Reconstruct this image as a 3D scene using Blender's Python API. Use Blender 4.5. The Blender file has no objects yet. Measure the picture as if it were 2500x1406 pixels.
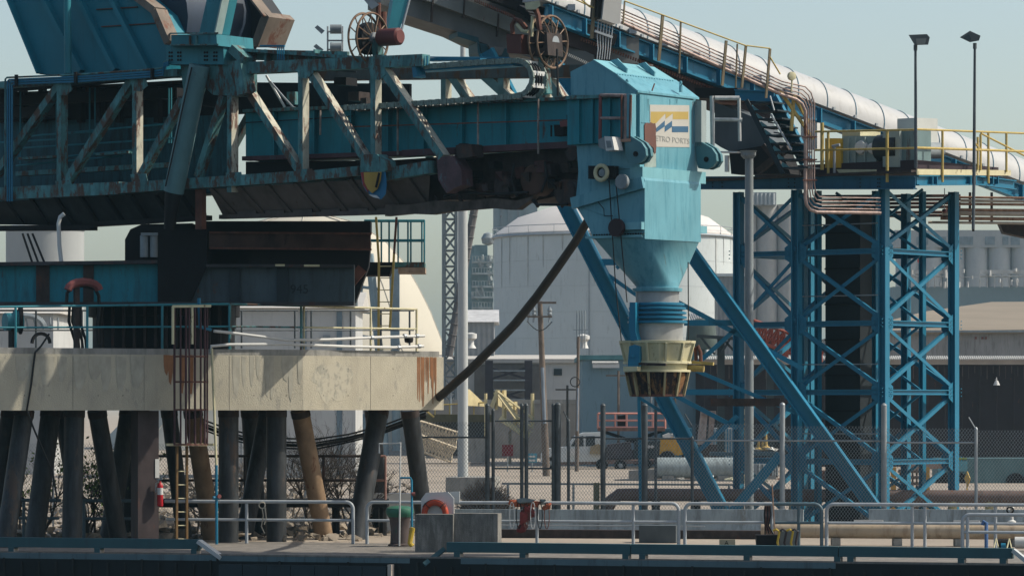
import bpy, bmesh, math, random
from mathutils import Vector, Matrix
random.seed(7)
R = math.radians
HAZE = True
scene = bpy.context.scene
# ---------------- camera ----------------
FPX = 9500.0      # focal length in photo pixels (photo is 2500 wide)
HY, CX, ZC = 985.0, 1250.0, 4.0
cam_d = bpy.data.cameras.new("camera"); cam = bpy.data.objects.new("camera", cam_d)
scene.collection.objects.link(cam); scene.camera = cam
cam.location = (0, 0, ZC); cam.rotation_euler = (R(90), 0, 0)
cam_d.sensor_width = 36; cam_d.lens = 36*FPX/2500; cam_d.shift_y = (HY-703)/2500
cam_d.clip_start = 1; cam_d.clip_end = 6000
# ---------------- sky, sun, exposure ----------------
SUN_AZ_BACK, SUN_EL = 2.0, 45.0     # sun to the right, a little behind the view plane
sd = Vector((math.cos(R(SUN_AZ_BACK))*math.cos(R(SUN_EL)), math.sin(R(SUN_AZ_BACK))*math.cos(R(SUN_EL)), math.sin(R(SUN_EL))))
w = bpy.data.worlds.new("World"); scene.world = w; w.use_nodes = True
nt = w.node_tree; nt.nodes.clear()
sky = nt.nodes.new('ShaderNodeTexSky'); sky.sky_type = 'NISHITA'; sky.sun_disc = False
sky.sun_elevation = R(SUN_EL); sky.sun_rotation = R(90-SUN_AZ_BACK)
sky.air_density = .9; sky.dust_density = 2.2; sky.ozone_density = 1.2
bg = nt.nodes.new('ShaderNodeBackground'); bg.inputs[1].default_value = 0.15
wo = nt.nodes.new('ShaderNodeOutputWorld')
tint = nt.nodes.new('ShaderNodeMix'); tint.data_type = 'RGBA'; tint.blend_type = 'MULTIPLY'; tint.inputs[0].default_value = 1; tint.inputs[7].default_value = (1.16, 1.13, 1.04, 1)
nt.links.new(sky.outputs[0], tint.inputs[6]); nt.links.new(tint.outputs[2], bg.inputs[0]); nt.links.new(bg.outputs[0], wo.inputs[0])
ld = bpy.data.lights.new("sun", 'SUN'); ld.energy = 5.0; ld.angle = R(0.5); ld.color = (1, .93, .80)
lo = bpy.data.objects.new("sun", ld); scene.collection.objects.link(lo)
lo.rotation_euler = sd.to_track_quat('Z', 'Y').to_euler(); lo.location = (30, 60, 60)
scene.view_settings.view_transform = 'Standard'; scene.view_settings.look = 'None'
scene.view_settings.exposure = 0.0; scene.view_settings.gamma = 1
scene.render.engine = 'CYCLES'
scene.cycles.max_bounces = 5; scene.cycles.volume_bounces = 0
# ---------------- helpers ----------------
def P(px, py, Y): return Vector(((px-CX)*Y/FPX, Y, ZC-(py-HY)*Y/FPX))
class PL:
    """vertical plane through photo column px0 at depth Y0, running right at angle th toward the camera"""
    def __init__(s, px0, Y0, th):
        s.th = th; t = R(th)
        s.q = Vector(((px0-CX)*Y0/FPX, Y0)); s.d = Vector((math.cos(t), -math.sin(t), 0)); s.n = Vector((math.sin(t), math.cos(t), 0))
    def pt(s, px, py, off=0.0):
        rx, rz = (px-CX)/FPX, (HY-py)/FPX
        t = (off + s.q.x*s.n.x + s.q.y*s.n.y)/(rx*s.n.x + s.n.y)
        return Vector((t*rx, t, ZC+t*rz))
    def at(s, a, z, off=0.0): return Vector((s.q.x, s.q.y, 0)) + s.d*a + s.n*off + Vector((0, 0, z))
    def a(s, px, off=0.0): p = s.pt(px, HY, off); return (p.x-s.q.x)*s.d.x + (p.y-s.q.y)*s.d.y
UP = Vector((0, 0, 1))
class MB:
    def __init__(s): s.v = []; s.f = []
    def add(s, vs, fs):
        o = len(s.v); s.v += [Vector(v) for v in vs]; s.f += [tuple(i+o for i in f) for f in fs]; return s
    def obox(s, c, x, y, z):     # centre and three half vectors
        vs = [c+x*i+y*j+z*k for k in (-1, 1) for j in (-1, 1) for i in (-1, 1)]
        return s.add(vs, [(0,2,3,1),(4,5,7,6),(0,1,5,4),(2,6,7,3),(0,4,6,2),(1,3,7,5)])
    def box(s, x0, x1, y0, y1, z0, z1):
        return s.obox(Vector(((x0+x1)/2, (y0+y1)/2, (z0+z1)/2)), Vector(((x1-x0)/2,0,0)), Vector((0,(y1-y0)/2,0)), Vector((0,0,(z1-z0)/2)))
    def beam(s, p, q, h, b, n):  # h across in the plane, b along n
        p = Vector(p); q = Vector(q); ax = q-p; L = ax.length
        if L < 1e-5: return s
        ax /= L; n = Vector(n); n = (n-ax*n.dot(ax)); n = n.normalized() if n.length > 1e-4 else Vector((1,0,0)); c = ax.cross(n)
        return s.obox((p+q)/2, ax*(L/2), n*(b/2), c*(h/2))
    def ibeam(s, p, q, h, b, n, t=.025, web=True):   # web lies in the plane whose normal is n
        p = Vector(p); q = Vector(q); ax = (q-p).normalized(); n = Vector(n); n = (n-ax*n.dot(ax)).normalized(); c = ax.cross(n)
        s.beam(p+c*(h/2-t/2), q+c*(h/2-t/2), t, b, n); s.beam(p-c*(h/2-t/2), q-c*(h/2-t/2), t, b, n)
        if web: s.beam(p, q, h-2*t, t, n)
        return s
    def tube(s, p, q, r, n=8, r2=None, caps=True):
        p = Vector(p); q = Vector(q); ax = (q-p)
        if ax.length < 1e-5: return s
        ax.normalize(); r2 = r if r2 is None else r2
        a = ax.cross(Vector((0,0,1)) if abs(ax.z) < .95 else Vector((1,0,0))).normalized(); b = ax.cross(a)
        vs = []
        for c, rr in ((p, r), (q, r2)):
            for i in range(n):
                t = 2*math.pi*i/n; vs.append(c+a*rr*math.cos(t)+b*rr*math.sin(t))
        fs = [(i, (i+1) % n, n+(i+1) % n, n+i) for i in range(n)]
        if caps: fs += [tuple(range(n-1, -1, -1)), tuple(range(n, 2*n))]
        return s.add(vs, fs)
    def sweep(s, pts, r, n=6, closed=False):
        pts = [Vector(p) for p in pts]; m = len(pts); vs = []; prev = None
        for i, p in enumerate(pts):
            a = pts[i-1] if (i > 0 or closed) else p; b = pts[(i+1) % m] if (i < m-1 or closed) else p
            t = (b-a).normalized()
            if prev is None: u = t.cross(Vector((0,0,1)) if abs(t.z) < .9 else Vector((1,0,0))).normalized()
            else: u = (prev-t*prev.dot(t)).normalized()
            prev = u; w_ = t.cross(u)
            rr = r[i] if isinstance(r, (list, tuple)) else r
            for k in range(n):
                th = 2*math.pi*k/n; vs.append(p+u*rr*math.cos(th)+w_*rr*math.sin(th))
        fs = []
        for i in range(m if closed else m-1):
            j = (i+1) % m
            fs += [(i*n+k, i*n+(k+1) % n, j*n+(k+1) % n, j*n+k) for k in range(n)]
        if not closed: fs += [tuple(range(n-1, -1, -1)), tuple((m-1)*n+k for k in range(n))]
        return s.add(vs, fs)
    def prism(s, poly, ext):     # polygon extruded by vector ext
        n = len(poly); ext = Vector(ext); vs = [Vector(p) for p in poly]+[Vector(p)+ext for p in poly]
        return s.add(vs, [tuple(range(n)), tuple(range(2*n-1, n-1, -1))]+[(i, (i+1) % n, n+(i+1) % n, n+i) for i in range(n)])
    def lathe(s, c, prof, n=24, axis=UP):   # prof: (r, h)
        ax = Vector(axis).normalized(); a = ax.cross(Vector((0,0,1)) if abs(ax.z) < .95 else Vector((1,0,0))).normalized(); b = ax.cross(a)
        vs = []
        for r, h in prof:
            for i in range(n):
                t = 2*math.pi*i/n; vs.append(Vector(c)+ax*h+a*r*math.cos(t)+b*r*math.sin(t))
        fs = []
        for j in range(len(prof)-1):
            fs += [(j*n+i, j*n+(i+1) % n, (j+1)*n+(i+1) % n, (j+1)*n+i) for i in range(n)]
        fs += [tuple(range(n-1, -1, -1)), tuple((len(prof)-1)*n+i for i in range(n))]
        return s.add(vs, fs)
    def ring(s, c, R_, r, axis, n=28, m=6):
        ax = Vector(axis).normalized(); a = ax.cross(UP if abs(ax.z) < .95 else Vector((1,0,0))).normalized(); b = ax.cross(a)
        return s.sweep([Vector(c)+a*R_*math.cos(2*math.pi*i/n)+b*R_*math.sin(2*math.pi*i/n) for i in range(n)], r, m, True)
    def hull(s, pts):
        bm = bmesh.new()
        for p in pts: bm.verts.new(p)
        r = bmesh.ops.convex_hull(bm, input=bm.verts)
        bm.verts.index_update()
        ids = {v: i for i, v in enumerate(bm.verts)}
        vs = [v.co.copy() for v in bm.verts]; fs = [tuple(ids[v] for v in f.verts) for f in bm.faces]
        bm.free(); return s.add(vs, fs)
    def build(s, name, mat, parent=None, smooth=False, fix=True, mat2=None, dir2=None):
        org = ORG.get(parent, None) if parent else None
        if org is None:
            lo_ = Vector((min(v.x for v in s.v), min(v.y for v in s.v), min(v.z for v in s.v))); hi = Vector((max(v.x for v in s.v), max(v.y for v in s.v), max(v.z for v in s.v)))
            org = Vector(((lo_.x+hi.x)/2, (lo_.y+hi.y)/2, lo_.z))
        me = bpy.data.meshes.new(name); me.from_pydata([v-org for v in s.v], [], s.f)
        if fix:
            bm = bmesh.new(); bm.from_mesh(me); bmesh.ops.recalc_face_normals(bm, faces=bm.faces); bm.to_mesh(me); bm.free()
        o = bpy.data.objects.new(name, me); scene.collection.objects.link(o)
        me.materials.append(mat)
        if mat2:      # faces turned towards dir2 take a second coat with sunlight painted in
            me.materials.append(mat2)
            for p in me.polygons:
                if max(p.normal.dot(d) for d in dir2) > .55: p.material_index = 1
        if smooth:
            for p in me.polygons: p.use_smooth = True
            me.set_sharp_from_angle(angle=R(38))
        if parent: o.parent = parent
        else: o.location = org
        ORG[o] = org
        return o
ORG = {}
def thing(name, label, cat, loc, group=None):
    o = bpy.data.objects.new(name, None); scene.collection.objects.link(o); o.location = loc; o.empty_display_size = .2
    ORG[o] = Vector(loc); return tag(o, label, cat, group)
def tag(o, label, cat, group=None):
    o['label'] = label; o['category'] = cat
    if group: o['group'] = group
    return o
def struct(o): o['kind'] = 'structure'; return o
def stuff(o, label=None, cat=None):
    o['kind'] = 'stuff'
    if label: o['label'] = label; o['category'] = cat
    return o
def copy_thing(o, delta, label, group):
    c = o.copy(); scene.collection.objects.link(c); c.location = o.location+Vector(delta); tag(c, label, o['category'], group)
    for ch in o.children:
        k = ch.copy(); scene.collection.objects.link(k); k.parent = c
        for g in ch.children:
            h = g.copy(); scene.collection.objects.link(h); h.parent = k
    return c
# ---------------- materials ----------------
KB = .66
def mat(name, rgb, rough=.6, metal=0., var=.25, vs=1.5, rust=0., rcol=(.16,.062,.03), streak=.35, rs=2.2, bump=0., bs=30., dirt=0., dcol=(.05,.045,.04), spec=.25):
    m = bpy.data.materials.new(name); m.use_nodes = True; t = m.node_tree; b = t.nodes['Principled BSDF']
    rgb, rcol, dcol = [tuple(v*KB for v in c_) for c_ in (rgb, rcol, dcol)]
    b.inputs['Roughness'].default_value = rough; b.inputs['Metallic'].default_value = metal; b.inputs['Specular IOR Level'].default_value = spec
    g = t.nodes.new('ShaderNodeNewGeometry')
    def mapn(sc):
        k = t.nodes.new('ShaderNodeMapping'); k.inputs['Scale'].default_value = sc; t.links.new(g.outputs['Position'], k.inputs[0]); return k
    def noise(sc, scale, det=5, rgh=.6):
        k = mapn(sc); n = t.nodes.new('ShaderNodeTexNoise'); n.inputs['Scale'].default_value = scale; n.inputs['Detail'].default_value = det; n.inputs['Roughness'].default_value = rgh
        t.links.new(k.outputs[0], n.inputs['Vector']); return n.outputs['Fac']
    def ramp(src, a, b_):
        r = t.nodes.new('ShaderNodeMapRange'); r.inputs[1].default_value = a; r.inputs[2].default_value = b_; t.links.new(src, r.inputs[0]); return r.outputs[0]
    def mix(fac, c1, c2):
        x = t.nodes.new('ShaderNodeMix'); x.data_type = 'RGBA'; t.links.new(fac, x.inputs[0])
        for c, i in ((c1, 6), (c2, 7)):
            if isinstance(c, tuple): x.inputs[i].default_value = (*c, 1)
            else: t.links.new(c, x.inputs[i])
        return x.outputs[2]
    f = ramp(noise((1,1,.6), vs), .3, .7)
    dk = tuple(c*(1-var) for c in rgb); lt = tuple(min(1, c*(1+var*.8)) for c in rgb)
    col = mix(f, dk, lt)
    if dirt: col = mix(ramp(noise((3,3,.4), 1.6, 6, .7), .62-dirt*.4, .82-dirt*.25), col, dcol)
    if rust:
        fr = ramp(noise((1,1,streak), rs, 8, .72), .69-rust*.32, .74-rust*.28)
        col = mix(fr, col, rcol)
    t.links.new(col, b.inputs['Base Color'])
    if bump:
        bn = t.nodes.new('ShaderNodeBump'); bn.inputs['Strength'].default_value = bump; bn.inputs['Distance'].default_value = .03
        t.links.new(noise((1,1,1), bs), bn.inputs['Height']); t.links.new(bn.outputs[0], b.inputs['Normal'])
    return m
def stripes(name, c1, c2, axis, period, rough=.6, duty=.5, bump=.6):
    """corrugated or ribbed sheet: bump ribs and two-tone seams along a world axis (plain material)"""
    m = mat(name, c1, rough, var=.15); t = m.node_tree; b = t.nodes['Principled BSDF']
    g = t.nodes.new('ShaderNodeNewGeometry'); w_ = t.nodes.new('ShaderNodeTexWave'); w_.bands_direction = axis; w_.inputs['Scale'].default_value = .314/period
    t.links.new(g.outputs['Position'], w_.inputs[0]); bn = t.nodes.new('ShaderNodeBump'); bn.inputs['Strength'].default_value = bump; bn.inputs['Distance'].default_value = period*.25
    t.links.new(w_.outputs['Fac'], bn.inputs['Height']); t.links.new(bn.outputs[0], b.inputs['Normal'])
    return m
RUST = (.15,.055,.03)
M = {}
M['blue'] = mat('blue_paint', (.018,.215,.36), .45, var=.12, vs=.8, rust=.06, bump=.05, dirt=.12, dcol=(.02,.13,.19))
M['chute'] = mat('chute_blue_paint', (.17,.44,.53), .45, var=.12, vs=1.2, rust=.16, rcol=(.16,.30,.32), rs=3, streak=.12, dirt=.3, dcol=(.05,.25,.33), bump=.06)
M['chutepale'] = mat('chute_pale_sunlit_paint', (.24,.55,.62), .55, var=.10, vs=2, rust=.12, rcol=(.35,.5,.5), dirt=.25, dcol=(.16,.40,.47))  # paler blue, sunlight on the roof painted in; flanges share it
M['teal'] = mat('weathered_teal_paint', (.11,.30,.31), .7, var=.4, vs=3, dirt=.35, dcol=(.05,.10,.10), rust=.64, rcol=(.12,.07,.05), rs=3.5, bump=.1)
M['tealclean'] = mat('teal_paint', (.035,.26,.32), .55, var=.2, vs=1, rust=.2, rcol=(.07,.05,.045), dirt=.2, dcol=(.03,.12,.15))
M['girder'] = mat('girder_teal_paint', (.014,.29,.36), .55, var=.15, vs=1.4, rust=.18, rcol=(.10,.07,.06), dirt=.25, dcol=(.03,.16,.2))
M['rustlow'] = mat('dark_greasy_steel', (.055,.040,.036), .7, var=.5, vs=5, rust=.35, rcol=(.10,.045,.03), bump=.3)
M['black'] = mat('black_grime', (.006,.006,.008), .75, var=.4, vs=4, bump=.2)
M['rust'] = mat('rusty_steel', (.17,.07,.05), .8, var=.4, vs=4, rust=.4, rcol=(.09,.045,.035), bump=.3)
M['redpaint'] = mat('faded_red_paint', (.26,.08,.075), .6, var=.25, vs=3, rust=.2)
M['skirt'] = mat('dusty_brown_plate', (.16,.13,.12), .8, var=.3, vs=2, rust=.3, rcol=(.10,.065,.05), bump=.2)
M['concrete'] = mat('weathered_concrete', (.60,.55,.43), .9, var=.13, vs=1.3, rust=.34, rcol=(.47,.44,.36), streak=.4, rs=2.6, dirt=.12, dcol=(.42,.40,.34), bump=.5)
M['concrete2'] = mat('grey_concrete', (.38,.37,.34), .9, var=.2, vs=3, bump=.4, dirt=.3, dcol=(.2,.2,.18))
M['ruststain'] = mat('orange_rust_stain', (.36,.17,.08), .9, var=.3, vs=3, rust=.35, streak=.15, rcol=(.22,.09,.04))
M['pile'] = mat('dark_pile_coating', (.05,.055,.06), .5, var=.45, vs=2, rust=.3, rcol=(.09,.06,.045), rs=1.4, dirt=.45, dcol=(.012,.013,.014), bump=.1)
M['galv'] = mat('galvanised_steel', (.42,.46,.49), .45, metal=.3, var=.12, vs=5)
M['railgrey'] = mat('grey_rail_paint', (.46,.50,.53), .5, var=.12, vs=4, rust=.1)
M['darkrail'] = mat('dark_fence_pipe', (.09,.11,.125), .5, var=.3, vs=6, rust=.15)
M['yellow'] = mat('yellow_rail_paint', (.60,.45,.14), .6, var=.2, vs=5, rust=.2, rcol=(.30,.17,.07))
M['cream'] = mat('cream_paint', (.76,.70,.45), .6, var=.12, vs=4, rust=.28, rcol=(.14,.06,.03), rs=5, streak=.6)
M['white'] = mat('white_paint', (.78,.78,.75), .5, var=.06, vs=2, dirt=.1, dcol=(.5,.5,.47))
M['tube'] = mat('white_conveyor_hood', (.60,.605,.60), .38, var=.06, vs=1, dirt=.22, dcol=(.46,.45,.42), rust=.1, rcol=(.40,.36,.31), bump=.05)
M['greysteel'] = mat('grey_steel_paint', (.30,.34,.36), .55, var=.2, vs=3, rust=.2)
M['hose'] = mat('black_rubber', (.015,.016,.018), .6, var=.3)
M['winddark'] = mat('dark_shutter', (.03,.04,.045), .5)
M['sunlit_coat'] = mat('sunlit_side_paint', (.66,.64,.52), .8, var=.25, vs=5, rust=.55, rcol=(.24,.14,.11), rs=3.5)  # cream tone paints sunlight onto the sun-facing truss sides

# ================= setting =================
WH = PL(1250, 101, 17)      # wharf face
e0 = WH.at(-60, 0); e1 = WH.at(60, 0)
gm = mat('yard_ground', (.44,.375,.305), .95, var=.18, vs=.12, dirt=.25, dcol=(.2,.18,.155), bump=.3, bs=6)
g = MB(); g.add([e0, e1, (900, e1.y, 0), (1500, 900, 0), (2600, 5200, 0), (-2600, 5200, 0), (-1500, 900, 0), (-900, e0.y, 0)], [(0,1,2,3,4,5,6,7)])
g.v[2] = Vector((900, e1.y-250, 0)); g.v[7] = Vector((-900, e0.y+250, 0))
struct(g.build('yard_ground', gm, fix=False))
dm = mat('wharf_deck_concrete', (.33,.30,.265), .9, var=.3, vs=1.2, dirt=.6, dcol=(.15,.14,.13), bump=.3)
g = MB(); g.prism([e0+Vector((0,0,-.55)), e1+Vector((0,0,-.55)), e1+WH.n*9+Vector((0,0,-.55)), e0+WH.n*9+Vector((0,0,-.55))], (0,0,.56)); 
g.v = [v-WH.n*.03 if abs((v-e0).dot(WH.n)) < .01 else v for v in g.v]
struct(g.build('wharf_deck', dm))
# apron line of pale timber under the bull rail, and the wharf face below, its shade painted near-black
g = MB(); g.prism([WH.at(-60,-3.2,-.045), WH.at(60,-3.2,-.045), WH.at(60,-.035,-.045), WH.at(-60,-.035,-.045)], WH.n*.012); g.prism([WH.at(-60,-3.2,0), WH.at(60,-3.2,0), WH.at(60,-.56,0), WH.at(-60,-.56,0)], WH.n*.5)
struct(g.build('wharf_face', mat('shaded_wharf_face', (.005,.009,.012), .6, var=.5)))
wm = mat('harbour_water', (.01,.03,.035), .08, var=.2, vs=.5, bump=.5, bs=1.5)
g = MB(); g.add([(-900,-60,-3),(900,-60,-3),(900,e1.y+400,-3),(-900,e0.y+400,-3)], [(0,1,2,3)])
struct(g.build('harbour_water', wm, fix=False))
if HAZE:
    g = MB(); g.box(-2700, 2700, -80, 5300, -4, 61)
    hz = bpy.data.materials.new('haze'); hz.use_nodes = True; t = hz.node_tree; t.nodes.clear()
    pv = t.nodes.new('ShaderNodeVolumePrincipled'); pv.inputs['Density'].default_value = .00013; pv.inputs['Color'].default_value = (.50,.84,1,1); pv.inputs['Anisotropy'].default_value = .3
    o_ = t.nodes.new('ShaderNodeOutputMaterial'); t.links.new(pv.outputs[0], o_.inputs['Volume'])
    stuff(g.build('haze', hz), 'thin pale sea haze lying over the harbour yard', 'haze')

# ================= far background =================
def rbox(mb, px0, px1, pyt, Y, pyb=None, depth=10., th=0., z0=0.):
    """building block: facade from photo column px0..px1 at depth Y (at the left column), standing on z0"""
    pl = PL(px0, Y, th); a1 = pl.a(px1); zt = pl.pt((px0+px1)/2, pyt).z
    zb = z0 if pyb is None else pl.pt((px0+px1)/2, pyb).z
    mb.prism([pl.at(0,zb), pl.at(a1,zb), pl.at(a1,zt), pl.at(0,zt)], pl.n*depth); return pl, a1, zb, zt
def cen(px, Y): return Vector(((px-CX)*Y/FPX, Y, 0))
pale = mat('pale_tank_paint', (.66,.72,.73), .6, var=.06, vs=.3, dirt=.15, dcol=(.38,.40,.40))
# the large white storage tank
T_ = cen(1497, 420); r_ = 292*420/FPX; zt_tank = zt = ZC+(HY-582)*420/FPX; za = ZC+(HY-492)*420/FPX
tk = thing('storage_tank', 'huge pale grey storage tank with shallow domed roof behind the loading chute', 'tank', T_)
MB().lathe(T_, [(r_,0),(r_,zt)], 72).build('shell', pale, tk, True)
MB().lathe(T_+Vector((0,0,zt)), [(r_*1.004,0),(r_*1.004,.3),(r_*.8,(za-zt)*.55),(r_*.5,(za-zt)*.86),(r_*.2,(za-zt)*.98),(0.1,za-zt)], 72).build('roof', mat('tank_roof', (.80,.76,.72), .7, var=.08, vs=.3), tk, True)
m_ = MB(); m_.ring(T_+Vector((0,0,zt)), r_+.15, .14, UP, 72, 4); m_.ring(T_+Vector((0,0,zt+1.0)), r_+.1, .04, UP, 72, 4)
for i in range(0, 72, 3):
    t_ = 2*math.pi*i/72; p_ = T_+Vector((math.cos(t_)*(r_+.1), math.sin(t_)*(r_+.1), zt)); m_.tube(p_, p_+Vector((0,0,1)), .03, 4)
for px in (1433, 1640):
    a_ = math.asin((px-1497)/292); p_ = T_+Vector((math.sin(a_)*(r_+.05), -math.cos(a_)*(r_+.05), 0)); m_.tube(p_, p_+Vector((0,0,zt)), .07, 5)
m_.build('rim_railing', M['galv'], tk)
# left grey silo behind the turntable
s_ = cen(110, 300); tk = thing('storage_silo', 'flat grey silo wall seen through the gap left under the boom', 'silo', s_)
MB().lathe(s_, [(3.0,0),(3.0,17.3)], 40).build('shell', mat('silo_grey', (.44,.46,.46), .7, var=.08, vs=.3), tk, True)
MB().lathe(s_+Vector((0,0,17.3)), [(3.08,0),(2.2,.7),(.3,1.1)], 40).build('roof', pale, tk, True)
# cream storage dome
c_ = cen(745, 350); prof = []
for px, py in ((1250,1093),(1200,1040),(1143,960),(1085,850),(1050,760),(1020,700),(985,640),(940,590),(870,545),(745,515)):
    prof.append(((px-745)*350/FPX, max(0, ZC+(HY-py)*350/FPX)))
prof[-1] = (.3, prof[-1][1])
tk = thing('storage_dome', 'cream coloured storage dome sloping down behind the platform railing', 'dome', c_)
MB().lathe(c_, prof, 64).build('shell', mat('dome_cream', (.64,.60,.50), .8, var=.05, vs=.2), tk, True)
m_ = MB()
for k in range(64):
    if k % 8 == 0:
        t_ = 2*math.pi*k/64; m_.sweep([c_+Vector((r*math.cos(t_), r*math.sin(t_), h+.05)) for r, h in prof], .05, 4)
m_.build('seam', mat('dome_seam', (.52,.49,.42)), tk)
# conveyor trestle legs in front of the dome
tk = thing('steel_trestle', 'pale blue steel trestle with splayed legs in front of the cream dome', 'trestle', cen(912, 300))
m_ = MB()
for a, b in (((880,660),(862,870)),((902,620),(930,900)),((960,640),(968,1100))):
    m_.tube(P(*a,300), P(*b,300), .32, 8)
for y in (700, 760, 820): m_.tube(P(878,y,300), P(925,y+6,300), .12, 5)
m_.tube(P(860,880,300), P(858,1110,300), .3, 8); m_.tube(P(932,890,300), P(940,1110,300), .3, 8)
m_.build('leg_frame', mat('trestle_blue', (.30,.40,.45), .6), tk)
m_ = MB(); rbox(m_, 955, 975, 640, 298, 870, .7); m_.build('column', mat('trestle_blue2', (.27,.35,.40), .6), tk)
# white machine hall at left behind the platform rail
def building(name, label, cat, px0, px1, pyt, Y, wall, roof, depth=14., th=0., eave=.4, rise=1.0, group=None):
    m_ = MB(); pl, a1, zb, zt = rbox(m_, px0, px1, pyt, Y, None, depth, th)
    b = thing(name, label, cat, pl.at(a1/2, 0), group); m_.build('wall', wall, b)
    m_ = MB(); 
    f = [pl.at(-eave,zt+.003,-eave), pl.at(-eave,zt+.003,depth+eave), pl.at(-eave,zt+rise,depth*.5)] if rise > .35 else [pl.at(-eave,zt+.003,-eave), pl.at(-eave,zt+.003,depth+eave), pl.at(-eave,zt+.3,depth+eave), pl.at(-eave,zt+.3,-eave)]
    m_.prism(f, pl.d*(a1+2*eave)); m_.build('roof', roof, b)
    return b, pl, a1, zt
wl = mat('shed_white', (.58,.59,.58), .7, var=.1, vs=.6, dirt=.2, dcol=(.4,.4,.4)); rl = mat('shed_roof_white', (.62,.60,.56), .7, var=.1, vs=.6)
gw = stripes('grey_ribbed_wall', (.30,.31,.32), None, 'X', .45); gr = stripes('grey_ribbed_roof', (.52,.52,.50), None, 'X', .5)
b, pl, a1, zt_ = building('machine_hall', 'white clad hall with grey corner strips behind the turntable railing', 'building', 578, 868, 752, 210, wl, rl, 10)
mat('strip_blue', (.2,.27,.32))
for px in (735, 822): 
    m_ = MB(); a_ = pl.a(px); m_.prism([pl.at(a_,0,-.05), pl.at(a_+.3,0,-.05), pl.at(a_+.3,zt_-.1,-.05), pl.at(a_,zt_-.1,-.05)], pl.n*.04); m_.build('corner_strip', bpy.data.materials['strip_blue'], b)
m_ = MB(); rbox(m_, 788, 806, 818, 209.8, 842, .1); m_.build('wall_box', M['greysteel'], b)
b, pl, a1, zt_ = building('site_office', 'low white building at far left behind the platform, cluttered with pipes', 'building', -60, 130, 765, 220, wl, rl, 10)
m_ = MB(); m_.sweep([P(60+48*math.cos(t)*1.0, 800-30*math.sin(t), 218.) for t in [math.pi*i/12 for i in range(13)]], .18, 6)
for i in range(5): m_.tube(P(62+20*i, 775, 218), P(70+18*i, 805, 218), .05, 4)
m_.build('pipe_frame', M['greysteel'], b)
# low white building with steel bay
b, pl, a1, zt_ = building('dock_building', 'long low white building with a pale flat roof below the big tank', 'building', 1040, 1524, 886, 300, wl, mat('flat_roof', (.60,.575,.53), .85, var=.1, vs=.3, dirt=.2, dcol=(.45,.43,.4)), 40, 0, .3, .25)
m_ = MB()
yv = pl.at(0, zt_+.3, 0)
m_ = MB(); m_.prism([pl.at(-.3,zt_+.31,-.3), pl.at(-.3,zt_+.31,40), pl.at(-.3,zt_+1.12,40)], pl.d*(a1+.6)); m_.build('roof_slope', bpy.data.materials['flat_roof'], b)
m_ = MB(); 
for x0, x1 in ((1158,1186),(1300,1325)): rbox(m_, x0, x1, 890, 299.9, 985, .1)
rbox(m_, 1186, 1300, 885, 299.9, 990, .1); m_.build('bay_panel', mat('bay_grey', (.20,.19,.18), .8, var=.2, vs=2), b)
m_ = MB()
for px in (1194, 1290): m_.beam(P(px, 880, 298.6), P(px, 1112, 298.6), .6, .5, (0,1,0))
for y0, y1 in ((898,925),(950,978)):
    m_.beam(P(1198,y0,298.4), P(1286,y1,298.4), .16, .12, (0,1,0)); m_.beam(P(1198,y1,298.5), P(1286,y0,298.5), .16, .12, (0,1,0))
m_.build('steel_bay', mat('dark_purple_steel', (.055,.045,.055), .6, var=.3), b)
m_ = MB(); rbox(m_, 1352, 1372, 900, 299.9, 916, .08); m_.build('window', M['winddark'], b)
m_ = MB()
for y in (905, 928, 952, 975): m_.beam(P(1205,y,298.3), P(1282,y,298.3), .12, .1, (0,1,0))
m_.build('ladder_rack', M['greysteel'], b)
# block wall with brown base, behind
b, pl, a1, zt_ = building('block_wall', 'grey concrete block yard wall behind the yellow stairs', 'wall', 1040, 1520, 985, 285, mat('block_grey', (.33,.31,.28), .9, var=.2, vs=1.5), M['concrete2'], .3, 0, .05, .2)
# white gabled shed
building('gabled_shed', 'small shed with white gabled roof left of the big tank', 'building', 1120, 1206, 786, 330, gw, mat('white_ribbed_roof', (.66,.66,.66), .6), 14, 0, .4, 1.2)
# silos/towers far
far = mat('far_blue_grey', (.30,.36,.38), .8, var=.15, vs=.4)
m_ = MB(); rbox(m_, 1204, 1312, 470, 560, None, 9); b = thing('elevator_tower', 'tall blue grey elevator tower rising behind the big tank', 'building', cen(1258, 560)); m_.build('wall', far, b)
m_ = MB()
for px in (1222, 1240, 1262, 1280): rbox(m_, px, px+5, 500, 559.8, 600, .3)
m_.build('pipe_run', M['greysteel'], b)
b = thing('process_tower', 'hazy process tower stacked with pipes and landings beside the lattice mast', 'tower', cen(1172, 520))
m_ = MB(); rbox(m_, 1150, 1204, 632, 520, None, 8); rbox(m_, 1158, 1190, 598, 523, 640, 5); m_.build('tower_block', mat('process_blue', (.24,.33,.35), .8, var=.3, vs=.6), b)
m_ = MB(); m_.lathe(P(1192,600,519), [(.1,0),(.8,.3),(.95,1.0),(.6,1.6),(.1,1.8)], 12); m_.build('vessel', M['greysteel'], b, True)
m_ = MB()
for i, y in enumerate((640, 668, 700, 726, 752)):
    m_.beam(P(1152,y,518.5), P(1204,y,518.5), .25, 1.2, (0,1,0)); 
    for k in range(8): m_.tube(P(1154+k*7,y,518), P(1154+k*7,y-14,518), .05, 4)
    m_.beam(P(1152,y-14,518), P(1204,y-14,518), .08, .08, (0,1,0))
rn = random.Random(3)
for k in range(26):
    x, y = rn.uniform(1152, 1200), rn.uniform(620, 770); m_.tube(P(x,y,518.2), P(x+rn.choice((0,0,8)),y+rn.uniform(10,30),518.2), rn.uniform(.08,.3), 5)
m_.build('landing', mat('far_pale_pipe', (.45,.50,.50), .7, var=.4, vs=1), b)
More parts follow.
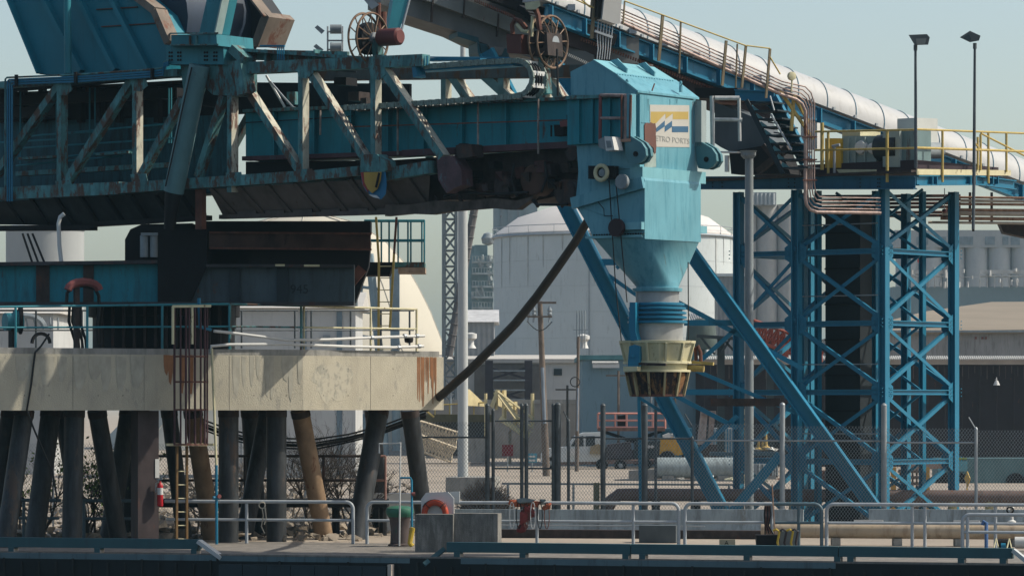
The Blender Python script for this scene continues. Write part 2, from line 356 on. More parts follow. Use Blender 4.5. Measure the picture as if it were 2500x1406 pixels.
b = thing('process_block', 'low hazy teal plant building right of the tall white pole', 'building', cen(1150, 545)); m_ = MB(); rbox(m_, 1120, 1160, 600, 545, None, 6); m_.build('wall', mat('process_teal', (.20,.30,.33), .8), b)
# lattice mast
def lattice(mb, p, q, w_, n, r=.06, br=.035, nn=(0,1,0)):
    p = Vector(p); q = Vector(q); ax = (q-p).normalized(); nn = Vector(nn); c = ax.cross(nn).normalized()*(w_/2); d = nn*(w_/2)
    cs = [c+d, -c+d, -c-d, c-d]
    for k in cs: mb.tube(p+k, q+k, r, 5)
    for i in range(n):
        a = p.lerp(q, i/n); b_ = p.lerp(q, (i+1)/n)
        for j in range(4):
            k0, k1 = cs[j], cs[(j+1) % 4]
            mb.tube(a+k0, a+k1, br, 4); mb.tube(a+k0, b_+k1, br, 4)
            if j % 2 == 0: mb.tube(a+k1, b_+k0, br, 4)
m_ = MB(); lattice(m_, P(1099,1112,298), P(1099,420,298), .95, 18, .16, .07)
b = m_.build('lattice_mast', mat('mast_grey', (.24,.28,.30), .6, var=.2)); tag(b, 'tall grey lattice mast standing left of the white pole', 'mast')
m_ = MB(); m_.tube(P(1160,500,294), P(1096,870,294), .30, 8)
for i in range(14): m_.ring(P(1160-64*i/14, 500+370*i/14, 294), .32, .04, P(1096,870,294)-P(1160,500,294), 10, 4)
b = m_.build('raking_boom', mat('rake_brown', (.16,.15,.15), .7, var=.3)); tag(b, 'dark ribbed boom leaning across behind the tall white pole', 'boom')
# white pole on concrete block
b = thing('light_pole', 'tall thick white steel pole on a square concrete block in the yard', 'pole', cen(1130, 165))
m_ = MB(); pb = P(1130,1188,165); m_.lathe(pb, [(.225,0),(.215,6),(.2,12),(.10,P(1130,88,165).z-pb.z)], 20)
m_.build('pole_shaft', mat('pole_white', (.55,.58,.58), .5, var=.06), b, True)
m_ = MB(); m_.ring(P(1130,1188,165)+Vector((0,0,.03)), .3, .06, UP, 20, 6); m_.build('base_flange', M['galv'], b)
m_ = MB(); m_.lathe(P(1131,92,165), [(.16,0),(.16,.3),(.05,.42)], 10); m_.build('cap', M['greysteel'], b)
m_ = MB(); pl = PL(1088, 163.4, 6); a1 = pl.a(1202); z1 = pl.pt(1140,1165).z
m_.prism([pl.at(0,0), pl.at(a1,0), pl.at(a1,z1), pl.at(0,z1)], pl.n*3); o = m_.build('base_block', M['concrete2'], b)
# utility poles
wood = mat('pole_wood', (.20,.16,.13), .9, var=.3, vs=4); bluep = mat('pole_sleeve', (.25,.30,.36), .6)
def upole(px0, py0, px1, py1, Y, r, label, arm=True, loop=False):
    b = thing('utility_pole', label, 'utility pole', P(px1, py1, Y)*1.0)
    p, q = P(px1,py1,Y), P(px0,py0,Y); p.z = 0; m_ = MB(); m_.tube(p, q, r, 10, r*.65); m_.build('pole_shaft', wood, b, True)
    if arm:
        m_ = MB(); m_.beam(P(px0-2,py0+4,Y-.2), P(px0+40,py0+4,Y-.2), .12, .1, (0,1,0)); m_.beam(P(px0-32,py0+38,Y-.2), P(px0+30,py0+38,Y-.2), .1, .1, (0,1,0)); m_.build('crossarm', wood, b)
        for dx in (-28, -14, 24):
            m_ = MB(); m_.lathe(P(px0+dx,py0+36,Y-.2), [(.09,0),(.14,.1),(.09,.2),(.14,.3),(.05,.55)], 8); m_.tube(P(px0+dx,py0+36,Y-.2), P(px0+dx-2,py0+52,Y-.2), .05, 5); m_.build('insulator', M['greysteel'], b)
        m_ = MB(); m_.sweep([P(px0-30+i*7.5, py0+50+22*math.sin(math.pi*i/8), Y-.3) for i in range(9)], .025, 4); m_.build('jumper_wire', M['hose'], b)
    if loop: m_ = MB(); m_.ring(P(px0-8,py0+110,Y-.2), .28, .03, (0,1,0), 16, 4); m_.build('wire_loop', M['hose'], b)
    m_ = MB(); a = p.lerp(q, .30); c = p.lerp(q, .62); m_.tube(a-Vector((0,r*.9,0)), c-Vector((0,r*.8,0)), r*.45, 8); m_.build('conduit', bluep, b)
upole(1318, 735, 1334, 1095, 215, .22, 'wooden utility pole with crossarms and insulators in front of the big tank')
upole(1412, 822, 1408, 1065, 230, .13, 'thin plain utility pole with a coiled wire loop, right of the one with crossarms', False, True)
b = thing('roof_turbine', 'white round ventilator standing on the dock building roof edge', 'ventilator', P(1424,850,298)); m_ = MB(); m_.lathe(P(1424,850,298), [(.42,0),(.3,.3),(.3,.5),(.5,.7),(.5,.95),(.1,1.1)], 14); m_.build('cowl', M['white'], b, True)
b = thing('roof_turbine', 'pale dish shaped ventilator on the dock building roof near the white pole', 'ventilator', P(1150,850,298)); m_ = MB(); m_.lathe(P(1150,850,298), [(.42,0),(.22,.3),(.22,.6),(.45,.75),(.45,1.1),(.1,1.2)], 14); m_.build('cowl', M['white'], b, True)
m_ = MB()
for px in (1408, 1415, 1421, 1428): m_.tube(P(px,850,297), P(px,758,297), .04, 4)
m_.beam(P(1400,805,297), P(1436,805,297), .05, .05, (0,1,0)); tag(m_.build('roof_antenna', M['greysteel']), 'cluster of thin aerials on the roof in front of the tank', 'antenna')
# blue-grey shed with corrugated awnings
bw = mat('blue_grey_wall', (.22,.34,.40), .7, var=.08, vs=.4, dirt=.15, dcol=(.1,.13,.15))
b, pl, a1, zt_ = building('blue_shed', 'plain blue grey shed wall behind the hanging yellow bucket', 'building', 1422, 1806, 878, 249, bw, mat('shed_teal_eave', (.10,.25,.27), .6), 20, 0, .2, .3)
m_ = MB()
for i in range(22):
    p0 = P(1447+i*2.9, 886, 248.4); m_.tube(p0, p0+Vector((0,.5,.12)), .045, 5)
m_.beam(P(1447,893,248.5), P(1512,893,248.5), .25, .05, (0,1,0)); m_.build('awning', M['white'], b)
pk = mat('pink_roof_sheet', (.55,.50,.47), .8, var=.15, vs=1)
b, pl, a1, zt_ = building('long_shed', 'long dark shed with a scalloped white eave behind the steel tower', 'building', 1700, 2620, 890, 248, mat('dark_plum_wall', (.035,.026,.030), .8, var=.2, vs=1, rust=.15), pk, 18, 0, .2, .3)
m_ = MB()
for i in range(175):
    p0 = P(1700+i*5.2, 877, 247.2); m_.tube(p0, p0+Vector((0,.7,.2)), .055, 5)
m_.build('eave_sheet', mat('eave_white', (.66,.66,.63), .6, var=.1), b)
m_ = MB()
for i in range(60): m_.beam(P(1705+i*15, 893, 247.6), P(1705+i*15, 893+18+7*(i % 3), 247.6), .03+.02*(i % 2), .02, (0,1,0))
m_.build('eave_stain', mat('eave_rust', (.12,.09,.08), .9, var=.4), b)
m_ = MB()
for px in range(1720, 2600, 42): m_.beam(P(px, 900, 247.75), P(px, 1150, 247.75), .06, .08, (0,1,0))
m_.build('wall_rib', mat('dark_rib', (.045,.035,.038), .8), b)
m_ = MB(); m_.lathe(P(2433,940,247), [(.22,0),(.10,.28),(.04,.3),(.03,.5)], 10); m_.tube(P(2433,926,247), P(2433,926,247)+Vector((0,.7,0)), .03, 5); m_.build('wall_lamp', M['white'], b)
# middle building: tan roof
tr = mat('tan_felt_roof', (.33,.275,.21), .9, var=.12, vs=.15, dirt=.2, dcol=(.30,.26,.21))
b = thing('warehouse', 'wide warehouse with a tan low pitched roof and grey wall behind the steel tower', 'building', cen(2350, 330))
m_ = MB(); rbox(m_, 2100, 2680, 812, 330, None, 40); m_.build('wall', mat('warehouse_grey', (.34,.33,.325), .85, var=.15, vs=.5, dirt=.3, dcol=(.15,.14,.13)), b)
m_ = MB(); a = P(2100,809,329.5); c = P(2680,803,329.5); d = P(2680,735,385); e = P(2420,737,385); f = P(2260,760,362); h = P(2100,800,334)
m_.hull([a, c, d, e, f, h, a-Vector((0,0,.3)), c-Vector((0,0,.3)), Vector((d.x,d.y,a.z)), Vector((h.x,385,a.z))]); m_.build('roof', tr, b)
mat('vent_red', (.25,.1,.08))
for px in (2380, 2396, 2405): m_ = MB(); rbox(m_, px, px+5, 822, 329.9, 828, .08); m_.build('vent', bpy.data.materials['vent_red'], b)
m_ = MB(); rbox(m_, 2120, 2680, 806, 329.3, 811, .3); m_.build('gutter', M['greysteel'], b)
# blue grey long building behind tan roof
b = thing('long_plant_hall', 'long hazy blue grey hall with pipe racks on its roof', 'building', cen(2380, 520))
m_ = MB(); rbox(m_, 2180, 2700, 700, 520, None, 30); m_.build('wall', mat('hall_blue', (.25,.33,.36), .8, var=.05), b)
m_ = MB()
for x0, x1 in ((2222,2312),(2392,2500),(2520,2640)):
    m_.beam(P(x0,664,519), P(x1,664,519), .5, .5, (0,1,0)); m_.beam(P(x0,674,519), P(x1,674,519), .15, .2, (0,1,0))
    for k in range(7): m_.tube(P(x0+(x1-x0)*k/6,664,519), P(x0+(x1-x0)*k/6,702,519), .09, 4)
m_.beam(P(2200,676,519.5), P(2690,676,519.5), .12, .2, (0,1,0))
rn = random.Random(5)
for k in range(30):
    x = rn.uniform(2220,2640); y = rn.uniform(650,690); m_.tube(P(x,y,518.6), P(x,y+rn.uniform(8,20),518.6), rn.uniform(.1,.25), 5)
m_.build('pipe_rack', mat('rack_pale', (.58,.58,.56), .7, var=.3, vs=1), b)
m_ = MB(); m_.lathe(P(2246,645,518), [(.05,0),(.32,.25),(.38,.5),(.2,.8),(.05,.85)], 12); m_.tube(P(2246,645,518), P(2246,700,518), .06, 5); m_.build('beacon_ball', mat('beacon_red', (.6,.09,.06), .5), b)
# grey-white silo block farther
b = thing('silo_block', 'pale hazy block of round grain silos at far right behind the tower', 'silos', cen(2350, 640))
m_ = MB()
for i in range(9): m_.lathe(cen(2215+i*56, 644), [(1.95,0),(1.95,ZC+(HY-600)*644/FPX)], 20)
m_.build('silo_row', mat('silo_far', (.50,.52,.53), .8, var=.06), b, True)
m_ = MB(); rbox(m_, 2185, 2720, 562, 642, 604, 8); m_.build('headhouse', mat('headhouse_far', (.46,.47,.47), .8, var=.08), b)
mat('far_window', (.25,.30,.33))
for px, w_ in ((2238,28),(2290,20),(2342,34),(2405,24),(2448,14),(2468,22)): m_ = MB(); rbox(m_, px, px+w_, 578, 641.9, 598, .2); m_.build('window', bpy.data.materials['far_window'], b)
# concrete silos in the gap 1800-1900
b = thing('concrete_silo', 'pale concrete silos with galvanised head seen between the left tower columns', 'silos', cen(1850, 480))
m_ = MB()
for px, w_ in ((1822,27),(1872,27),(1922,27)): m_.lathe(cen(px, 480), [(w_*480/FPX,0),(w_*480/FPX,ZC+(HY-500)*480/FPX)], 24)
m_.build('silo_row', mat('silo_concrete', (.46,.46,.45), .8, var=.08), b, True)
m_ = MB(); rbox(m_, 1835, 1895, 470, 478, 502, 4)
for k in range(6): m_.tube(P(1838+k*10,472,477), P(1838+k*10,500,477), .25, 5)
m_.build('headgear', M['galv'], b)
building('side_hut', 'small ribbed grey hut at the foot of the big tank on its right', 'building', 1752, 1830, 675, 400, gw, pale, 6, 0, .2, .3)
# striped awning roof pieces right of the spout
for (x0,x1,y0,y1,lab) in ((1684,1722,765,786,'small striped sheet roof right of the spout, upper of the two'),(1684,1736,792,812,'striped sheet roof right of the spout, lower of the two')):
    m_ = MB(); n_ = int((x1-x0)/5)
    for i in range(n_):
        m_.beam(P(x0+i*5.5, y0, 262), P(x0+i*5.5+9, y1, 260), .07, .06, (0,1,0))
    b = thing('canopy', lab, 'canopy', cen(x0+20, 261)); m_.build('roof_sheet', mat('stripe_white'+str(x1), (.6,.6,.6)), b)
    m_ = MB(); m_.prism([P(x0-2,y0-1,262.2), P(x1-4,y0-1,262.2), P(x1+10,y1+1,260.2), P(x0+6,y1+1,260.2)], (0,.1,-.1))
    for k in (0, 1): m_.tube(P(x0+8+k*(x1-x0-8), y1, 261), Vector((P(x0+8+k*(x1-x0-8), y1, 261).x, 261, 0)), .1, 6)
    m_.build('under_sheet', M['greysteel'], b)

# ================= concrete platform on piles =================
CL = PL(740, 112, -29); CRt = PL(740, 112, -42)
zb, zt = ZC+(HY-1001)*112/FPX, ZC+(HY-868)*112/FPX; zt2 = zt+.17
cap = thing('pile_platform', 'big weathered concrete platform on dark raking piles carrying the ship loader', 'platform', CL.at(-5, 0, 2))
aL = CL.a(-160); aR = CRt.a(1083)
m_ = MB(); pts = [CL.at(aL,zb), CL.at(0,zb), CRt.at(aR,zb), CRt.at(aR,zb,7), CL.at(0,zb,9), CL.at(aL,zb,9)]
m_.prism(pts, (0,0,zt-zb)); m_.build('concrete_cap', M['concrete'], cap)
m_ = MB(); pts = [CL.at(aL,zt+.001,.04), CL.at(0,zt+.001,.04), CRt.at(aR-.12,zt+.001,.06), CRt.at(aR-.12,zt+.001,6.9), CL.at(0,zt+.001,8.9), CL.at(aL,zt+.001,8.9)]
m_.prism(pts, (0,0,zt2-zt-.001)); m_.build('cap_kerb', M['concrete2'], cap)
def patch(pl, pts, t=.006): m = MB(); m.prism([pl.pt(x, y, -t) for x, y in pts], pl.n*(t-.001)); return m
rn = random.Random(11)
def streak(pl, x0, x1, y0, y1, n, seed):
    r = random.Random(seed); m = MB()
    for i in range(n):
        xa = x0+(x1-x0)*(i+r.uniform(0,.6))/n; wv = (x1-x0)/n*r.uniform(.5,1.15); L = y0+(y1-y0)*r.uniform(.35,1)
        pts = [(xa, y0), (xa+wv, y0+r.uniform(0,3)), (xa+wv*.95, y0+(L-y0)*.6), (xa+wv*.6, L), (xa+wv*.2, L-r.uniform(0,12)), (xa+wv*.05, y0+(L-y0)*.5)]
        m.prism([pl.pt(x, y, -.004-.0007*i) for x, y in pts], pl.n*.002)
    return m
streak(CRt, 1018, 1066, 871, 998, 13, 1).build('rust_streak', M['ruststain'], cap)
streak(CL, 392, 468, 866, 1000, 6, 2).build('rust_streak', M['ruststain'], cap)
dstain = mat('dark_stain', (.16,.14,.12), .9, var=.3, vs=4, bump=.3)
lst = mat('mould_stain', (.27,.255,.215), .9, var=.4, vs=7, rust=.5, rcol=(.36,.34,.28), bump=.3)
def blob(pl, cx, cy, rx, ry, n, seed, k=0):
    r = random.Random(seed); return [(cx+rx*math.cos(t)*r.uniform(.6,1.15), cy+ry*math.sin(t)*r.uniform(.6,1.15)) for t in [2*math.pi*i/n for i in range(n)]]
for k, (cx, cy, rx, ry) in enumerate([]): patch(CRt, blob(CRt,cx,cy,rx,ry,18,k), .004+.001*k).build('mould_stain', lst, cap)
for k, (cx, cy, rx, ry) in enumerate([]): patch(CL, blob(CL,cx,cy,rx,ry,14,20+k), .004+.001*k).build('dark_stain', dstain, cap)
tanpile = mat('tan_pile_coat', (.30,.20,.12), .7, var=.3, vs=3, rust=.3)
piles = [(60,12,48,0,.8),(125,82,50,.0,2.2),(182,175,50,.0,.6),(236,292,46,0,1.6),(316,262,46,0,4.5),(412,452,40,0,5),(470,520,46,1,2.6),(558,558,50,0,.7),(675,675,50,0,.7),(655,592,44,0,4),(732,795,46,1,1.2),(925,866,50,0,1.4),(1000,1044,44,0,2.2)]
for (xt, xb, wpx, tan, off) in piles:
    pl = CL if xt < 740 else CRt
    p = pl.pt(xt, 1001, off+.3); q = pl.pt(xb, 1330, off+.3+.6*(xb-xt)/60); p.z = zb+.02; d = (q-p); q = p+d*((p.z+.5)/-d.z if d.z else 1)
    m_ = MB(); m_.tube(p, q, wpx/2*p.y/FPX*.98, 20); m_.build('pile', tanpile if tan else M['pile'], cap, True)
for (xt, xb, wpx, off) in ((28,-30,46,3.5),(1080-170,930,40,5.5),(610,630,44,6.2),(345,310,40,6.5),(150,200,40,6.0)):
    pl = CL if xt < 740 else CRt
    p = pl.pt(xt, 1001, off); q = pl.pt(xb, 1300, off+.8); p.z = zb+.02; d = q-p; q = p+d*((p.z+.5)/-d.z)
    m_ = MB(); m_.tube(p, q, wpx/2*p.y/FPX, 16); m_.build('pile', M['pile'], cap, True)
sp = CL; m_ = MB(); a = CL.a(349); b_ = CL.a(400); m_.prism([CL.at(a,-.2,.35), CL.at(b_,-.2,.35), CL.at(b_,zb-.01,.35), CL.at(a,zb-.01,.35)], CL.n*.5)
m_.build('square_pile', mat('brown_pile', (.075,.055,.055), .6, var=.3, vs=3, rust=.3, rcol=(.14,.06,.04)), cap)
m_ = MB(); m_.prism([CL.pt(x, y, .33) for x, y in ((379,1120),(389,1120),(389,1166),(379,1166))], CL.n*.015); tag(m_.build('name_plate', M['white']), 'narrow blank white strip fixed to the brown square pile above the extinguisher', 'plate')
# fire extinguisher
ec = CL.pt(391, 1235, .2); fe = thing('fire_extinguisher', 'red fire extinguisher hung on the brown square pile under the platform', 'fire extinguisher', ec)
m_ = MB(); rr = .085; hh = (1235-1180)*112/FPX; m_.lathe(ec, [(rr*.9,0),(rr,.03),(rr,hh*.85),(rr*.7,hh*.97),(rr*.3,hh*1.03),(rr*.3,hh*1.1)], 16); m_.build('cylinder', mat('extinguisher_red', (.55,.02,.03), .35, var=.05), fe, True)
m_ = MB(); m_.lathe(ec+Vector((0,0,hh*.5)), [(rr*1.02,0),(rr*1.02,hh*.3)], 16); m_.build('label_band', M['white'], fe, True)
m_ = MB(); m_.beam(ec+Vector((-.09,0,hh*1.14)), ec+Vector((.06,0,hh*1.2)), .05, .05, (0,1,0)); m_.sweep([ec+Vector((-.02,0,hh*1.1)), ec+Vector((-.12,-.02,hh*1.0)), ec+Vector((-.12,-.04,hh*.6))], .015, 6); m_.build('valve_handle', M['greysteel'], fe)
# ---- railings of the platform
def railing(name, label, pl, posts, ys, r, material, foot, off=0, span=None, cat='railing', group=None, capx=None):
    """posts: photo columns; ys: photo rows of the rails at the first and last post [(y0,y1),..]"""
    x0, x1 = span or (posts[0], posts[-1]); t = thing(name, label, cat, pl.pt((x0+x1)/2, foot if not isinstance(foot, tuple) else foot[0], off), group)
    fy = foot if isinstance(foot, tuple) else (foot, foot)
    for k, (ya, yb) in enumerate(ys):
        m = MB(); m.tube(pl.pt(x0, ya, off), pl.pt(x1, yb, off), r if k == 0 else r*.85, 8); m.build('rail', material, t, True)
    for px in posts:
        f = (px-x0)/(x1-x0); top = ys[0][0]+(ys[0][1]-ys[0][0])*f; bt = fy[0]+(fy[1]-fy[0])*f
        m = MB(); m.tube(pl.pt(px, top-1, off), pl.pt(px, bt, off), r*1.1, 8); m.build('post', material, t, True)
    return t
tr_ = M['tealclean']
railing('handrail', 'teal handrail along the left front edge of the concrete platform', CL, [38,213,396,560], [(750,742),(800,797)], .032, tr_, (850,862), 0.12, span=(-60,560))
railing('handrail', 'weathered handrail along the right front edge of the concrete platform', CL, [562,735], [(742,747),(797,799)], .030, M['teal'], (858,862), .12, span=(562,740))
railing('handrail', 'cream and black handrail at the right end corner of the concrete platform', CRt, [742,905,1017], [(747,755),(799,803)], .030, M['cream'], (860,860), .2)
railing('handrail', 'dark rear handrail across the back of the concrete platform', CL, [-20,88,200,590,720], [(758,758),(806,806)], .028, M['darkrail'], (850,850), 7.5, span=(-60,728))
railing('handrail', 'dark rear handrail at the back right of the platform beside the yellow ladder', CRt, [760,856,930,1000], [(758,758),(806,806)], .028, M['darkrail'], (850,850), 5.6, span=(735,1010))
# white pipes with fittings on platform edge
for nm, pts, lab in (('white_pipe', [(522,808),(560,812),(640,822),(700,830),(800,829),(905,824),(1036,820)], 'upper of two long white pipes lying along the platform railing'),
                     ('white_pipe', [(515,862),(515,845),(560,841),(700,840),(850,846),(960,848),(1034,845)], 'lower of two long white pipes lying along the platform railing')):
    m_ = MB(); m_.sweep([(CL if x < 740 else CRt).pt(x, y, -.02) for x, y in pts], .042, 8); tag(m_.build(nm, M['white'], None, True), lab, 'pipe')
m_ = MB(); 
for x, y in ((985,820),(1015,820),(905,824),(970,848),(1020,845)): m_.tube(CRt.pt(x,y,-.02), CRt.pt(x+6,y,-.02), .065, 8)
tag(m_.build('pipe_clamp', M['galv']), 'galvanised clamps round the white pipes at the right end of the platform', 'clamps')
m_ = MB(); m_.lathe(CRt.pt(998,838,.5), [(.02,0),(.12,.03),(.14,.12),(.12,.2),(.02,.22)], 12); tag(m_.build('cable_coil', M['hose'], None, True), 'small black coil on the platform edge by the corner railing post', 'coil')
# conduits and caged ladder at px 420-520 (front of platform)
LP = PL(470, 109.7, -29)
ld_ = thing('caged_ladder', 'rusty caged access ladder hanging over the platform edge down to the wharf', 'ladder', LP.pt(450, 1320))
m_ = MB()
for px in (432, 456): m_.beam(LP.pt(px, 1080), LP.pt(px-1 if px < 440 else px, 1325), .06, .08, LP.n)
m_.build('rail', mat('ladder_ochre', (.22,.13,.05), .7, var=.3, rust=.4), ld_)
for y in range(1150, 1325, 33): m_ = MB(); m_.tube(LP.pt(430,y), LP.pt(458,y), .016, 6); m_.build('rung', M['cream'], ld_)
m_ = MB()
for px, r in ((426,.035),(441,.03),(454,.036),(462,.03),(476,.035),(490,.03),(500,.036),(506,.03)):
    off = -.25-.25*math.sin(math.pi*(px-420)/90); m_.tube(LP.pt(px,745,off), LP.pt(px,1085,off), r, 6)
m_.build('cage_bar', mat('cage_redbrown', (.10,.045,.05), .7, var=.4, vs=4, rust=.3, rcol=(.17,.07,.04)), ld_)
m_ = MB()
for y in (870, 932, 1000, 1085):
    for k in range(8):
        x0, x1 = 424+k*10.5, 424+(k+1)*10.5; o0, o1 = [-.25-.27*math.sin(math.pi*(x-420)/90) for x in (x0, x1)]
        m_.beam(LP.pt(x0,y,o0), LP.pt(x1,y,o1), .05, .02, LP.n)
m_.build('cage_hoop', M['rust'], ld_)
m_ = MB(); m_.beam(LP.pt(405,1085,-.1), LP.pt(523,1085,-.1), .07, .08, LP.n); m_.build('lower_bar', M['cream'], ld_); m_ = MB(); m_.beam(LP.pt(421,748,-.5), LP.pt(515,747,-.5), .07, .05, LP.n)
for px in (422, 469): m_.beam(LP.pt(px,748,-.5), LP.pt(px,840,-.5), .06, .06, LP.n)
m_.build('top_frame', M['cream'], ld_)
m_ = MB(); m_.sweep([LP.pt(x,y,-.3) for x,y in ((486,728),(486,740),(489,800),(515,805))], .05, 8); m_.build('bent_pipe', M['blue'], ld_, True)
# slim pipe at x 520-530 white above, blue below
b = thing('riser_pipe', 'slim riser pipe, white above and blue below, beside the rusty ladder', 'pipe', LP.pt(528,1330,-.2))
m_ = MB(); m_.tube(LP.pt(517,850,-.2), LP.pt(528,1135,-.2), .035, 8); m_.build('upper_pipe', M['cream'], b, True)
m_ = MB(); m_.tube(LP.pt(528,1135,-.2), LP.pt(529,1328,-.2), .04, 8); m_.tube(LP.pt(520,1215,-.2), LP.pt(536,1215,-.2), .055, 8); m_.build('lower_pipe', M['blue'], b, True)
m_ = MB(); m_.lathe(LP.pt(536,1211,-.3), [(.06,0),(.06,.05)], 10, LP.n); m_.build('valve_wheel', M['redpaint'], b)
# hanging cable at left of the cap
m_ = MB(); m_.sweep([CL.pt(x,y,-.06) for x,y in ((120,815),(100,845),(86,860),(82,890),(76,940),(66,1000),(80,1040),(105,1100),(128,1150),(140,1220))], .028, 6); tag(m_.build('hanging_cable', M['hose'], None, True), 'black cable hanging down the left face of the concrete platform', 'cable')
m_ = MB(); m_.sweep([CL.pt(100+22*math.cos(t), 838-24*math.sin(t), .5) for t in [math.pi*i/10 for i in range(11)]], .05, 8); tag(m_.build('hose_loop', M['hose'], None, True), 'thick black hose loop standing on the platform behind the left railing', 'hose')
# small winch/motor at far left
b = thing('winch', 'teal winch motor with cables at the far left of the platform', 'winch', CL.pt(45,850,.9))
m_ = MB(); m_.tube(CL.pt(12,785,.9), CL.pt(35,785,.9), .25, 14); m_.tube(CL.pt(35,785,.9), CL.pt(50,785,.9), .3, 14); m_.build('motor', tr_, b, True)
m_ = MB(); m_.ring(CL.pt(50,780,.8), .36, .06, (1,.2,0), 20, 6); m_.beam(CL.pt(30,800,.9), CL.pt(30,850,.9), .12, .3, CL.n); m_.build('cable_drum', M['black'], b)

# ================= slewing base of the loader =================
TB = PL(430, 111.9, 0)
base = thing('slewing_base', 'dark steel slewing base and girder carrying the loader above the concrete platform', 'machine base', TB.pt(420, 850, 2))
def quad(pl, pts, t, off=0.): m = MB(); m.prism([pl.pt(x, y, off) for x, y in pts], pl.n*t); return m
bgm = mat('base_girder_teal', (.02,.28,.36), .55, var=.2, vs=1, rust=.22, rcol=(.08,.05,.05), dirt=.3, dcol=(.03,.10,.13)); bgg = mat('base_girder_grey', (.085,.12,.14), .6, var=.3, vs=1, rust=.15, dirt=.3, dcol=(.04,.05,.06))
quad(TB, [(-60,648),(385,642),(385,742),(-60,742)], 2.5).build('left_girder', bgm, base)
quad(TB, [(505,650),(865,650),(865,742),(462,742)], 2.5).build('right_girder', bgg, base)
for x0, x1 in ((88,120),(203,228)): m_ = MB(); m_.prism([TB.pt(x,y,-.12) for x,y in ((x0,648),(x1,648),(x1,742),(x0,742))], TB.n*.11); m_.build('girder_stiffener', M['rustlow'], base)
mat('stiff_dark', (.03,.045,.055), .6)
for x0, x1 in ((560,586),(676,704)): m_ = MB(); m_.prism([TB.pt(x,y,-.1) for x,y in ((x0,652),(x1,652),(x1,742),(x0,742))], TB.n*.09); m_.build('right_stiffener', bpy.data.materials['stiff_dark'], base)
m_ = MB(); m_.beam(TB.pt(-60,646,-.1), TB.pt(386,640,-.1), .10, .6, TB.n); m_.beam(TB.pt(-60,742,-.1), TB.pt(865,742,-.1), .10, .7, TB.n); m_.beam(TB.pt(505,649,-.1), TB.pt(865,650,-.1), .08, .5, TB.n); m_.build('girder_flange', mat('flange_dark', (.05,.05,.055), .6, var=.4, rust=.4, rcol=(.09,.045,.04)), base)
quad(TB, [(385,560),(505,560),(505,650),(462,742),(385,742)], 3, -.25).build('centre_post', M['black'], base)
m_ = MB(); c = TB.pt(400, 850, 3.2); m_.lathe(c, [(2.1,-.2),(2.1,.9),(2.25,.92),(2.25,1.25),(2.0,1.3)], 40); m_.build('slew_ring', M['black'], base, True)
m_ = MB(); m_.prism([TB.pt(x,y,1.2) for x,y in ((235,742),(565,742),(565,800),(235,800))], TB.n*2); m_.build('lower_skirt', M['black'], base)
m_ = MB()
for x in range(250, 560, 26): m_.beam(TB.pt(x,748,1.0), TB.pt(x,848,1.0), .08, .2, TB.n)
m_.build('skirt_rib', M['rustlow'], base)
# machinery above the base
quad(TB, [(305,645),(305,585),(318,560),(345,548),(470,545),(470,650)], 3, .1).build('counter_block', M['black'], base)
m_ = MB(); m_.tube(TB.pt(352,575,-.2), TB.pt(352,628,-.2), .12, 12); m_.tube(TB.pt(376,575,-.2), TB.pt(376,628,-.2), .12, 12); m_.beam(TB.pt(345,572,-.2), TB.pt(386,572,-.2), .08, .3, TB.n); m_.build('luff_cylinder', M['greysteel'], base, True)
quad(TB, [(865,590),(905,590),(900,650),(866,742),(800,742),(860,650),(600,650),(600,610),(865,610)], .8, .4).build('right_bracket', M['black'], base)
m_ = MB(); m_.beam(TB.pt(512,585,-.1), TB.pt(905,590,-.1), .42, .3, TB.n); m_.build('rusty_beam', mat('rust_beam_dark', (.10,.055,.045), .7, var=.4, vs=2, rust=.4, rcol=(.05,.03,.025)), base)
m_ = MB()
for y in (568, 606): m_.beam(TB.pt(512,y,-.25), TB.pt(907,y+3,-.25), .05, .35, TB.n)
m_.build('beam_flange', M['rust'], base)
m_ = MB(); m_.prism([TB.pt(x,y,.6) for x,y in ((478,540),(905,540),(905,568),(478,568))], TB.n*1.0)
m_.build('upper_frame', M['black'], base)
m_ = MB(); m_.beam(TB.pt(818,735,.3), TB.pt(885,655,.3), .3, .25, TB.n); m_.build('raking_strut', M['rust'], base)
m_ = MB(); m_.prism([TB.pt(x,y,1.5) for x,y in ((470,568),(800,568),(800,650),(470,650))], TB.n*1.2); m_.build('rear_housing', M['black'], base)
for (x0,x1,y0,y1) in ((541,574,606,635),(585,612,606,635)):
    pass
m_ = MB()
for x0, x1, y0, y1 in ((672,695,645,650),(742,780,646,651)): m_.prism([TB.pt(x,y,-.4) for x,y in ((x0,y0),(x1,y0),(x1,y1),(x0,y1))], TB.n*.2)
m_.build('tie_plate', M['cream'], base)
def textmesh(s, size, name, material, parent, origin, xdir, zdir, ext=.004, align='LEFT', font_scale=(1,1), spacing=1):
    cu = bpy.data.curves.new('t', 'FONT'); cu.body = s; cu.size = size; cu.extrude = ext; cu.align_x = align; cu.space_character = spacing
    o = bpy.data.objects.new('t', cu); scene.collection.objects.link(o); dg = bpy.context.evaluated_depsgraph_get(); me = bpy.data.meshes.new_from_object(o.evaluated_get(dg))
    m = MB(); nrm = Vector(xdir).cross(Vector(zdir))
    m.add([Vector(origin)+Vector(xdir)*v.co.x*font_scale[0]+Vector(zdir)*v.co.y*font_scale[1]+nrm*v.co.z for v in me.vertices], [tuple(p.vertices) for p in me.polygons])
    bpy.data.objects.remove(o); bpy.data.curves.remove(cu); bpy.data.meshes.remove(me)
    return m.build(name, material, parent)
textmesh('945', .36, 'painted_number', mat('scratch_dark', (.03,.04,.045), .8), base, TB.pt(708,716,-.01), TB.d, UP, .002)
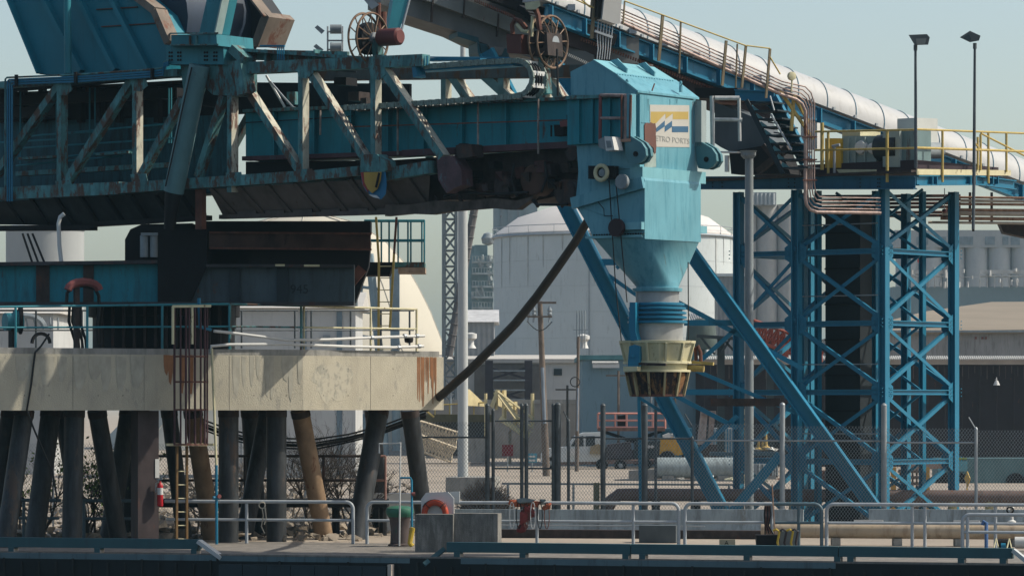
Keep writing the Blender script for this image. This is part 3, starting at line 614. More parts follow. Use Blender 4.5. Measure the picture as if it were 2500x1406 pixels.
# pink bracket thing with black hose on platform (px 165-240)
b = thing('hose_guide', 'faded red hose guide on a post with a thick black hose draped over it', 'hose guide', CL.pt(187,850,1.4))
m_ = MB(); m_.beam(CL.pt(187,690,1.4), CL.pt(187,850,1.4), .14, .14, CL.n); m_.build('post', M['rustlow'], b)
m_ = MB(); m_.sweep([CL.pt(204+38*math.cos(t), 708-20*math.sin(t), 1.3) for t in [math.pi*i/8 for i in range(9)]], .12, 8); m_.build('guide_arch', M['redpaint'], b, True)
m_ = MB(); m_.sweep([CL.pt(x,y,1.5) for x,y in ((162,742),(164,715),(178,700),(205,698),(232,705),(241,722),(242,760),(236,800),(240,840))], .05, 8); m_.build('hose', M['hose'], b, True)
m_ = MB()
for k in range(4): m_.sweep([CL.pt(170+k*9+dx,745+dy,1.8+.05*k) for dx,dy in ((0,0),(-2,40),(12,85),(14,105))], .045, 6)
m_.build('cable_bundle', M['hose'], b, True)
m_ = MB()
for k in range(3): m_.tube(TB.pt(55+k*12,570,1), TB.pt(80+k*15,645,1), .035, 6)
m_.build('stay_cable', M['hose'], base)
m_ = MB(); m_.sweep([TB.pt(x,y,.5) for x,y in ((157,522),(147,530),(143,545),(145,600),(150,642))], .06, 8); m_.build('vent_pipe', M['white'], base, True)
# railed landing with yellow ladder at right end of base (px 890-1037)
LG = PL(965, 115, 0)
lg = thing('access_landing', 'small railed access landing with rusty edge plate hanging right of the slewing base', 'landing', LG.pt(965,665))
m_ = MB(); m_.prism([LG.pt(x,y) for x,y in ((960,640),(1037,640),(1037,652),(960,652))], LG.n*1.6); m_.build('floor', M['teal'], lg)
m_ = MB(); m_.prism([LG.pt(x,y,-.05) for x,y in ((972,653),(1038,653),(1038,666),(972,666))], LG.n*1.5); m_.build('edge_plate', mat('rusty_cream', (.45,.33,.25), .8, var=.3, rust=.4, vs=5), lg)
for k, off in enumerate((0, 1.5)):
    for px in (891, 931, 950, 996, 1036) if k == 0 else (895, 972, 1003, 1030):
        m_ = MB(); m_.tube(LG.pt(px,538+4*k,off), LG.pt(px,640,off), .03, 6); m_.build('post', M['tealclean'], lg)
    for y in (538, 586):
        m_ = MB(); m_.tube(LG.pt(889,y+3*k,off), LG.pt(1037,y+3*k,off), .028, 6); m_.build('rail', M['tealclean'], lg)
m_ = MB(); m_.prism([LG.pt(x,y,.1) for x,y in ((866,640),(960,640),(950,672),(872,672))], LG.n*1.4); m_.build('bracket', M['black'], lg)
yl = thing('access_ladder', 'narrow yellow ladder running from the small landing down to the platform', 'ladder', LG.pt(940,862,.4))
for a, b_ in (((918,530),(925,640)),((925,640),(924,862)),((968,530),(962,620)),((962,620),(952,800))):
    m_ = MB(); m_.beam(LG.pt(*a,-.2), LG.pt(*b_,-.2), .07, .07, LG.n); m_.build('rail', M['yellow'] if b_[1] > 620 else M['rust'], yl)
for y in range(650, 860, 29): m_ = MB(); m_.tube(LG.pt(925,y,-.2), LG.pt(956,y,-.2), .016, 6); m_.build('rung', M['cream'], yl)

# ================= loader boom =================
BM = PL(430, 111, 36)
def mem(mb, x0, y0, x1, y1, h, b, off=0.): mb.beam(BM.pt(x0,y0,off), BM.pt(x1,y1,off), h, b, BM.n); return mb
W = 3.2    # spacing of the two truss faces
def lvl(x0, y0, x1, y1, h, b, off): # same member repeated at another depth, kept at the same plan position
    p, q = BM.pt(x0,y0), BM.pt(x1,y1); return p+BM.n*off, q+BM.n*off
boom = thing('truss_boom', 'weathered teal steel truss boom crossing the upper left, painted cream where the sun catches it', 'boom', BM.pt(430, 470, W/2))
TL = M['teal']
def bpart(name, segs, mt=TL, off=0.):
    for (x0,y0,x1,y1,h,b) in segs:
        p, q = lvl(x0,y0,x1,y1,h,b,off); m = MB(); m.beam(p, q, h, b, BM.n); m.build(name, mt, boom, mat2=M['sunlit_coat'] if name in ('truss_post','truss_diagonal','rear_diagonal','rear_post') and x0 > 330 and not 340 < x1 < 350 and x0 != 548 else None, dir2=(BM.d, (BM.d+UP*1.2).normalized()))
verts = [(152,205,152,455,.17,.30),(336,195,336,430,.17,.28),(568,235,568,470,.17,.30),(741,160,741,432,.17,.28),(918,165,918,430,.17,.28)]
diags = [(150,205,-10,430,.22,.26),(325,195,165,445,.22,.26),(448,240,345,432,.2,.24),(548,235,486,432,.18,.28),(598,205,735,418,.2,.28),(757,172,893,385,.2,.3),(935,165,1085,385,.22,.32)]
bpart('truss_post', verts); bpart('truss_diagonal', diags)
bpart('top_chord', [(-40,212,440,178,.20,.30),(585,168,1040,148,.32,.35)])
bpart('bottom_chord', [(-40,476,300,460,.36,.40),(300,460,760,430,.30,.40),(760,430,885,418,.26,.40),(945,428,1062,408,.34,.42)])
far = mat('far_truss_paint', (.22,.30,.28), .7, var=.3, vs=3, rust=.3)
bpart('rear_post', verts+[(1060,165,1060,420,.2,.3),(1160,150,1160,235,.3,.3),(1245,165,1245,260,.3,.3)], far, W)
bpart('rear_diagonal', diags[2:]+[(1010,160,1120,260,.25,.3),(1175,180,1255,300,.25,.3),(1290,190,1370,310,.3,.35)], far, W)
bpart('rear_top_chord', [(-40,205,440,178,.2,.3),(585,165,1420,152,.34,.35)], mat('rear_chord_brown', (.13,.11,.10), .7, var=.4, rust=.6), W)
bpart('rear_bottom_chord', [(-40,472,900,424,.3,.4)], far, W)
# dark internals between the trusses
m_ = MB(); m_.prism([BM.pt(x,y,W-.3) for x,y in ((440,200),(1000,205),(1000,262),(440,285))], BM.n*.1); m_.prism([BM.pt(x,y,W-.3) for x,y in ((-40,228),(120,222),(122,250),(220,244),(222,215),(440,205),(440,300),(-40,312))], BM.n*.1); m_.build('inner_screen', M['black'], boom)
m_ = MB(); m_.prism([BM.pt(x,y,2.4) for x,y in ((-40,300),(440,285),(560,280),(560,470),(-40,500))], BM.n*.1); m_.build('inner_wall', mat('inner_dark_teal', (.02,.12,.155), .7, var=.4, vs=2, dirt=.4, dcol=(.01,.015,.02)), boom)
m_ = MB(); m_.prism([BM.pt(-40,232,.3), BM.pt(-40,232,W+.2), BM.pt(440,190,W+.2), BM.pt(440,190,.3)], (0,0,.12)); m_.build('shade_plate', M['black'], boom)  # plate added over the left truss to shade the inner wall
m_ = MB()
for i, (x0,x1,y0,y1) in enumerate([(-40,440,250,228),(-40,160,280,272)]): mem(m_, x0,y0,x1,y1, .30, .3, 1.8)
for x in range(10, 440, 47): mem(m_, x,215,x,300, .18, .2, 2.2)
m_.build('idler_frame', M['black'], boom)
rn = random.Random(4)
for (x0,y0,x1,y1) in [(50,335,440,300),(-30,350,150,340),(50,362,430,338),(60,392,330,366),(40,405,300,380),(100,330,230,322)]:
    m_ = MB(); m_.tube(BM.pt(x0,y0,1.2), BM.pt(x1,y1,1.2), .03, 6); m_.build('inner_rail', M['tealclean'], boom)
for px in (50, 138, 219, 232, 412, 418):
    m_ = MB(); m_.tube(BM.pt(px,215,1.3), BM.pt(px,400 if px<200 else 350,1.3), .028, 6); m_.build('inner_post', M['tealclean'], boom)
for (x0,y0,x1,y1,h) in [(45,425,440,402,.14),(50,388,160,382,.07),(240,378,320,372,.07)]:
    m_ = MB(); mem(m_, x0,y0,x1,y1,h,.25,1.0); m_.build('inner_stringer', TL, boom)
# flared underside plates
sk = mat('skirt_left', (.03,.035,.037), .8, var=.4, vs=3)
m_ = MB(); m_.hull([BM.pt(-40,495,.1), BM.pt(490,462,.1), BM.pt(-40,495,W), BM.pt(490,462,W), BM.pt(-40,548,.7), BM.pt(250,552,.7), BM.pt(440,536,.7), BM.pt(505,525,.7), BM.pt(-40,548,W-.5), BM.pt(505,525,W-.5)]); m_.build('left_trough', sk, boom)
m_ = MB()
for x in range(10, 480, 62): m_.beam(BM.pt(x,478,-.02), BM.pt(x+46,545,.62), .10, .10, BM.n)
m_.beam(BM.pt(-40,558,.6), BM.pt(230,556,.6), .16, .3, BM.n); m_.beam(BM.pt(230,548,.6), BM.pt(510,532,.6), .14, .3, BM.n)
m_.build('left_trough_rib', M['black'], boom)
m_ = MB(); m_.hull([BM.pt(510,462,.05), BM.pt(1050,428,.05), BM.pt(510,462,W), BM.pt(1050,428,W), BM.pt(545,528,.8), BM.pt(1045,512,.8), BM.pt(545,528,W-.6), BM.pt(1045,512,W-.6)]); m_.build('right_trough', M['skirt'], boom)
m_ = MB()
for x in range(515, 1000, 68): m_.beam(BM.pt(x,458-(x-515)*.06,-.03), BM.pt(x+62,524-(x-515)*.02,.78), .13, .12, BM.n); m_.beam(BM.pt(x+66,520-(x-515)*.02,.70), BM.pt(x+112,518-(x-515)*.02,.70), .10, .06, BM.n)
m_.beam(BM.pt(540,530,.75), BM.pt(1046,516,.75), .12, .2, BM.n)
m_.build('right_trough_rib', mat('rib_brown', (.13,.105,.095), .8, var=.3, vs=3, rust=.2), boom)
# torn hanging flap
m_ = MB(); pts = [(1000,500),(1060,490),(1130,492),(1200,484),(1262,490),(1305,478),(1290,492),(1262,512),(1236,512),(1200,508),(1150,512),(1100,516),(1052,524),(1000,522),(940,528),(940,500)]
m_.prism([BM.pt(x,y,.5) for x,y in pts], BM.n*.25); m_.build('torn_flap', mat('torn_belt', (.15,.12,.105), .9, var=.5, vs=3, rust=.3), boom)
# rusty upper beam with lit top at the centre, bolted joint block and inclined tubular leg
m_ = MB(); mem(m_, 520,118,990,150, .09, .5, .2); m_.build('top_flange', TL, boom)
m_ = MB(); mem(m_, 524,132,850,140, .30, .1, .35); m_.build('top_web', TL, boom)
m_ = MB()
for x in (615, 655, 775): mem(m_, x,122,x,152,.05,.3,.2)
m_.build('web_stiffener', TL, boom)
jb = [(405,112),(545,110),(547,158),(405,158)]
m_ = MB(); m_.prism([BM.pt(x,y,-.25) for x,y in jb], BM.n*.5); m_.build('splice_plate', M['tealclean'], boom)
m_ = MB()
for x in (413, 434, 499, 522):
    for y in (129, 138, 147):
        p = BM.pt(x,y,-.27); m_.tube(p, p+BM.n*.03, .035, 6)
        p = BM.pt(x+6,y,-.27); m_.tube(p, p+BM.n*.03, .035, 6)
m_.build('bolt', M['black'], boom)
m_ = MB(); m_.prism([BM.pt(x,y,-.6) for x,y in ((418,86),(528,84),(530,112),(418,112))], BM.n*1.6)
m_.build('head_box', M['tealclean'], boom)
m_ = MB()
for y in (84, 112): m_.prism([BM.pt(415,y,-.66), BM.pt(533,y-1,-.66), BM.pt(533,y-1,1.08), BM.pt(415,y,1.08)], (0,0,.04))
for x in (465, 481): mem(m_, x,88,x,111,.04,.1,-.62)
m_.build('head_box_flange', TL, boom)
m_ = MB(); m_.prism([BM.pt(x,y,-.1) for x,y in ((500,158),(588,158),(600,170),(600,222),(585,235),(520,232),(500,215))], BM.n*.5); m_.build('gusset', TL, boom)
m_ = MB(); mem(m_, 575,120,608,150,.25,.5,-.1); mem(m_, 590,150,603,232,.3,.5,-.15); m_.build('gusset_rib', TL, boom)
m_ = MB(); m_.prism([BM.pt(x,y,.05) for x,y in ((440,158),(500,158),(480,235),(448,225))], BM.n*.3); m_.build('knee_plate', TL, boom)
m_ = MB(); m_.tube(BM.pt(487,160,-.4), BM.pt(424,470,-.4), .29, 24); m_.build('tubular_leg', mat('tube_teal', (.13,.27,.29), .55, var=.15, vs=2, rust=.2, rcol=(.09,.08,.075)), boom, True)
m_ = MB(); m_.tube(BM.pt(424,466,-.4), BM.pt(412,560,-.35), .25, 16, .14); m_.build('leg_foot', M['black'], boom, True)
m_ = MB(); m_.sweep([BM.pt(x,y,-.75) for x,y in ((468,165),(440,290),(418,395),(404,455))], .025, 6); m_.build('leg_cable', M['hose'], boom)
m_ = MB(); mem(m_, 490,462,490,560,.24,.2,.1); m_.build('hanger', M['rust'], boom)
# conduits running along the top and down the left end
cb = thing('conduit_run', 'four parallel teal conduits running along the boom top and turning down at its left end', 'conduits', BM.pt(20, 490, -.3))
for k in range(4):
    m_ = MB(); m_.sweep([BM.pt(x,y,-.32) for x,y in ((13+k*5.5,492),(13+k*5.5,194+k*5),(17+k*5.5,190+k*5.4),(200,182+k*5.8),(370,170+k*6),(398,166+k*6),(400,152+k*3.5),(412,148+k*4))], .03, 6); m_.build('conduit', M['blue'] if k else TL, cb, True)
for x in (40, 185, 372): m_ = MB(); m_.beam(BM.pt(x,183-(x-40)*.045,-.38), BM.pt(x,212-(x-40)*.05,-.38), .08, .08, BM.n); m_.build('clamp', M['black'], cb)
m_ = MB()
for k in range(4): m_.sweep([BM.pt(678+k*5,y,-.1) for y in (113, 118, 147)], .018, 5)
m_.tube(BM.pt(635,113,-.1), BM.pt(695,113,-.1), .03, 6)
tag(m_.build('conduit_comb', M['blue']), 'short comb of teal conduits bending over the boom top chord', 'conduits')
# ================= hopper and its neighbours at the top left =================
hp = thing('loading_hopper', 'large dark teal hopper with raking ribs above the left end of the boom', 'hopper', BM.pt(230, 185, 2))
HM = mat('hopper_teal', (.012,.23,.31), .5, var=.1, vs=.6, dirt=.15, dcol=(.012,.16,.22))
m_ = MB(); m_.prism([BM.pt(x,y,1.2) for x,y in ((-2,-60),(97,182),(404,178),(418,108),(384,34),(310,-30),(300,-60))], BM.n*2.2); m_.build('side_plate', HM, hp)
m_ = MB()
for (x0,y0,x1,y1) in ((88,-40,200,175),(175,-40,283,172),(255,-40,362,170)): m_.beam(BM.pt(x0,y0,1.1), BM.pt(x1,y1,1.1), .14, .22, BM.n)
m_.build('side_rib', HM, hp)
m_ = MB(); m_.beam(BM.pt(0,-60,1.1), BM.pt(98,180,1.1), .05, .3, BM.n); m_.build('edge_angle', HM, hp)
m_ = MB()
for a, b_ in (((312,-30),(388,28)),((388,28),(421,106))): m_.beam(BM.pt(*a,1.15), BM.pt(*b_,1.15), .22, .5, BM.n)
m_.build('mouth_flange', mat('flange_rusty_cream', (.26,.21,.17), .8, var=.3, rust=.45, rcol=(.20,.09,.06)), hp)
m_ = MB()
for a, b_ in (((236,24),(335,18)),((248,66),(388,57))): m_.beam(BM.pt(*a,1.17), BM.pt(*b_,1.17), .03, .05, BM.n)
m_.build('weld_seam', M['rust'], hp)
m_ = MB(); m_.tube(BM.pt(164,-40,.6), BM.pt(166,180,.6), .11, 10); m_.build('support_rod', M['tealclean'], hp, True)
h2 = thing('rear_hopper', 'dark rear hopper plate with a pale rusty edge behind the teal column', 'hopper', BM.pt(520,115,5))
dk = mat('dark_hopper', (.018,.024,.032), .6, var=.3, vs=1.5, dirt=.2, dcol=(.03,.02,.02))
m_ = MB(); m_.prism([BM.pt(x,y,5) for x,y in ((340,-60),(585,-60),(655,42),(620,112),(400,112),(418,90))], BM.n*.8); m_.build('side_plate', dk, h2)
m_ = MB(); m_.prism([BM.pt(x,y,4.6) for x,y in ((645,30),(657,42),(630,113),(612,112),(634,48))], BM.n*1.2); m_.beam(BM.pt(608,-20,4.7), BM.pt(656,42,4.7), .06, .5, BM.n); m_.build('edge_flange', bpy.data.materials['flange_rusty_cream'], h2)
m_ = MB(); m_.lathe(BM.pt(440,60,3.6), [(1.6,-1.5),(1.6,1.8)], 24, BM.n*1.0); m_.build('drum', mat('drum_indigo', (.03,.05,.085), .45, var=.2), h2, True)
b = thing('boom_mast', 'teal box column rising from the boom head box out of the picture', 'mast', BM.pt(509,84,.2))
m_ = MB(); m_.prism([BM.pt(x,y,-.3) for x,y in ((486,83),(527,83),(558,-60),(518,-60))], BM.n*.6); m_.build('column', M['tealclean'], b)
m_ = MB(); m_.beam(BM.pt(532,83,-.3), BM.pt(562,-60,-.3), .05, .3, BM.n); m_.build('edge_flange', mat('sunlit_flange', (.4,.52,.5), .6), b)  # pale strip paints the sunlit right edge of the column
# ================= shuttle girder =================
GD = M['girder']
sg = thing('shuttle_girder', 'long teal plate girder with stiffeners sliding inside the boom towards the blue chute', 'girder', BM.pt(1200,380,1))
m_ = MB(); m_.prism([BM.pt(x,y,.75) for x,y in ((600,275),(1385,243),(1385,352),(600,392))], BM.n*1.9); m_.build('web', GD, sg)
m_ = MB(); m_.prism([BM.pt(x,y,-.12) for x,y in ((1385,242),(1542,236),(1542,346),(1385,354))], BM.n*2.77); m_.build('end_web', GD, sg)
m_ = MB(); m_.beam(BM.pt(1385,240,-.16), BM.pt(1542,234,-.16), .09, .30, BM.n); m_.build('end_flange', TL, sg)
for x in (1415, 1448, 1490, 1516): m_ = MB(); m_.beam(BM.pt(x,240,-.16), BM.pt(x,350,-.16), .05, .12, BM.n); m_.build('stiffener', GD, sg)
m_ = MB()
m_.beam(BM.pt(600,272,.66), BM.pt(1540,236,.66), .09, .30, BM.n); m_.build('top_flange', TL, sg)
m_ = MB(); m_.beam(BM.pt(600,388,.62), BM.pt(990,375,.62), .12, .34, BM.n); m_.beam(BM.pt(990,375,.62), BM.pt(1480,350,.62), .17, .34, BM.n); m_.build('bottom_flange', mat('maroon_flange', (.11,.05,.06), .6, var=.3, rust=.3, rcol=(.05,.10,.12), vs=2), sg)
for x in (672, 770, 860, 950, 1037, 1130, 1238, 1390, 1470, 1512):
    m_ = MB(); yt = 272-(x-600)*.038; yb = 390-(x-600)*.05; m_.beam(BM.pt(x,yt,.66), BM.pt(x,yb,.66), .04, .16, BM.n); m_.build('stiffener', GD, sg)
m_ = MB(); m_.beam(BM.pt(830,311,.35), BM.pt(1460,291,.35), .035, .035, BM.n)
m_.build('guard_pipe', M['rust'], sg)
for x, y0, y1 in ((971,265,378),(1167,250,372),(1314,242,376),(782,270,330)):
    m_ = MB(); m_.tube(BM.pt(x,y0,.35), BM.pt(x,y1,.35), .032, 6); m_.build('guard_post', mat('post_worn', (.36,.31,.27), .7, var=.5, rust=.5, vs=6), sg)
m_ = MB(); m_.prism([BM.pt(x,y,.3) for x,y in ((1383,281),(1417,280),(1417,315),(1385,318))], BM.n*.35); m_.build('junction_box', M['black'], sg)
m_ = MB(); m_.prism([BM.pt(x,y,.2) for x,y in ((1366,297),(1386,293),(1386,308),(1368,310))], BM.n*.3); m_.build('red_switch', M['redpaint'], sg)
m_ = MB(); m_.prism([BM.pt(x,y,.25) for x,y in ((1352,305),(1376,305),(1376,330),(1354,333))], BM.n*.3); m_.tube(BM.pt(1346,306,.2), BM.pt(1346,334,.2), .03, 6); m_.build('actuator', M['black'], sg)
# end landing with rails
rl_ = M['redpaint']; fr = mat('worn_pink_rail', (.40,.30,.27), .7, var=.35, rust=.5, vs=6)
for a, b_, mt_, r in (((1466,232),(1465,358),rl_,.045),((1466,233),(1530,234),fr,.045),((1466,289),(1528,289),fr,.04),((1528,233),(1527,345),fr,.055),((1540,232),(1538,345),M['rust'],.035)):
    m_ = MB(); m_.tube(BM.pt(*a,-.35), BM.pt(*b_,-.35), r, 8); m_.build('end_rail', mt_, sg, True)
m_ = MB(); m_.prism([BM.pt(1466,350,-.4), BM.pt(1540,346,-.4), BM.pt(1540,346,.6), BM.pt(1466,350,.6)], (0,0,.08)); m_.prism([BM.pt(x,y,-.38) for x,y in ((1470,340),(1505,340),(1500,356),(1470,356))], BM.n*.3); m_.build('end_floor', mat('floor_rust_pink', (.42,.26,.19), .8, var=.3, rust=.3), sg)
m_ = MB(); m_.prism([BM.pt(x,y,.1) for x,y in ((1541,240),(1561,238),(1561,340),(1541,340))], BM.n*.3); m_.build('end_plate', M['chute'], sg)
# dirty underside machinery of the girder: drums, brackets, carriers, hanging scrap
us = thing('girder_carriage', 'black greasy carriage of rollers and brackets under the teal girder', 'carriage', BM.pt(1200,480,1.2))
m_ = MB(); m_.prism([BM.pt(x,y,1.0) for x,y in ((945,392),(1400,362),(1410,420),(1400,470),(1300,492),(1100,488),(945,500))], BM.n*1.6); m_.build('carriage_frame', M['rustlow'], us)
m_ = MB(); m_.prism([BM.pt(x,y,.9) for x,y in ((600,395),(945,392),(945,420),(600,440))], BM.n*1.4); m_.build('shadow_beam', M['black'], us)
rn = random.Random(9)
for k in range(20):
    x = 1080+k*16; y = rn.uniform(395,455)+(-8 if k > 10 else 0); s = rn.uniform(12,26)
    m_ = MB(); m_.prism([BM.pt(X,Y_,.55-rn.uniform(0,.25)) for X,Y_ in ((x,y),(x+s,y-2),(x+s*1.1,y+s*1.2),(x+s*.2,y+s*1.3))], BM.n*.4); m_.build('bracket', [M['rustlow'],M['black'],mat('brown_grease%d' % k,(.06+.04*rn.random(),.035,.03),.7,var=.5,vs=5,rust=.3)][k % 3], us)
for k, (x, y, r) in enumerate(((1300,440,.42),(1378,470,.36),(1125,372,.25),(1225,455,.3),(1395,375,.22))):
    m_ = MB(); c = BM.pt(x,y,.45); m_.lathe(c, [(r*.9,0),(r,.04),(r,.5),(r*.9,.54)], 24, BM.n); m_.build('roller', M['rustlow'] if k else mat('brown_drum', (.09,.045,.03), .7, var=.4, rust=.3), us, True)
for pts in (((1300,488),(1310,500),(1360,500),(1385,498)),((1085,480),(1120,470),(1200,474),(1290,470)),((1255,400),(1250,440),(1262,480)),((1330,395),(1335,430),(1322,470))):
    m_ = MB(); m_.sweep([BM.pt(x,y,.3) for x,y in pts], .04, 6); m_.build('hose', M['hose'], us, True)
m_ = MB(); m_.prism([BM.pt(x,y,-.15) for x,y in ((1066,385),(1105,380),(1126,415),(1128,452),(1108,460),(1090,472),(1070,440))], BM.n*.5); m_.build('boom_tip_plate', mat('tip_redteal', (.13,.07,.08), .6, var=.4, vs=3, rust=.45, rcol=(.12,.20,.22)), us)
m_ = MB(); m_.prism([BM.pt(x,y,-.1) for x,y in ((1112,355),(1150,352),(1155,382),(1118,388))], BM.n*.5); m_.build('tip_block', M['rustlow'], us)
# drag chain
dc = thing('drag_chain', 'grey green cable drag chain looping back on itself above the teal girder', 'cable chain', BM.pt(1290,240,.3))
path = [(1036,163),(1080,160),(1130,156),(1180,152),(1230,150),(1262,148),(1280,153),(1291,163),(1297,178),(1299,192),(1296,208),(1288,222),(1274,232),(1250,236),(1180,241),(1100,247),(1000,254),(900,260),(830,264)]
CM = mat('chain_green_grey', (.25,.32,.28), .6, var=.35, vs=14, rust=.4, rs=9, rcol=(.12,.10,.08), streak=1)
pts3 = []
for i in range(len(path)-1):
    (x0,y0),(x1,y1) = path[i], path[i+1]; L = math.hypot(x1-x0, y1-y0); n_ = max(1, int(L/9))
    for k in range(n_): pts3.append(BM.pt(x0+(x1-x0)*k/n_, y0+(y1-y0)*k/n_, .05))
for side in (0, .62):
    m_ = MB()
    for i in range(len(pts3)-1): m_.beam(pts3[i]+BM.n*side, pts3[i+1].lerp(pts3[i], .08)+BM.n*side, .135 if i % 2 else .15, .05 if i % 2 else .07, BM.n)
    m_.build('link_plates', CM, dc)
m_ = MB()
for i in range(0, len(pts3)-1, 2): m_.beam(pts3[i]+BM.n*.03, pts3[i]+BM.n*.6, .06, .12, UP)
m_.build('crossbars', M['white'], dc)
m_ = MB()
for o_ in (.2, .32, .44): m_.sweep([p+BM.n*o_ for p in pts3], .035, 6)
m_.build('cables', M['hose'], dc, True)
m_ = MB(); m_.beam(BM.pt(1030,172,.35), BM.pt(1265,158,.35), .10, .5, BM.n); m_.beam(BM.pt(1020,150,.1), BM.pt(1024,190,.1), .14, .4, BM.n); m_.build('support_tray', M['blue'], dc)
m_ = MB()
for k in range(4): m_.sweep([BM.pt(1022+k*7,y+d_,-.05) for y,d_ in ((137,0),(141,0),(160,0))], .03, 6)
m_.tube(BM.pt(1040,140,.4), BM.pt(1245,142,.4), .02, 5); m_.beam(BM.pt(1050,147,.7), BM.pt(1180,144,.7), .08, .3, BM.n); m_.build('entry_pipes', M['blue'], dc, True)
# shield sign
sh = thing('sheave_guard', 'teal sheave hood with a yellow, red and blue painted shield on the boom bottom chord', 'guard', BM.pt(911,485,-.4))
m_ = MB(); m_.prism([BM.pt(x,y,-.5) for x,y in ((878,385),(890,377),(916,376),(938,392),(942,415),(936,420),(880,420))], BM.n*.5); m_.build('hood', TL, sh)
def shp(pts, name, mt_, o): m = MB(); m.prism([BM.pt(x,y,o) for x,y in pts], BM.n*.03); m.build(name, mt_, sh)
shp(((880,420),(940,418),(943,452),(940,475),(930,487),(912,482),(893,466),(884,448)), 'shield_blue', mat('shield_blue', (.03,.22,.42), .5, rust=.15), -.46)
shp(((880,421),(900,420),(898,470),(886,452)), 'shield_red', mat('shield_red', (.38,.04,.04), .5, rust=.2), -.492)
shp(((888,421),(930,420),(928,440),(920,462),(908,472),(898,462),(890,446)), 'shield_yellow', mat('shield_yellow', (.62,.38,.07), .5, rust=.2, rs=4), -.53)
shp(((899,475),(918,477),(926,485),(912,482)), 'shield_white', M['white'], -.535)
m_ = MB(); m_.beam(BM.pt(926,422,-.6), BM.pt(918,458,-.6), .06, .03, BM.n); m_.build('pointer', M['black'], sh)
# ================= cable reels =================
def reel(px, py, off, R0, name, label, flip=1, ry=1.0):
    c = BM.pt(px, py, off); ax = BM.d*flip; t = thing(name, label, 'cable reel', c-Vector((0,0,R0)))
    bm_ = mat('reel_brown'+str(px), (.23,.15,.10), .6, metal=.2, var=.35, rust=.4, vs=5)
    a = BM.n; 
    for s_ in (-.14, .14):
        m = MB(); m.ring(c+ax*s_, R0, .035, ax, 40, 6); rim = m.build('rim', bm_, t, True)
        m = MB()
        for k in range(12):
            an = 2*math.pi*k/12+.1; d = a*math.cos(an)+UP*math.sin(an); m.tube(c+ax*s_*1.3+d*.15, c+ax*s_+d*R0, .018, 5)
        m.build('spokes', bm_, rim)
    m = MB(); m.lathe(c-ax*.12, [(R0*.62,0),(R0*.64,.06),(R0*.64,.18),(R0*.62,.24)], 32, ax); m.build('wound_cable', M['hose'], t, True)
    m = MB(); m.lathe(c-ax*.26, [(.16,0),(.16,.52)], 14, ax); m.build('hub', M['galv'], t, True)
    return t, c, ax
t, c, ax = reel(899, 95, .1, .70, 'cable_reel', 'left of two spoked cable reels, with a rusty drum motor')
m_ = MB(); m_.lathe(c+ax*.35, [(.14,0),(.22,.06),(.24,.1),(.24,.72),(.18,.78)], 20, ax); m_.build('drum_motor', mat('motor_redbrown', (.17,.05,.045), .5, var=.2, rust=.2), t, True)
m_ = MB(); m_.beam(c+ax*.3, BM.pt(925,158,.3), .2, .25, BM.n); m_.beam(BM.pt(930,135,-.1), BM.pt(930,162,-.1), .24, .2, BM.n); m_.build('bracket', TL, t)
m_ = MB(); m_.tube(BM.pt(924,72,.5), BM.pt(924,8,.5), .07, 8); m_.tube(BM.pt(936,75,.7), BM.pt(936,30,.7), .09, 8); m_.build('gearbox_stack', M['rust'], t, True)
b = thing('floodlight', 'pale floodlight on top of the left cable reel stand', 'floodlight', BM.pt(915,20,.5))
m_ = MB(); m_.hull([BM.pt(x,y,o) for x,y in ((888,0),(905,-4),(926,12),(908,24)) for o in (.3,.7)]); m_.build('housing', mat('lamp_grey', (.5,.5,.5), .5), b)
t, c, ax = reel(1338, 104, 1.0, .70, 'cable_reel', 'right of two spoked cable reels, beside a red brown gearbox')
m_ = MB(); m_.prism([BM.pt(x,y,.4) for x,y in ((1236,84),(1272,84),(1272,132),(1238,130))], BM.n*.9); m_.build('gearbox', mat('gearbox_redbrown', (.15,.05,.04), .6, var=.2, rust=.2), t)
m_ = MB(); m_.prism([BM.pt(x,y,.6) for x,y in ((1290,80),(1312,75),(1335,80),(1338,135),(1296,140))], BM.n*.7); m_.build('drive_body', M['rustlow'], t)
for pts, r in ((((1252,85),(1250,62),(1258,48),(1270,52),(1285,70)),.07),(((1318,75),(1314,40),(1306,18)),.08),(((1298,90),(1300,40)),.05),(((1262,60),(1275,75),(1290,78)),.05)):
    m_ = MB(); m_.sweep([BM.pt(x,y,.4) for x,y in pts], r, 6); m_.build('pipe', M['rust'] if r > .06 else M['cream'], t, True)
m_ = MB()
for k in range(6): m_.beam(BM.pt(1272+k*9,20+k*9,.9), BM.pt(1290+k*8,30+k*9,.9), .15, .3, BM.n)
m_.build('chain_guard', M['black'], t)
m_ = MB(); m_.beam(BM.pt(1328,135,.9), BM.pt(1334,230,.9), .2, .25, BM.n); m_.build('stand', TL, t)
m_ = MB(); m_.tube(BM.pt(1360,120,.6), BM.pt(1362,235,.6), .035, 6); m_.build('down_cable', M['hose'], t)
b = thing('floodlight', 'cream box floodlight standing above the right cable reel', 'floodlight', BM.pt(1300,24,.5))
m_ = MB(); m_.hull([BM.pt(x,y,o) for x,y in ((1281,8),(1316,2),(1320,14),(1308,24),(1284,24)) for o in (.2,.8)]); m_.build('housing', M['cream'], b)
b = thing('floodlight_rack', 'grey double floodlight rack far behind the boom left of the cable reel', 'floodlights', P(820,125,125))
m_ = MB()
for px in (800, 836): m_.tube(P(px,65,125), P(px,128,125), .03, 5)
for y in (78, 100, 122): m_.tube(P(798,y,125), P(838,y,125), .03, 5)
m_.build('frame', M['galv'], b)
for (x,y) in ((820,72),(820,116)):
    m_ = MB(); m_.tube(P(x-14,y,124.6), P(x+14,y,124.6), .15, 12); m_.build('lamp_housing', M['greysteel'], b, True)
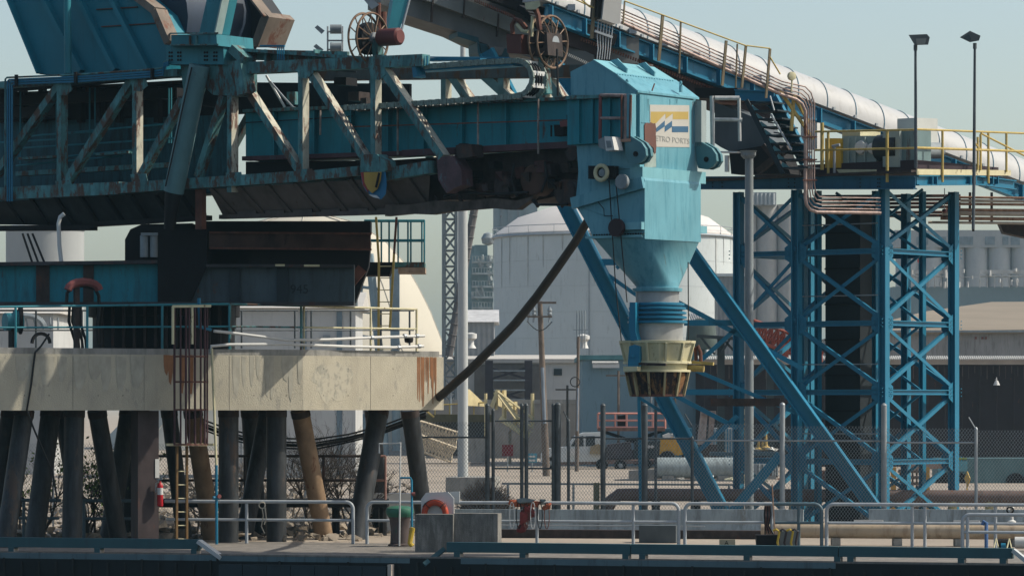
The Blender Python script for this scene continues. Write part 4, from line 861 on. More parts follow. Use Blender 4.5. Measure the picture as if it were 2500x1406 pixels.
for (x,y) in ((779,72),(776,118)):
    m_ = MB(); m_.hull([P(x+dx,y+dy,Y_) for dx,dy in ((-11,-4),(-4,-10),(14,4),(6,12)) for Y_ in (124.6,125)]); m_.build('lamp_head', M['greysteel'], b)

# ================= blue loading chute =================
Yc = BM.pt(1562, HY).y; CP = PL(1562, Yc, 36); CS = PL(1562, Yc, -54); bW = CS.a(1703)
CB = M['chute']; V = BM.n
ch = thing('loading_chute', 'big pale blue loading chute with roofed head, square throat and tapering cone under the girder', 'chute', CP.at(-.4, 4.2, 1.2))
def cprism(name, pts, b0, b1, mt_=CB, parent=ch):
    m = MB(); m.prism([CP.pt(x,y)+V*b0 for x,y in pts], V*(b1-b0)); return m.build(name, mt_, parent)
cprism('head_roof', [(1396,176),(1452,148),(1505,181),(1558,224),(1556,233),(1397,233)], -.06, bW+.02)
cprism('roof_sheet', [(1453,146),(1505,178.5),(1504,181),(1452,148)], -.08, bW+.04, M['chutepale'])
cprism('roof_sheet', [(1509,182),(1560,221),(1559,224),(1508,185)], -.1, bW+.06, M['chutepale'])
cprism('roof_lip', [(1505,178),(1562,222),(1562,227),(1505,184)], -.09, bW+.08)
cprism('head_box', [(1484,233),(1562,231),(1562,412),(1484,412)], .0, bW)
cprism('rear_box', [(1397,233),(1484,233),(1484,412),(1562,412),(1572,440),(1572,583),(1447,583),(1430,545),(1402,500),(1410,420)], .04, bW-.04)
for b0 in (.55, 1.85):
    cprism('roof_fin', [(1460,145),(1478,140),(1502,164),(1500,178)], b0, b0+.05)
def csp(name, x0, x1, y0, y1, t, mt_=CB, wrap=0.):
    m = MB(); m.prism([CS.pt(x,y,-t) for x,y in ((x0,y0),(x1,y0),(x1,y1),(x0,y1))], CS.n*(t+wrap)); return m.build(name, mt_, ch)
zz = lambda y: CS.pt(1600, y).z
def collar(name, y0, y1, a0, a1, b0, b1, mt_=M['chutepale']):
    m = MB(); m.prism([CP.at(a,zz(y1),b) for a,b in ((a0,b0),(a1,b0),(a1,b1),(a0,b1))], (0,0,zz(y0)-zz(y1))); return m.build(name, mt_, ch)
collar('upper_flange', 411, 440, -.3, .10, -.02, bW+.25)
collar('lower_flange', 545, 563, -.75, .12, -.10, bW+.28)
collar('bolt_flange', 575, 581, -1.72, .08, -.03, bW+.05)
m_ = MB(); m_.beam(CP.pt(1398,497)-V*.02, CP.pt(1572,446)-V*.02, .30, .12, V); m_.build('slanted_stiffener', CB, ch)
cc = CP.at(CP.a(1572)-.40, 0, 1.2); 
# centre so that the collar sits at photo column 1605
while (cc.x/cc.y*FPX+CX) > 1605: cc -= CP.d*.01
while (cc.x/cc.y*FPX+CX) < 1605: cc += CP.d*.01
Yq = cc.y; pz = lambda y: ZC+(HY-y)*Yq/FPX; pr = lambda px: px*Yq/FPX
m_ = MB(); circ = [Vector((cc.x,cc.y,pz(700)))+Vector((math.cos(t),math.sin(t),0))*pr(52) for t in [2*math.pi*i/28 for i in range(28)]]
top = [CP.at(a,zz(582),b) for a,b in ((CP.a(1449),.05),(.10,.05),(.10,bW-.05),(CP.a(1449),bW-.05))]
m_.hull(circ+top); m_.build('cone', CB, ch, True)
def lat(name, prof, mt_, parent=ch, n=36, smooth=True):
    m = MB(); m.lathe(Vector((cc.x,cc.y,0)), [(pr(r), pz(y)) for r, y in prof], n); return m.build(name, mt_, parent, smooth)
lat('collar', [(60,712),(61,704),(52,703),(52,690)], CB)
sp_grey = mat('spout_grey', (.42,.43,.43), .5, metal=.2, var=.25, vs=2, rust=.28, rcol=(.25,.15,.11), rs=1.5)
lat('upper_pipe', [(53,745),(53,710)], sp_grey)
lat('lower_pipe', [(62,834),(62,785)], sp_grey)
for k, (r, y) in enumerate(((66,742),(70,752),(71,763),(72,774),(73,785))): lat('ring_flange', [(r-8,y+5),(r,y+4),(r,y-1),(r-8,y-3)], M['blue'])
lat('ring_core', [(62,788),(60,740)], M['blue'])
bk = thing('discharge_bucket', 'cream flared discharge bucket with black lower skirt hanging at the end of the chute', 'bucket', Vector((cc.x,cc.y,pz(966))))
cr = M['cream']; octo = 10
lat('upper_cone', [(78,884),(91,836)], cr, bk, octo, False)
lat('rim', [(93,838),(94,832),(60,831)], cr, bk, 24)
lat('mid_flange', [(84,888),(84,882),(74,881)], cr, bk, 20)
lat('mid_band', [(72,903),(74,888)], cr, bk, 20)
lat('lower_flange', [(82,908),(82,903),(70,902)], cr, bk, 20)
lat('lower_skirt', [(64,964),(77,910),(74,908)], mat('skirt_black_rust', (.04,.028,.03), .8, var=.4, vs=4, rust=.62, rcol=(.30,.15,.06), rs=5), bk, octo, False)
lat('bottom_lip', [(60,968),(66,967),(66,962)], M['rust'], bk, 20)
for k in range(12):
    t = 2*math.pi*k/12+.2; dv = Vector((math.cos(t), math.sin(t), 0)); c0 = Vector((cc.x,cc.y,0))
    m_ = MB(); m_.beam(c0+dv*pr(92)+Vector((0,0,pz(838))), c0+dv*pr(80)+Vector((0,0,pz(884))), .05, .06, dv); m_.build('upper_rib', cr, bk)
    m_ = MB(); m_.beam(c0+dv*pr(79)+Vector((0,0,pz(908))), c0+dv*pr(66)+Vector((0,0,pz(966))), .05, .07, dv); m_.build('lower_rib', mat('rib_cream_rust', (.5,.42,.24), .7, var=.3, rust=.45) if k == 0 else bpy.data.materials['rib_cream_rust'], bk)
PQ = PL(1605, Yq-1.0, 20)
m_ = MB(); m_.prism([PQ.pt(x,y) for x,y in ((1537,738),(1551,738),(1552,812),(1558,832),(1540,832),(1535,800))], PQ.n*.3); m_.build('hanger_arm', M['blue'], bk)
m_ = MB(); m_.prism([PQ.pt(x,y,-.1) for x,y in ((1536,845),(1548,841),(1562,845),(1560,895),(1532,895))], PQ.n*.2); m_.tube(PQ.pt(1545,868,-.14), PQ.pt(1545,868,0), .05, 10); m_.build('pivot_plate', M['blue'], bk)
m_ = MB(); m_.beam(PQ.pt(1526,900,-.1), PQ.pt(1560,900,-.1), .12, .3, PQ.n); m_.build('pivot_foot', cr, bk)
m_ = MB(); m_.beam(PQ.pt(1560,888,-.15), PQ.pt(1626,890,-.15), .07, .08, PQ.n); m_.build('gate_cylinder', M['rustlow'], bk)
PR = PL(1700, Yq, 20)
m_ = MB(); m_.tube(PR.pt(1680,898), PR.pt(1718,900), .09, 12); m_.beam(PR.pt(1690,884), PR.pt(1742,888), .08, .1, PR.n); m_.build('gate_motor', M['yellow'], bk, True)
m_ = MB(); m_.sweep([PR.pt(x,y) for x,y in ((1700,880),(1698,850),(1704,845),(1710,860),(1711,885))], .05, 8); m_.build('hose', M['rust'], bk, True)
# suspension ropes
for pts, lab in (((PQ.pt(1487,440,-.2),PQ.pt(1503,700,-.2),PQ.pt(1517,832,-.2)),'left suspension rope running down to the bucket rim'),((PQ.pt(1503,440,-.3),PQ.pt(1531,738,-.3)),'inner suspension rope beside the left one, ending at the ring flanges'),((PR.pt(1680,640),PR.pt(1681,832)),'suspension rope on the right of the spout')):
    m_ = MB(); m_.sweep(pts, .016, 5); tag(m_.build('wire_rope', M['hose']), lab, 'rope')
# sheaves and discs on the side of the chute
def disc(name, px, py, r, t, mt_, parent, off=-.1): m = MB(); m.lathe(CP.pt(px,py,off), [(r*.93,0),(r,.02),(r,t),(r*.93,t+.02)], 26, V); return m.build(name, mt_, parent, True)
d_ = disc('side_disc', 1502, 556, .24, .12, mat('disc_darkred', (.035,.012,.018), .5), ch, -.25)
sw = thing('guide_wheel', 'cream rimmed round wheel on the shaded side of the chute under the girder', 'wheel', CP.pt(1468,445,-.3))
m_ = MB(); m_.ring(CP.pt(1468,422,-.3), .19, .055, V, 28, 8); m_.build('rim', cr, sw, True); m_ = MB(); m_.lathe(CP.pt(1468,422,-.32), [(.02,0),(.10,.02),(.12,.1),(.19,.12)], 20, V); m_.build('hub', M['greysteel'], sw, True)
m_ = MB(); m_.prism([CP.pt(x,y,-.25) for x,y in ((1436,405),(1500,405),(1500,437),(1436,437))], V*.2); m_.build('backing_box', M['black'], sw)
b = disc('rope_sheave', 1516, 444, .20, .10, M['greysteel'], None, -.35); tag(b, 'small grey rope sheave below the girder end beside the chute', 'sheave')
m_ = MB(); m_.sweep([CP.pt(x,y,-.05) for x,y in ((1460,493),(1474,510),(1475,527),(1496,527))], .012, 5); m_.build('thin_cable', M['hose'], ch)
# two big end sheave brackets, posts and floodlights
def endset(off, k, lab):
    t = thing('sheave_bracket', lab, 'bracket', BM.pt(1570,405,off))
    pl = BM; o = V*off
    sh_ = BM.d*(.25 if k else 0)
    def q(x, y, e=0.): return BM.pt(x,y)+o+sh_+V*e
    m = MB(); m.prism([q(x,y,-.12) for x,y in ((1544,335),(1560,335),(1585,350),(1595,365),(1597,382),(1588,396),(1572,403),(1552,400),(1546,380))], V*.10); m.build('side_plate', mat('bracket_teal%d' % k, (.10,.26,.30), .5, var=.15, rust=.15), t)
    m = MB(); m.prism([q(x,y,.05) for x,y in ((1548,335),(1563,335),(1588,350),(1598,365),(1600,382),(1591,396),(1575,403),(1556,400))], V*.10); m.build('side_plate', bpy.data.materials['bracket_teal%d' % k], t)
    m = MB(); m.lathe(q(1572,378,-.02), [(.26,0),(.26,.06)], 24, V); m.build('sheave', M['black'], t, True)
    m = MB(); m.lathe(q(1572,378,-.15), [(.07,0),(.07,.04)], 14, V); m.build('axle', M['black'], t, True)
    m = MB(); m.beam(q(1551,232), q(1551,345), .22, .24, V); m.build('post', CB if k == 0 else mat('post_pale', (.42,.50,.50), .6, var=.2, rust=.3), t)
    m = MB(); m.tube(q(1541,235,-.2), q(1541,340,-.2), .03, 6); m.build('rope_rod', M['rust'], t)
    f = thing('floodlight', ['small pale floodlight at the girder end, left of the painted sign', 'small pale floodlight on the far side of the girder end, right of the painted sign'][k], 'floodlight', q(1520,372,-.4))
    m = MB(); m.hull([q(x,y,e) for x,y in ((1500,345),(1516,338),(1518,370),(1502,364)) for e in (-.5,-.15)]); m.build('housing', M['greysteel'], f)
    m = MB(); m.hull([q(x,y,e) for x,y in ((1516,337),(1535,338),(1541,370),(1520,373)) for e in (-.52,-.12)]); m.build('hood', M['white'], f)
    m = MB(); m.prism([q(x,y,-.54) for x,y in ((1521,348),(1532,348),(1535,364),(1524,365))], V*.02); m.build('lens', M['greysteel'], f)
    return t
endset(-.25, 0, 'rounded teal sheave bracket at the near corner of the chute, left of the painted sign')
endset(2.72, 1, 'rounded teal sheave bracket on the far side of the chute, right of the painted sign')
fr_ = thing('far_landing', 'white railed landing on the far side of the chute above the steel stairs', 'landing', BM.pt(1600,345,3.3))
wp = mat('pale_rail', (.60,.62,.60), .6, var=.2, rust=.3, vs=6)
FL = PL(1745, Yc+3, 0)
for a, b_, r in (((1738,235),(1740,372),.06),((1745,240),(1805,240),.06),((1745,292),(1812,293),.05),((1804,240),(1806,345),.045)):
    m_ = MB(); m_.tube(FL.pt(*a), FL.pt(*b_), r, 8); m_.build('rail', wp, fr_, True)
m_ = MB(); m_.prism([FL.pt(x,y,.1) for x,y in ((1745,243),(1800,243),(1800,252),(1762,250))], FL.n*.8); m_.build('grating', M['rust'], fr_)
# lifting lugs
for px, py in ((1531,200),(1662,205)):
    m_ = MB(); c = (CP if px < 1562 else CS).pt(px,py); m_.ring(c, .06, .022, (1,.3,0), 14, 6); m_.tube(c-Vector((0,0,.05)), c-Vector((0,0,.22)), .05, 6); m_.build('lifting_lug', CB, ch)
m_ = MB(); m_.tube(CS.pt(1592,222,-.05), CS.pt(1598,205,-.05), .02, 5); m_.build('lever', M['rust'], ch)
# painted company sign
sg_ = thing('painted_sign', 'painted METRO PORTS sign with yellow and blue zigzag on the sunlit chute face', 'sign', CS.pt(1635,361,-.01))
def sp(pts, name, mt_, t): m = MB(); m.prism([CS.pt(1350+x/4.686, 120+y/4.686, -t) for x,y in pts], CS.n*(t-.002)); m.build(name, mt_, sg_)
sp([(1110,638),(1560,645),(1562,1125),(1110,1118)], 'white_panel', mat('sign_white', (.62,.60,.54), .6, var=.05, dirt=.1, dcol=(.5,.5,.46)), .010)
sp([(1120,718),(1548,718),(1548,805),(1372,805),(1372,738),(1290,802),(1288,738),(1180,850),(1118,850)], 'yellow_band', mat('sign_yellow', (.58,.42,.12), .6, var=.06), .014)
sp([(1180,908),(1280,820),(1280,885),(1363,822),(1363,885),(1548,885),(1548,952),(1363,952),(1363,890),(1280,950),(1280,885),(1185,952)], 'blue_zigzag', mat('sign_blue', (.05,.15,.27), .6, var=.05), .016)
p0 = CS.pt(1589,343,-.016); wtot = (CS.pt(1682,343,-.016)-p0).length
o_ = textmesh('METRO PORTS', .205, 'lettering', mat('sign_grey_text', (.42,.43,.41), .7), sg_, p0, CS.d, UP, .002)
wcur = max(v.co.dot(CS.d) for v in o_.data.vertices)-min(v.co.dot(CS.d) for v in o_.data.vertices)
for v in o_.data.vertices:
    rel = (v.co+ORG[o_]-p0); v.co = p0+CS.d*(rel.dot(CS.d)*wtot/wcur)+UP*(rel.z*1.0)+CS.n*rel.dot(CS.n)-ORG[o_]
sp([(1048,870),(1060,850),(1085,842),(1100,856),(1120,838),(1150,855),(1172,848),(1180,900),(1176,1010),(1184,1110),(1178,1190),(1160,1200),(1150,1130),(1050,1050)], 'rust_patch', mat('rust_patch', (.20,.095,.075), .8, var=.15), .022)
m_ = MB(); m_.prism([CS.pt(1350+x/4.686, 120+y/4.686, -.012) for x,y in ((1050,1190),(1178,1185),(1182,1350),(1048,1360))], CS.n*.01); m_.build('faded_streak', mat('faded_cream_streak', (.38,.46,.42), .8, var=.3, rust=.4, vs=5, streak=.1), sg_)
# thick black hose hanging from chute to platform
m_ = MB(); a = CP.pt(1440,535,.3); e = CRt.pt(1070,968,1.0)
pts = [(1440,530),(1405,590),(1360,655),(1310,725),(1258,790),(1200,850),(1145,905),(1083,960),(1040,995)]
path3 = []
for i, (x,y) in enumerate(pts):
    f = i/(len(pts)-1); Yh = a.y*(1-f)+e.y*f; path3.append(P(x,y,Yh))
m_.sweep(path3, [.11,.115,.12,.125,.13,.13,.13,.13,.13], 10); tag(m_.build('hanging_hose', M['hose'], None, True), 'thick black hose hanging in a curve between the chute and the concrete platform', 'hose')

# ================= steel tower =================
T1 = PL(2158, 124, 38); T2 = PL(2158, 124, -52); BL = M['blue']
tw = thing('conveyor_tower', 'blue steel conveyor tower of four storeys with crossed bracing at the right', 'tower', T1.pt(2000,1290,2).xy.to_3d())
ytop, rows = 455, [455, 612, 788, 957, 1128]
zrow = [T1.pt(2158, y).z for y in rows]+[0.0]
aA, aB, aC = T1.a(1803), T1.a(1945), 0.0; sD = T2.a(2328)
def column(a, off, h=.27, b=.26, mt_=BL):
    m = MB(); p = T1.at(a,0,off); m.ibeam(p, p+Vector((0,0,zrow[0])), h, b, T1.n, .04); m.build('column', mt_, tw)
dkb = mat('tower_shade_blue', (.015,.22,.36), .5, var=.15, rust=.05)
for a, off in ((aA,0),(aB,0),(aC,0),(0,sD)): column(a, off)
for a, off in ((aA,sD),(aB,sD),(aB*.55,sD),(aA*.75,sD*.4)): column(a, off, .24, .24, dkb)
def face(pl, a0, a1, n, off=0, mt_=BL, hs=.17, ds=.12, base=0):
    for i in range(6-base):
        z = zrow[i]
        if 0 < i < 5:
            m = MB(); m.ibeam(pl.at(a0,z,off), pl.at(a1,z,off), hs, .16, pl.n, .03); m.build('girt', mt_, tw)
        if i < 5:
            z2 = zrow[i+1]
            for s_, e_ in (((a0,z2),(a1,z)),((a0,z),(a1,z2))):
                m = MB(); o_ = off+(.05 if s_[1] == z2 else -.05); p, q = pl.at(s_[0],s_[1]+(.1 if s_[1]==z2 else -.1),o_), pl.at(e_[0],e_[1]-(.1 if e_[1]==z else -.1),o_)
                ax = (q-p).normalized(); c = ax.cross(pl.n).normalized()
                m.beam(p, q, ds, .02, pl.n); m.beam(p+c*ds*.45+pl.n*.05, q+c*ds*.45+pl.n*.05, .02, .10, pl.n); m.build('brace', mt_, tw)
        for aa in (a0, a1):
            m = MB(); s_ = 1 if aa == a0 else -1
            if i in (1,2,3,4): m.prism([pl.at(aa+s_*.15,z-.35,off-.08), pl.at(aa+s_*.42,z-.18,off-.08), pl.at(aa+s_*.42,z+.18,off-.08), pl.at(aa+s_*.15,z+.35,off-.08)], pl.n*.02); m.build('gusset', mt_, tw)
face(T1, aB, aC, 5); face(T1, aA, aB, 5); face(T2, 0, sD, 5)
face(T1, aB, aC, 5, sD, dkb); face(PL(0,1,0) and T2, 0, sD, 5, aB, dkb) if False else None
# second side face through column B
T2b = PL(2158,124,-52); T2b.q = T1.at(aB,0,0).xy; T2c = PL(2158,124,-52); T2c.q = T1.at(aA,0,0).xy
face(T2b, 0, sD, 5, 0, dkb); face(T2c, 0, sD, 5, 0, dkb)
for k, (a, o_) in enumerate(((aB*.5,sD*.5),(aA*.86,sD*.5),(aB*.93,.9),(aB*.2,sD*.8))): column(a, o_, .16, .2, dkb)
for i in range(5):
    z, z2 = zrow[i], zrow[i+1]
    for s_ in (0,1):
        m = MB(); m.beam(T1.at(aB,z2 if s_ else z,sD*.55), T1.at(0,z if s_ else z2,sD*.55), .08, .06, T1.n); m.build('inner_brace', dkb, tw)
    m = MB(); m.tube(T1.at(aB,z+.9,.3), T1.at(0,z+.9,.3), .02, 5); m.build('cable_ladder', M['galv'], tw)
ce = thing('elevator_casing', 'near black steel casing standing inside the blue tower', 'casing', T1.pt(2080,1290,1.6).xy.to_3d())
m_ = MB(); a0, a1 = T1.a(2015,1.2), T1.a(2100,1.2); zt_ = T1.pt(2050,505,1.2).z
m_.prism([T1.at(a0,0,1.2), T1.at(a1,0,1.2), T1.at(a1,zt_,1.2), T1.at(a0,zt_,1.2)], T1.n*.7); m_.build('casing', mat('casing_black', (.014,.022,.028), .7, var=.3), ce)
m_ = MB()
for k in range(9): z = zt_*k/9+.3; m_.beam(T1.at(a0,z,1.17), T1.at(a1,z,1.17), .05, .05, T1.n)
m_.build('band', M['black'], ce)
# conduit pipe (pale) up the left side of the tower, and lamp pole inside
m_ = MB(); PP = PL(1827,122.8,0); m_.lathe(PP.pt(1829,1290).xy.to_3d(), [(.145,0),(.14,6),(.135,10),(.13,PP.pt(1827,385).z)], 16); m_.lathe(PP.pt(1827,388), [(.15,0),(.24,.1),(.24,.2),(.28,.25)], 16)
tag(m_.build('grey_pole', mat('pole_grey', (.30,.34,.36), .5, var=.15, dirt=.2), None, True), 'tall weathered grey pole in front of the left tower columns', 'pole')
# raking legs
LGP = PL(1780, 121.2, 5)
for (x0,y0,x1,y1,lab) in ((1188,125,1788,1298,'long blue raking leg passing behind the chute, left of the two'),(1357,158,2178,1300,'long blue raking leg crossing in front of the tower, right of the two')):
    t = thing('raking_strut', lab, 'strut', LGP.pt(x1,y1))
    m_ = MB(); m_.ibeam(LGP.pt(x0,y0), LGP.pt(x1,y1), .44 if x0 < 1300 else .42, .34, (LGP.n+PL(0,1,38).n*.7).normalized(), .045); m_.build('i_beam', BL, t)
    m_ = MB(); p = LGP.pt(x1,y1); m_.obox(Vector((p.x,p.y,.1)), Vector((.6,0,0)), Vector((0,.5,0)), Vector((0,0,.1))); m_.build('base_plate', M['concrete2'], t)
t = thing('leg_bracing', 'thin blue braces tying the raking legs to the tower', 'bracing', LGP.pt(1720,1290))
for (x0,y0,x1,y1,h) in ((1670,788,1795,788,.18),(1660,957,1790,957,.18),(1480,668,1560,725,.12),(1450,640,1510,640,.2),(1505,655,1545,622,.12),(1655,738,1960,900,.15),(1648,965,1800,1045,.14),(1700,905,1950,1010,.12),(1705,885,1800,800,.14),(1700,1105,1800,1015,.15),(1560,970,1640,1020,.1),(1770,1268,1905,1110,.3),(1560,965,1565,1290,.1)):
    m_ = MB(); m_.beam(LGP.pt(x0,y0,.1), LGP.pt(x1,y1,.1), h, .12, LGP.n); m_.build('brace', BL, t)
m_ = MB(); m_.beam(LGP.pt(1735,982), LGP.pt(1905,982), .24, .2, LGP.n); tag(m_.build('dark_beam', M['rustlow']), 'short dark horizontal beam between the raking leg and the tower foot', 'beam')
# ---- tower platform
pf = thing('tower_platform', 'steel drive platform on top of the blue tower with cream toe boards', 'platform', T1.pt(2000,460,1))
FP = PL(2235, 122.6, 38); SPn = PL(2235, 122.6, -52)
a0 = FP.a(1705); s1 = SPn.a(2470)
m_ = MB(); m_.ibeam(FP.pt(1705,447), FP.pt(2235,446), .42, .22, FP.n, .04); m_.build('front_beam', mat('platform_blue', (.02,.15,.27), .5, var=.15, dirt=.2, dcol=(.01,.08,.14)), pf)
m_ = MB(); m_.ibeam(SPn.pt(2237,441), SPn.pt(2400,440), .32, .22, SPn.n, .035); m_.ibeam(SPn.pt(2385,441), SPn.pt(2475,452), .3, .22, SPn.n, .035); m_.build('side_beam', BL, pf)
for x in (2272, 2283, 2365, 2378, 2420, 2432):
    m_ = MB(); m_.beam(SPn.pt(x,432,-.06), SPn.pt(x,450,-.06), .04, .18, SPn.n); m_.build('web_stiffener', BL, pf)
zd = FP.pt(2000,432).z
m_ = MB(); m_.prism([FP.at(a0,zd,-.25), FP.at(0,zd,-.25), FP.at(0,zd,s1), FP.at(a0,zd,s1)], (0,0,.08)); m_.build('deck', M['rustlow'], pf)
m_ = MB(); m_.prism([FP.at(a0+2,zd+.09,.35), FP.at(-.2,zd+.09,.35), FP.at(-.2,zd+.09,s1-.5), FP.at(a0+2,zd+.09,s1-.5)], (0,0,.34)); m_.build('machine_base', mat('base_plum', (.06,.04,.05), .8), pf)
m_ = MB(); m_.prism([SPn.pt(x,y,-.12) for x,y in ((2240,413),(2468,416),(2468,429),(2240,427))], SPn.n*.05); m_.build('toe_board', M['cream'], pf)
m_ = MB(); m_.prism([FP.pt(x,y,-.1) for x,y in ((2042,414),(2138,414),(2138,426),(2050,426))], FP.n*.05); m_.build('toe_board', M['cream'], pf)
yl = thing('yellow_railing', 'yellow safety railing round the drive platform on the tower', 'railing', FP.pt(2150,445))
def yt(pl, a, b_, r=.033, nm='rail'): m = MB(); m.tube(pl.pt(*a,-.15), pl.pt(*b_,-.15), r, 8); m.build(nm, M['yellow'], yl, True)
yt(FP,(1990,322),(2235,317)); yt(FP,(1990,367),(2235,362))
for x, y0, y1, r in ((2007,300,415,.06),(2022,322,424,.045),(2166,320,445,.05)): yt(FP,(x,y0),(x,y1),r,'post')
yt(SPn,(2237,316),(2500,326)); yt(SPn,(2237,361),(2500,370),.04)
for x, y0, y1 in ((2301,320,445),(2413,325,448),(2457,326,420),(2394,328,416),(2387,335,415)): yt(SPn,(x,y0),(x,y1),.04,'post')
yt(SPn,(2395,326),(2500,380)); yt(SPn,(2380,350),(2395,368))
b = thing('grey_standpipe', 'short grey standpipe with tee on the drive platform beside the yellow post', 'pipe', FP.pt(2036,425,-.1)); m_ = MB(); m_.tube(FP.pt(2037,425,-.1), FP.pt(2037,355,-.1), .045, 8); m_.tube(FP.pt(2032,358,-.1), FP.pt(2050,354,-.1), .05, 8); m_.build('pipe', M['galv'], b, True)
# drive machinery
def fbox(pl, x0, x1, y0, y1, d, off): m = MB(); m.prism([pl.pt(x,y,off) for x,y in ((x0,y0),(x1,y0),(x1,y1),(x0,y1))], pl.n*d); return m
fbox(FP,2014,2052,338,410,1.0,.3).build('x', mat('guard_yellow', (.85,.55,.08), .5, var=.1, rust=.1)); o = bpy.context.scene.collection.objects[-1]; o.name = 'machine_guard'; tag(o, 'yellow sheet metal guard beside the drive gearbox on the platform', 'guard')
gb = thing('drive_gearbox', 'grey green drive gearbox with round bearing caps on the platform', 'gearbox', FP.pt(2100,400,.8)); gbm = mat('gearbox_greygreen', (.38,.48,.46), .5, var=.2, rust=.1)
gh = fbox(FP,2056,2140,332,400,1.2,.45).build('housing', gbm, gb); fbox(FP,2056,2100,318,333,1.2,.45).build('top_cover', M['cream'], gb)
for x, y, r in ((2098,360,.20),(2126,362,.16)):
    m_ = MB(); m_.lathe(FP.pt(x,y,.26), [(r*.6,0),(r,.03),(r,.14),(r*1.2,.15)], 20, FP.n); cap_ = m_.build('bearing_cap', M['white'], gh, True)
for x in (2072, 2089, 2112, 2138): m_ = MB(); m_.beam(FP.pt(x,335,.41), FP.pt(x,398,.41), .06, .1, FP.n); m_.build('rib', gbm, gh)
m_ = MB(); m_.lathe(FP.pt(2146,362,.6), [(.42,0),(.42,.8)], 24, FP.d); m_.build('coupling_disc', M['winddark'], gb, True)
cg = thing('coupling_housing', 'large square pale green housing with rust streaks right of the gearbox', 'housing', FP.pt(2190,397,.6))
m_ = MB(); pA = FP.pt(2196,397,.3); s_ = 1.0
m_.prism([FP.pt(x,y,.3) for x,y in ((2155,320),(2196,320),(2196,408),(2155,408))], FP.n*1.2); m_.build('box', mat('pale_green', (.42,.50,.47), .5, var=.12, rust=.15, rcol=(.30,.15,.10)), cg)
m_ = MB(); m_.prism([FP.pt(x,y,.45) for x,y in ((2199,316),(2232,316),(2232,408),(2199,408))], FP.n*1.0); m_.build('side_box', mat('shaded_green', (.20,.30,.31), .5, var=.2, rust=.3, rcol=(.12,.06,.05), streak=.1), cg)  # darker green paints the shaded right half of the housing
eb = thing('electric_cabinet', 'tall light grey electric cabinet with motor below, behind the left lamp post', 'cabinet', FP.pt(2255,350,1.2))
m_ = MB(); m_.prism([SPn.pt(x,y,.9) for x,y in ((2236,288),(2289,290),(2289,347),(2236,350))], SPn.n*.7); m_.build('cabinet', mat('cabinet_grey', (.66,.68,.65), .5, var=.08), eb)
m_ = MB(); m_.tube(SPn.pt(2252,368,.9), SPn.pt(2292,368,.9), .26, 16); m_.build('motor', M['greysteel'], eb, True)
m_ = MB()
for x in (2246, 2256, 2262): m_.tube(SPn.pt(x,350,.7), SPn.pt(x,395,.7), .04, 6)
m_.build('conduit', M['galv'], eb)
m_ = MB(); m_.prism([T1.pt(x,y,.3) for x,y in ((1955,300),(1995,300),(1995,365),(1955,365))], T1.n*.4); o = m_.build('panel_box', M['white']); tag(o, 'white panel behind the bundled rusty conduits', 'panel')
# stairs
st = thing('steel_stair', 'blue steel stair with dark open treads left of the drive platform', 'stairs', FP.pt(1900,425,1))
SR = PL(1880, 121.8, 30)
for pts in (((1822,245),(1912,425)),):
    m_ = MB(); m_.beam(SR.pt(*pts[0]), SR.pt(*pts[1]), .14, .06, SR.n); m_.build('stringer', mat('stair_dark', (.015,.03,.04), .6), st)
m_ = MB(); m_.ibeam(SR.pt(1885,240,.9), SR.pt(1968,395,.9), .40, .2, SR.n, .04); m_.build('stringer', BL, st)
m_ = MB(); m_.ibeam(SR.pt(1795,232,.9), SR.pt(1890,236,.9), .34, .2, SR.n, .04); m_.build('landing_beam', BL, st)
for k in range(9):
    x = 1828+k*10.6; y = 254+k*19.8
    m_ = MB(); p = SR.pt(x,y,.05); m_.prism([p, p+SR.d*.85, p+SR.d*.85+SR.n*.85, p+SR.n*.85], (0,0,.05)); m_.build('tread', mat('tread_dark', (.02,.035,.045), .6) if k == 0 else bpy.data.materials['tread_dark'], st)
    if k < 8:
        m_ = MB(); m_.prism([SR.pt(x+8,y+3,.5), SR.pt(x+28,y+18,.5), SR.pt(x+14,y+19,.5), SR.pt(x+4,y+12,.5)], SR.n*.04); m_.build('riser_plate', CB, st)
m_ = MB(); m_.tube(SR.pt(1882,280), SR.pt(1932,365), .035, 6); m_.tube(SR.pt(1880,235), SR.pt(1890,270), .03, 6); m_.build('handrail', M['galv'], st)
for k in range(4):
    m_ = MB(); m_.beam(SR.pt(1885+k*14,300+k*25,.5), SR.pt(1915+k*14,305+k*25,.5), .04, .6, SR.n); m_.build('rear_tread', bpy.data.materials['tread_dark'], st)
# clutter below the stairs
cl = thing('tail_pulley_frame', 'dark tail pulley frame and grey belt cover behind the chute and stairs', 'machine', SR.pt(1830,425,1.5))
m_ = MB(); m_.prism([SR.pt(x,y,2.0) for x,y in ((1745,250),(1850,290),(1900,370),(1880,420),(1760,360),(1745,350))], SR.n*1); m_.build('belt_cover', mat('cover_slate', (.10,.12,.135), .6, var=.15), cl)
m_ = MB(); m_.prism([SR.pt(x,y,1.6) for x,y in ((1695,215),(1800,215),(1805,240),(1700,240))], SR.n*1.5); m_.build('upper_housing', M['black'], cl); m_ = MB(); m_.prism([SR.pt(x,y,1.8) for x,y in ((1780,370),(1900,350),(1930,425),(1785,425))], SR.n*.8); m_.build('pulley_housing', M['black'], cl)
m_ = MB(); m_.beam(SR.pt(1850,420,1.4), SR.pt(1925,360,1.4), .2, .2, SR.n); m_.beam(SR.pt(1865,355,1.4), SR.pt(1910,410,1.4), .15, .2, SR.n); m_.build('cross_strut', M['rustlow'], cl)
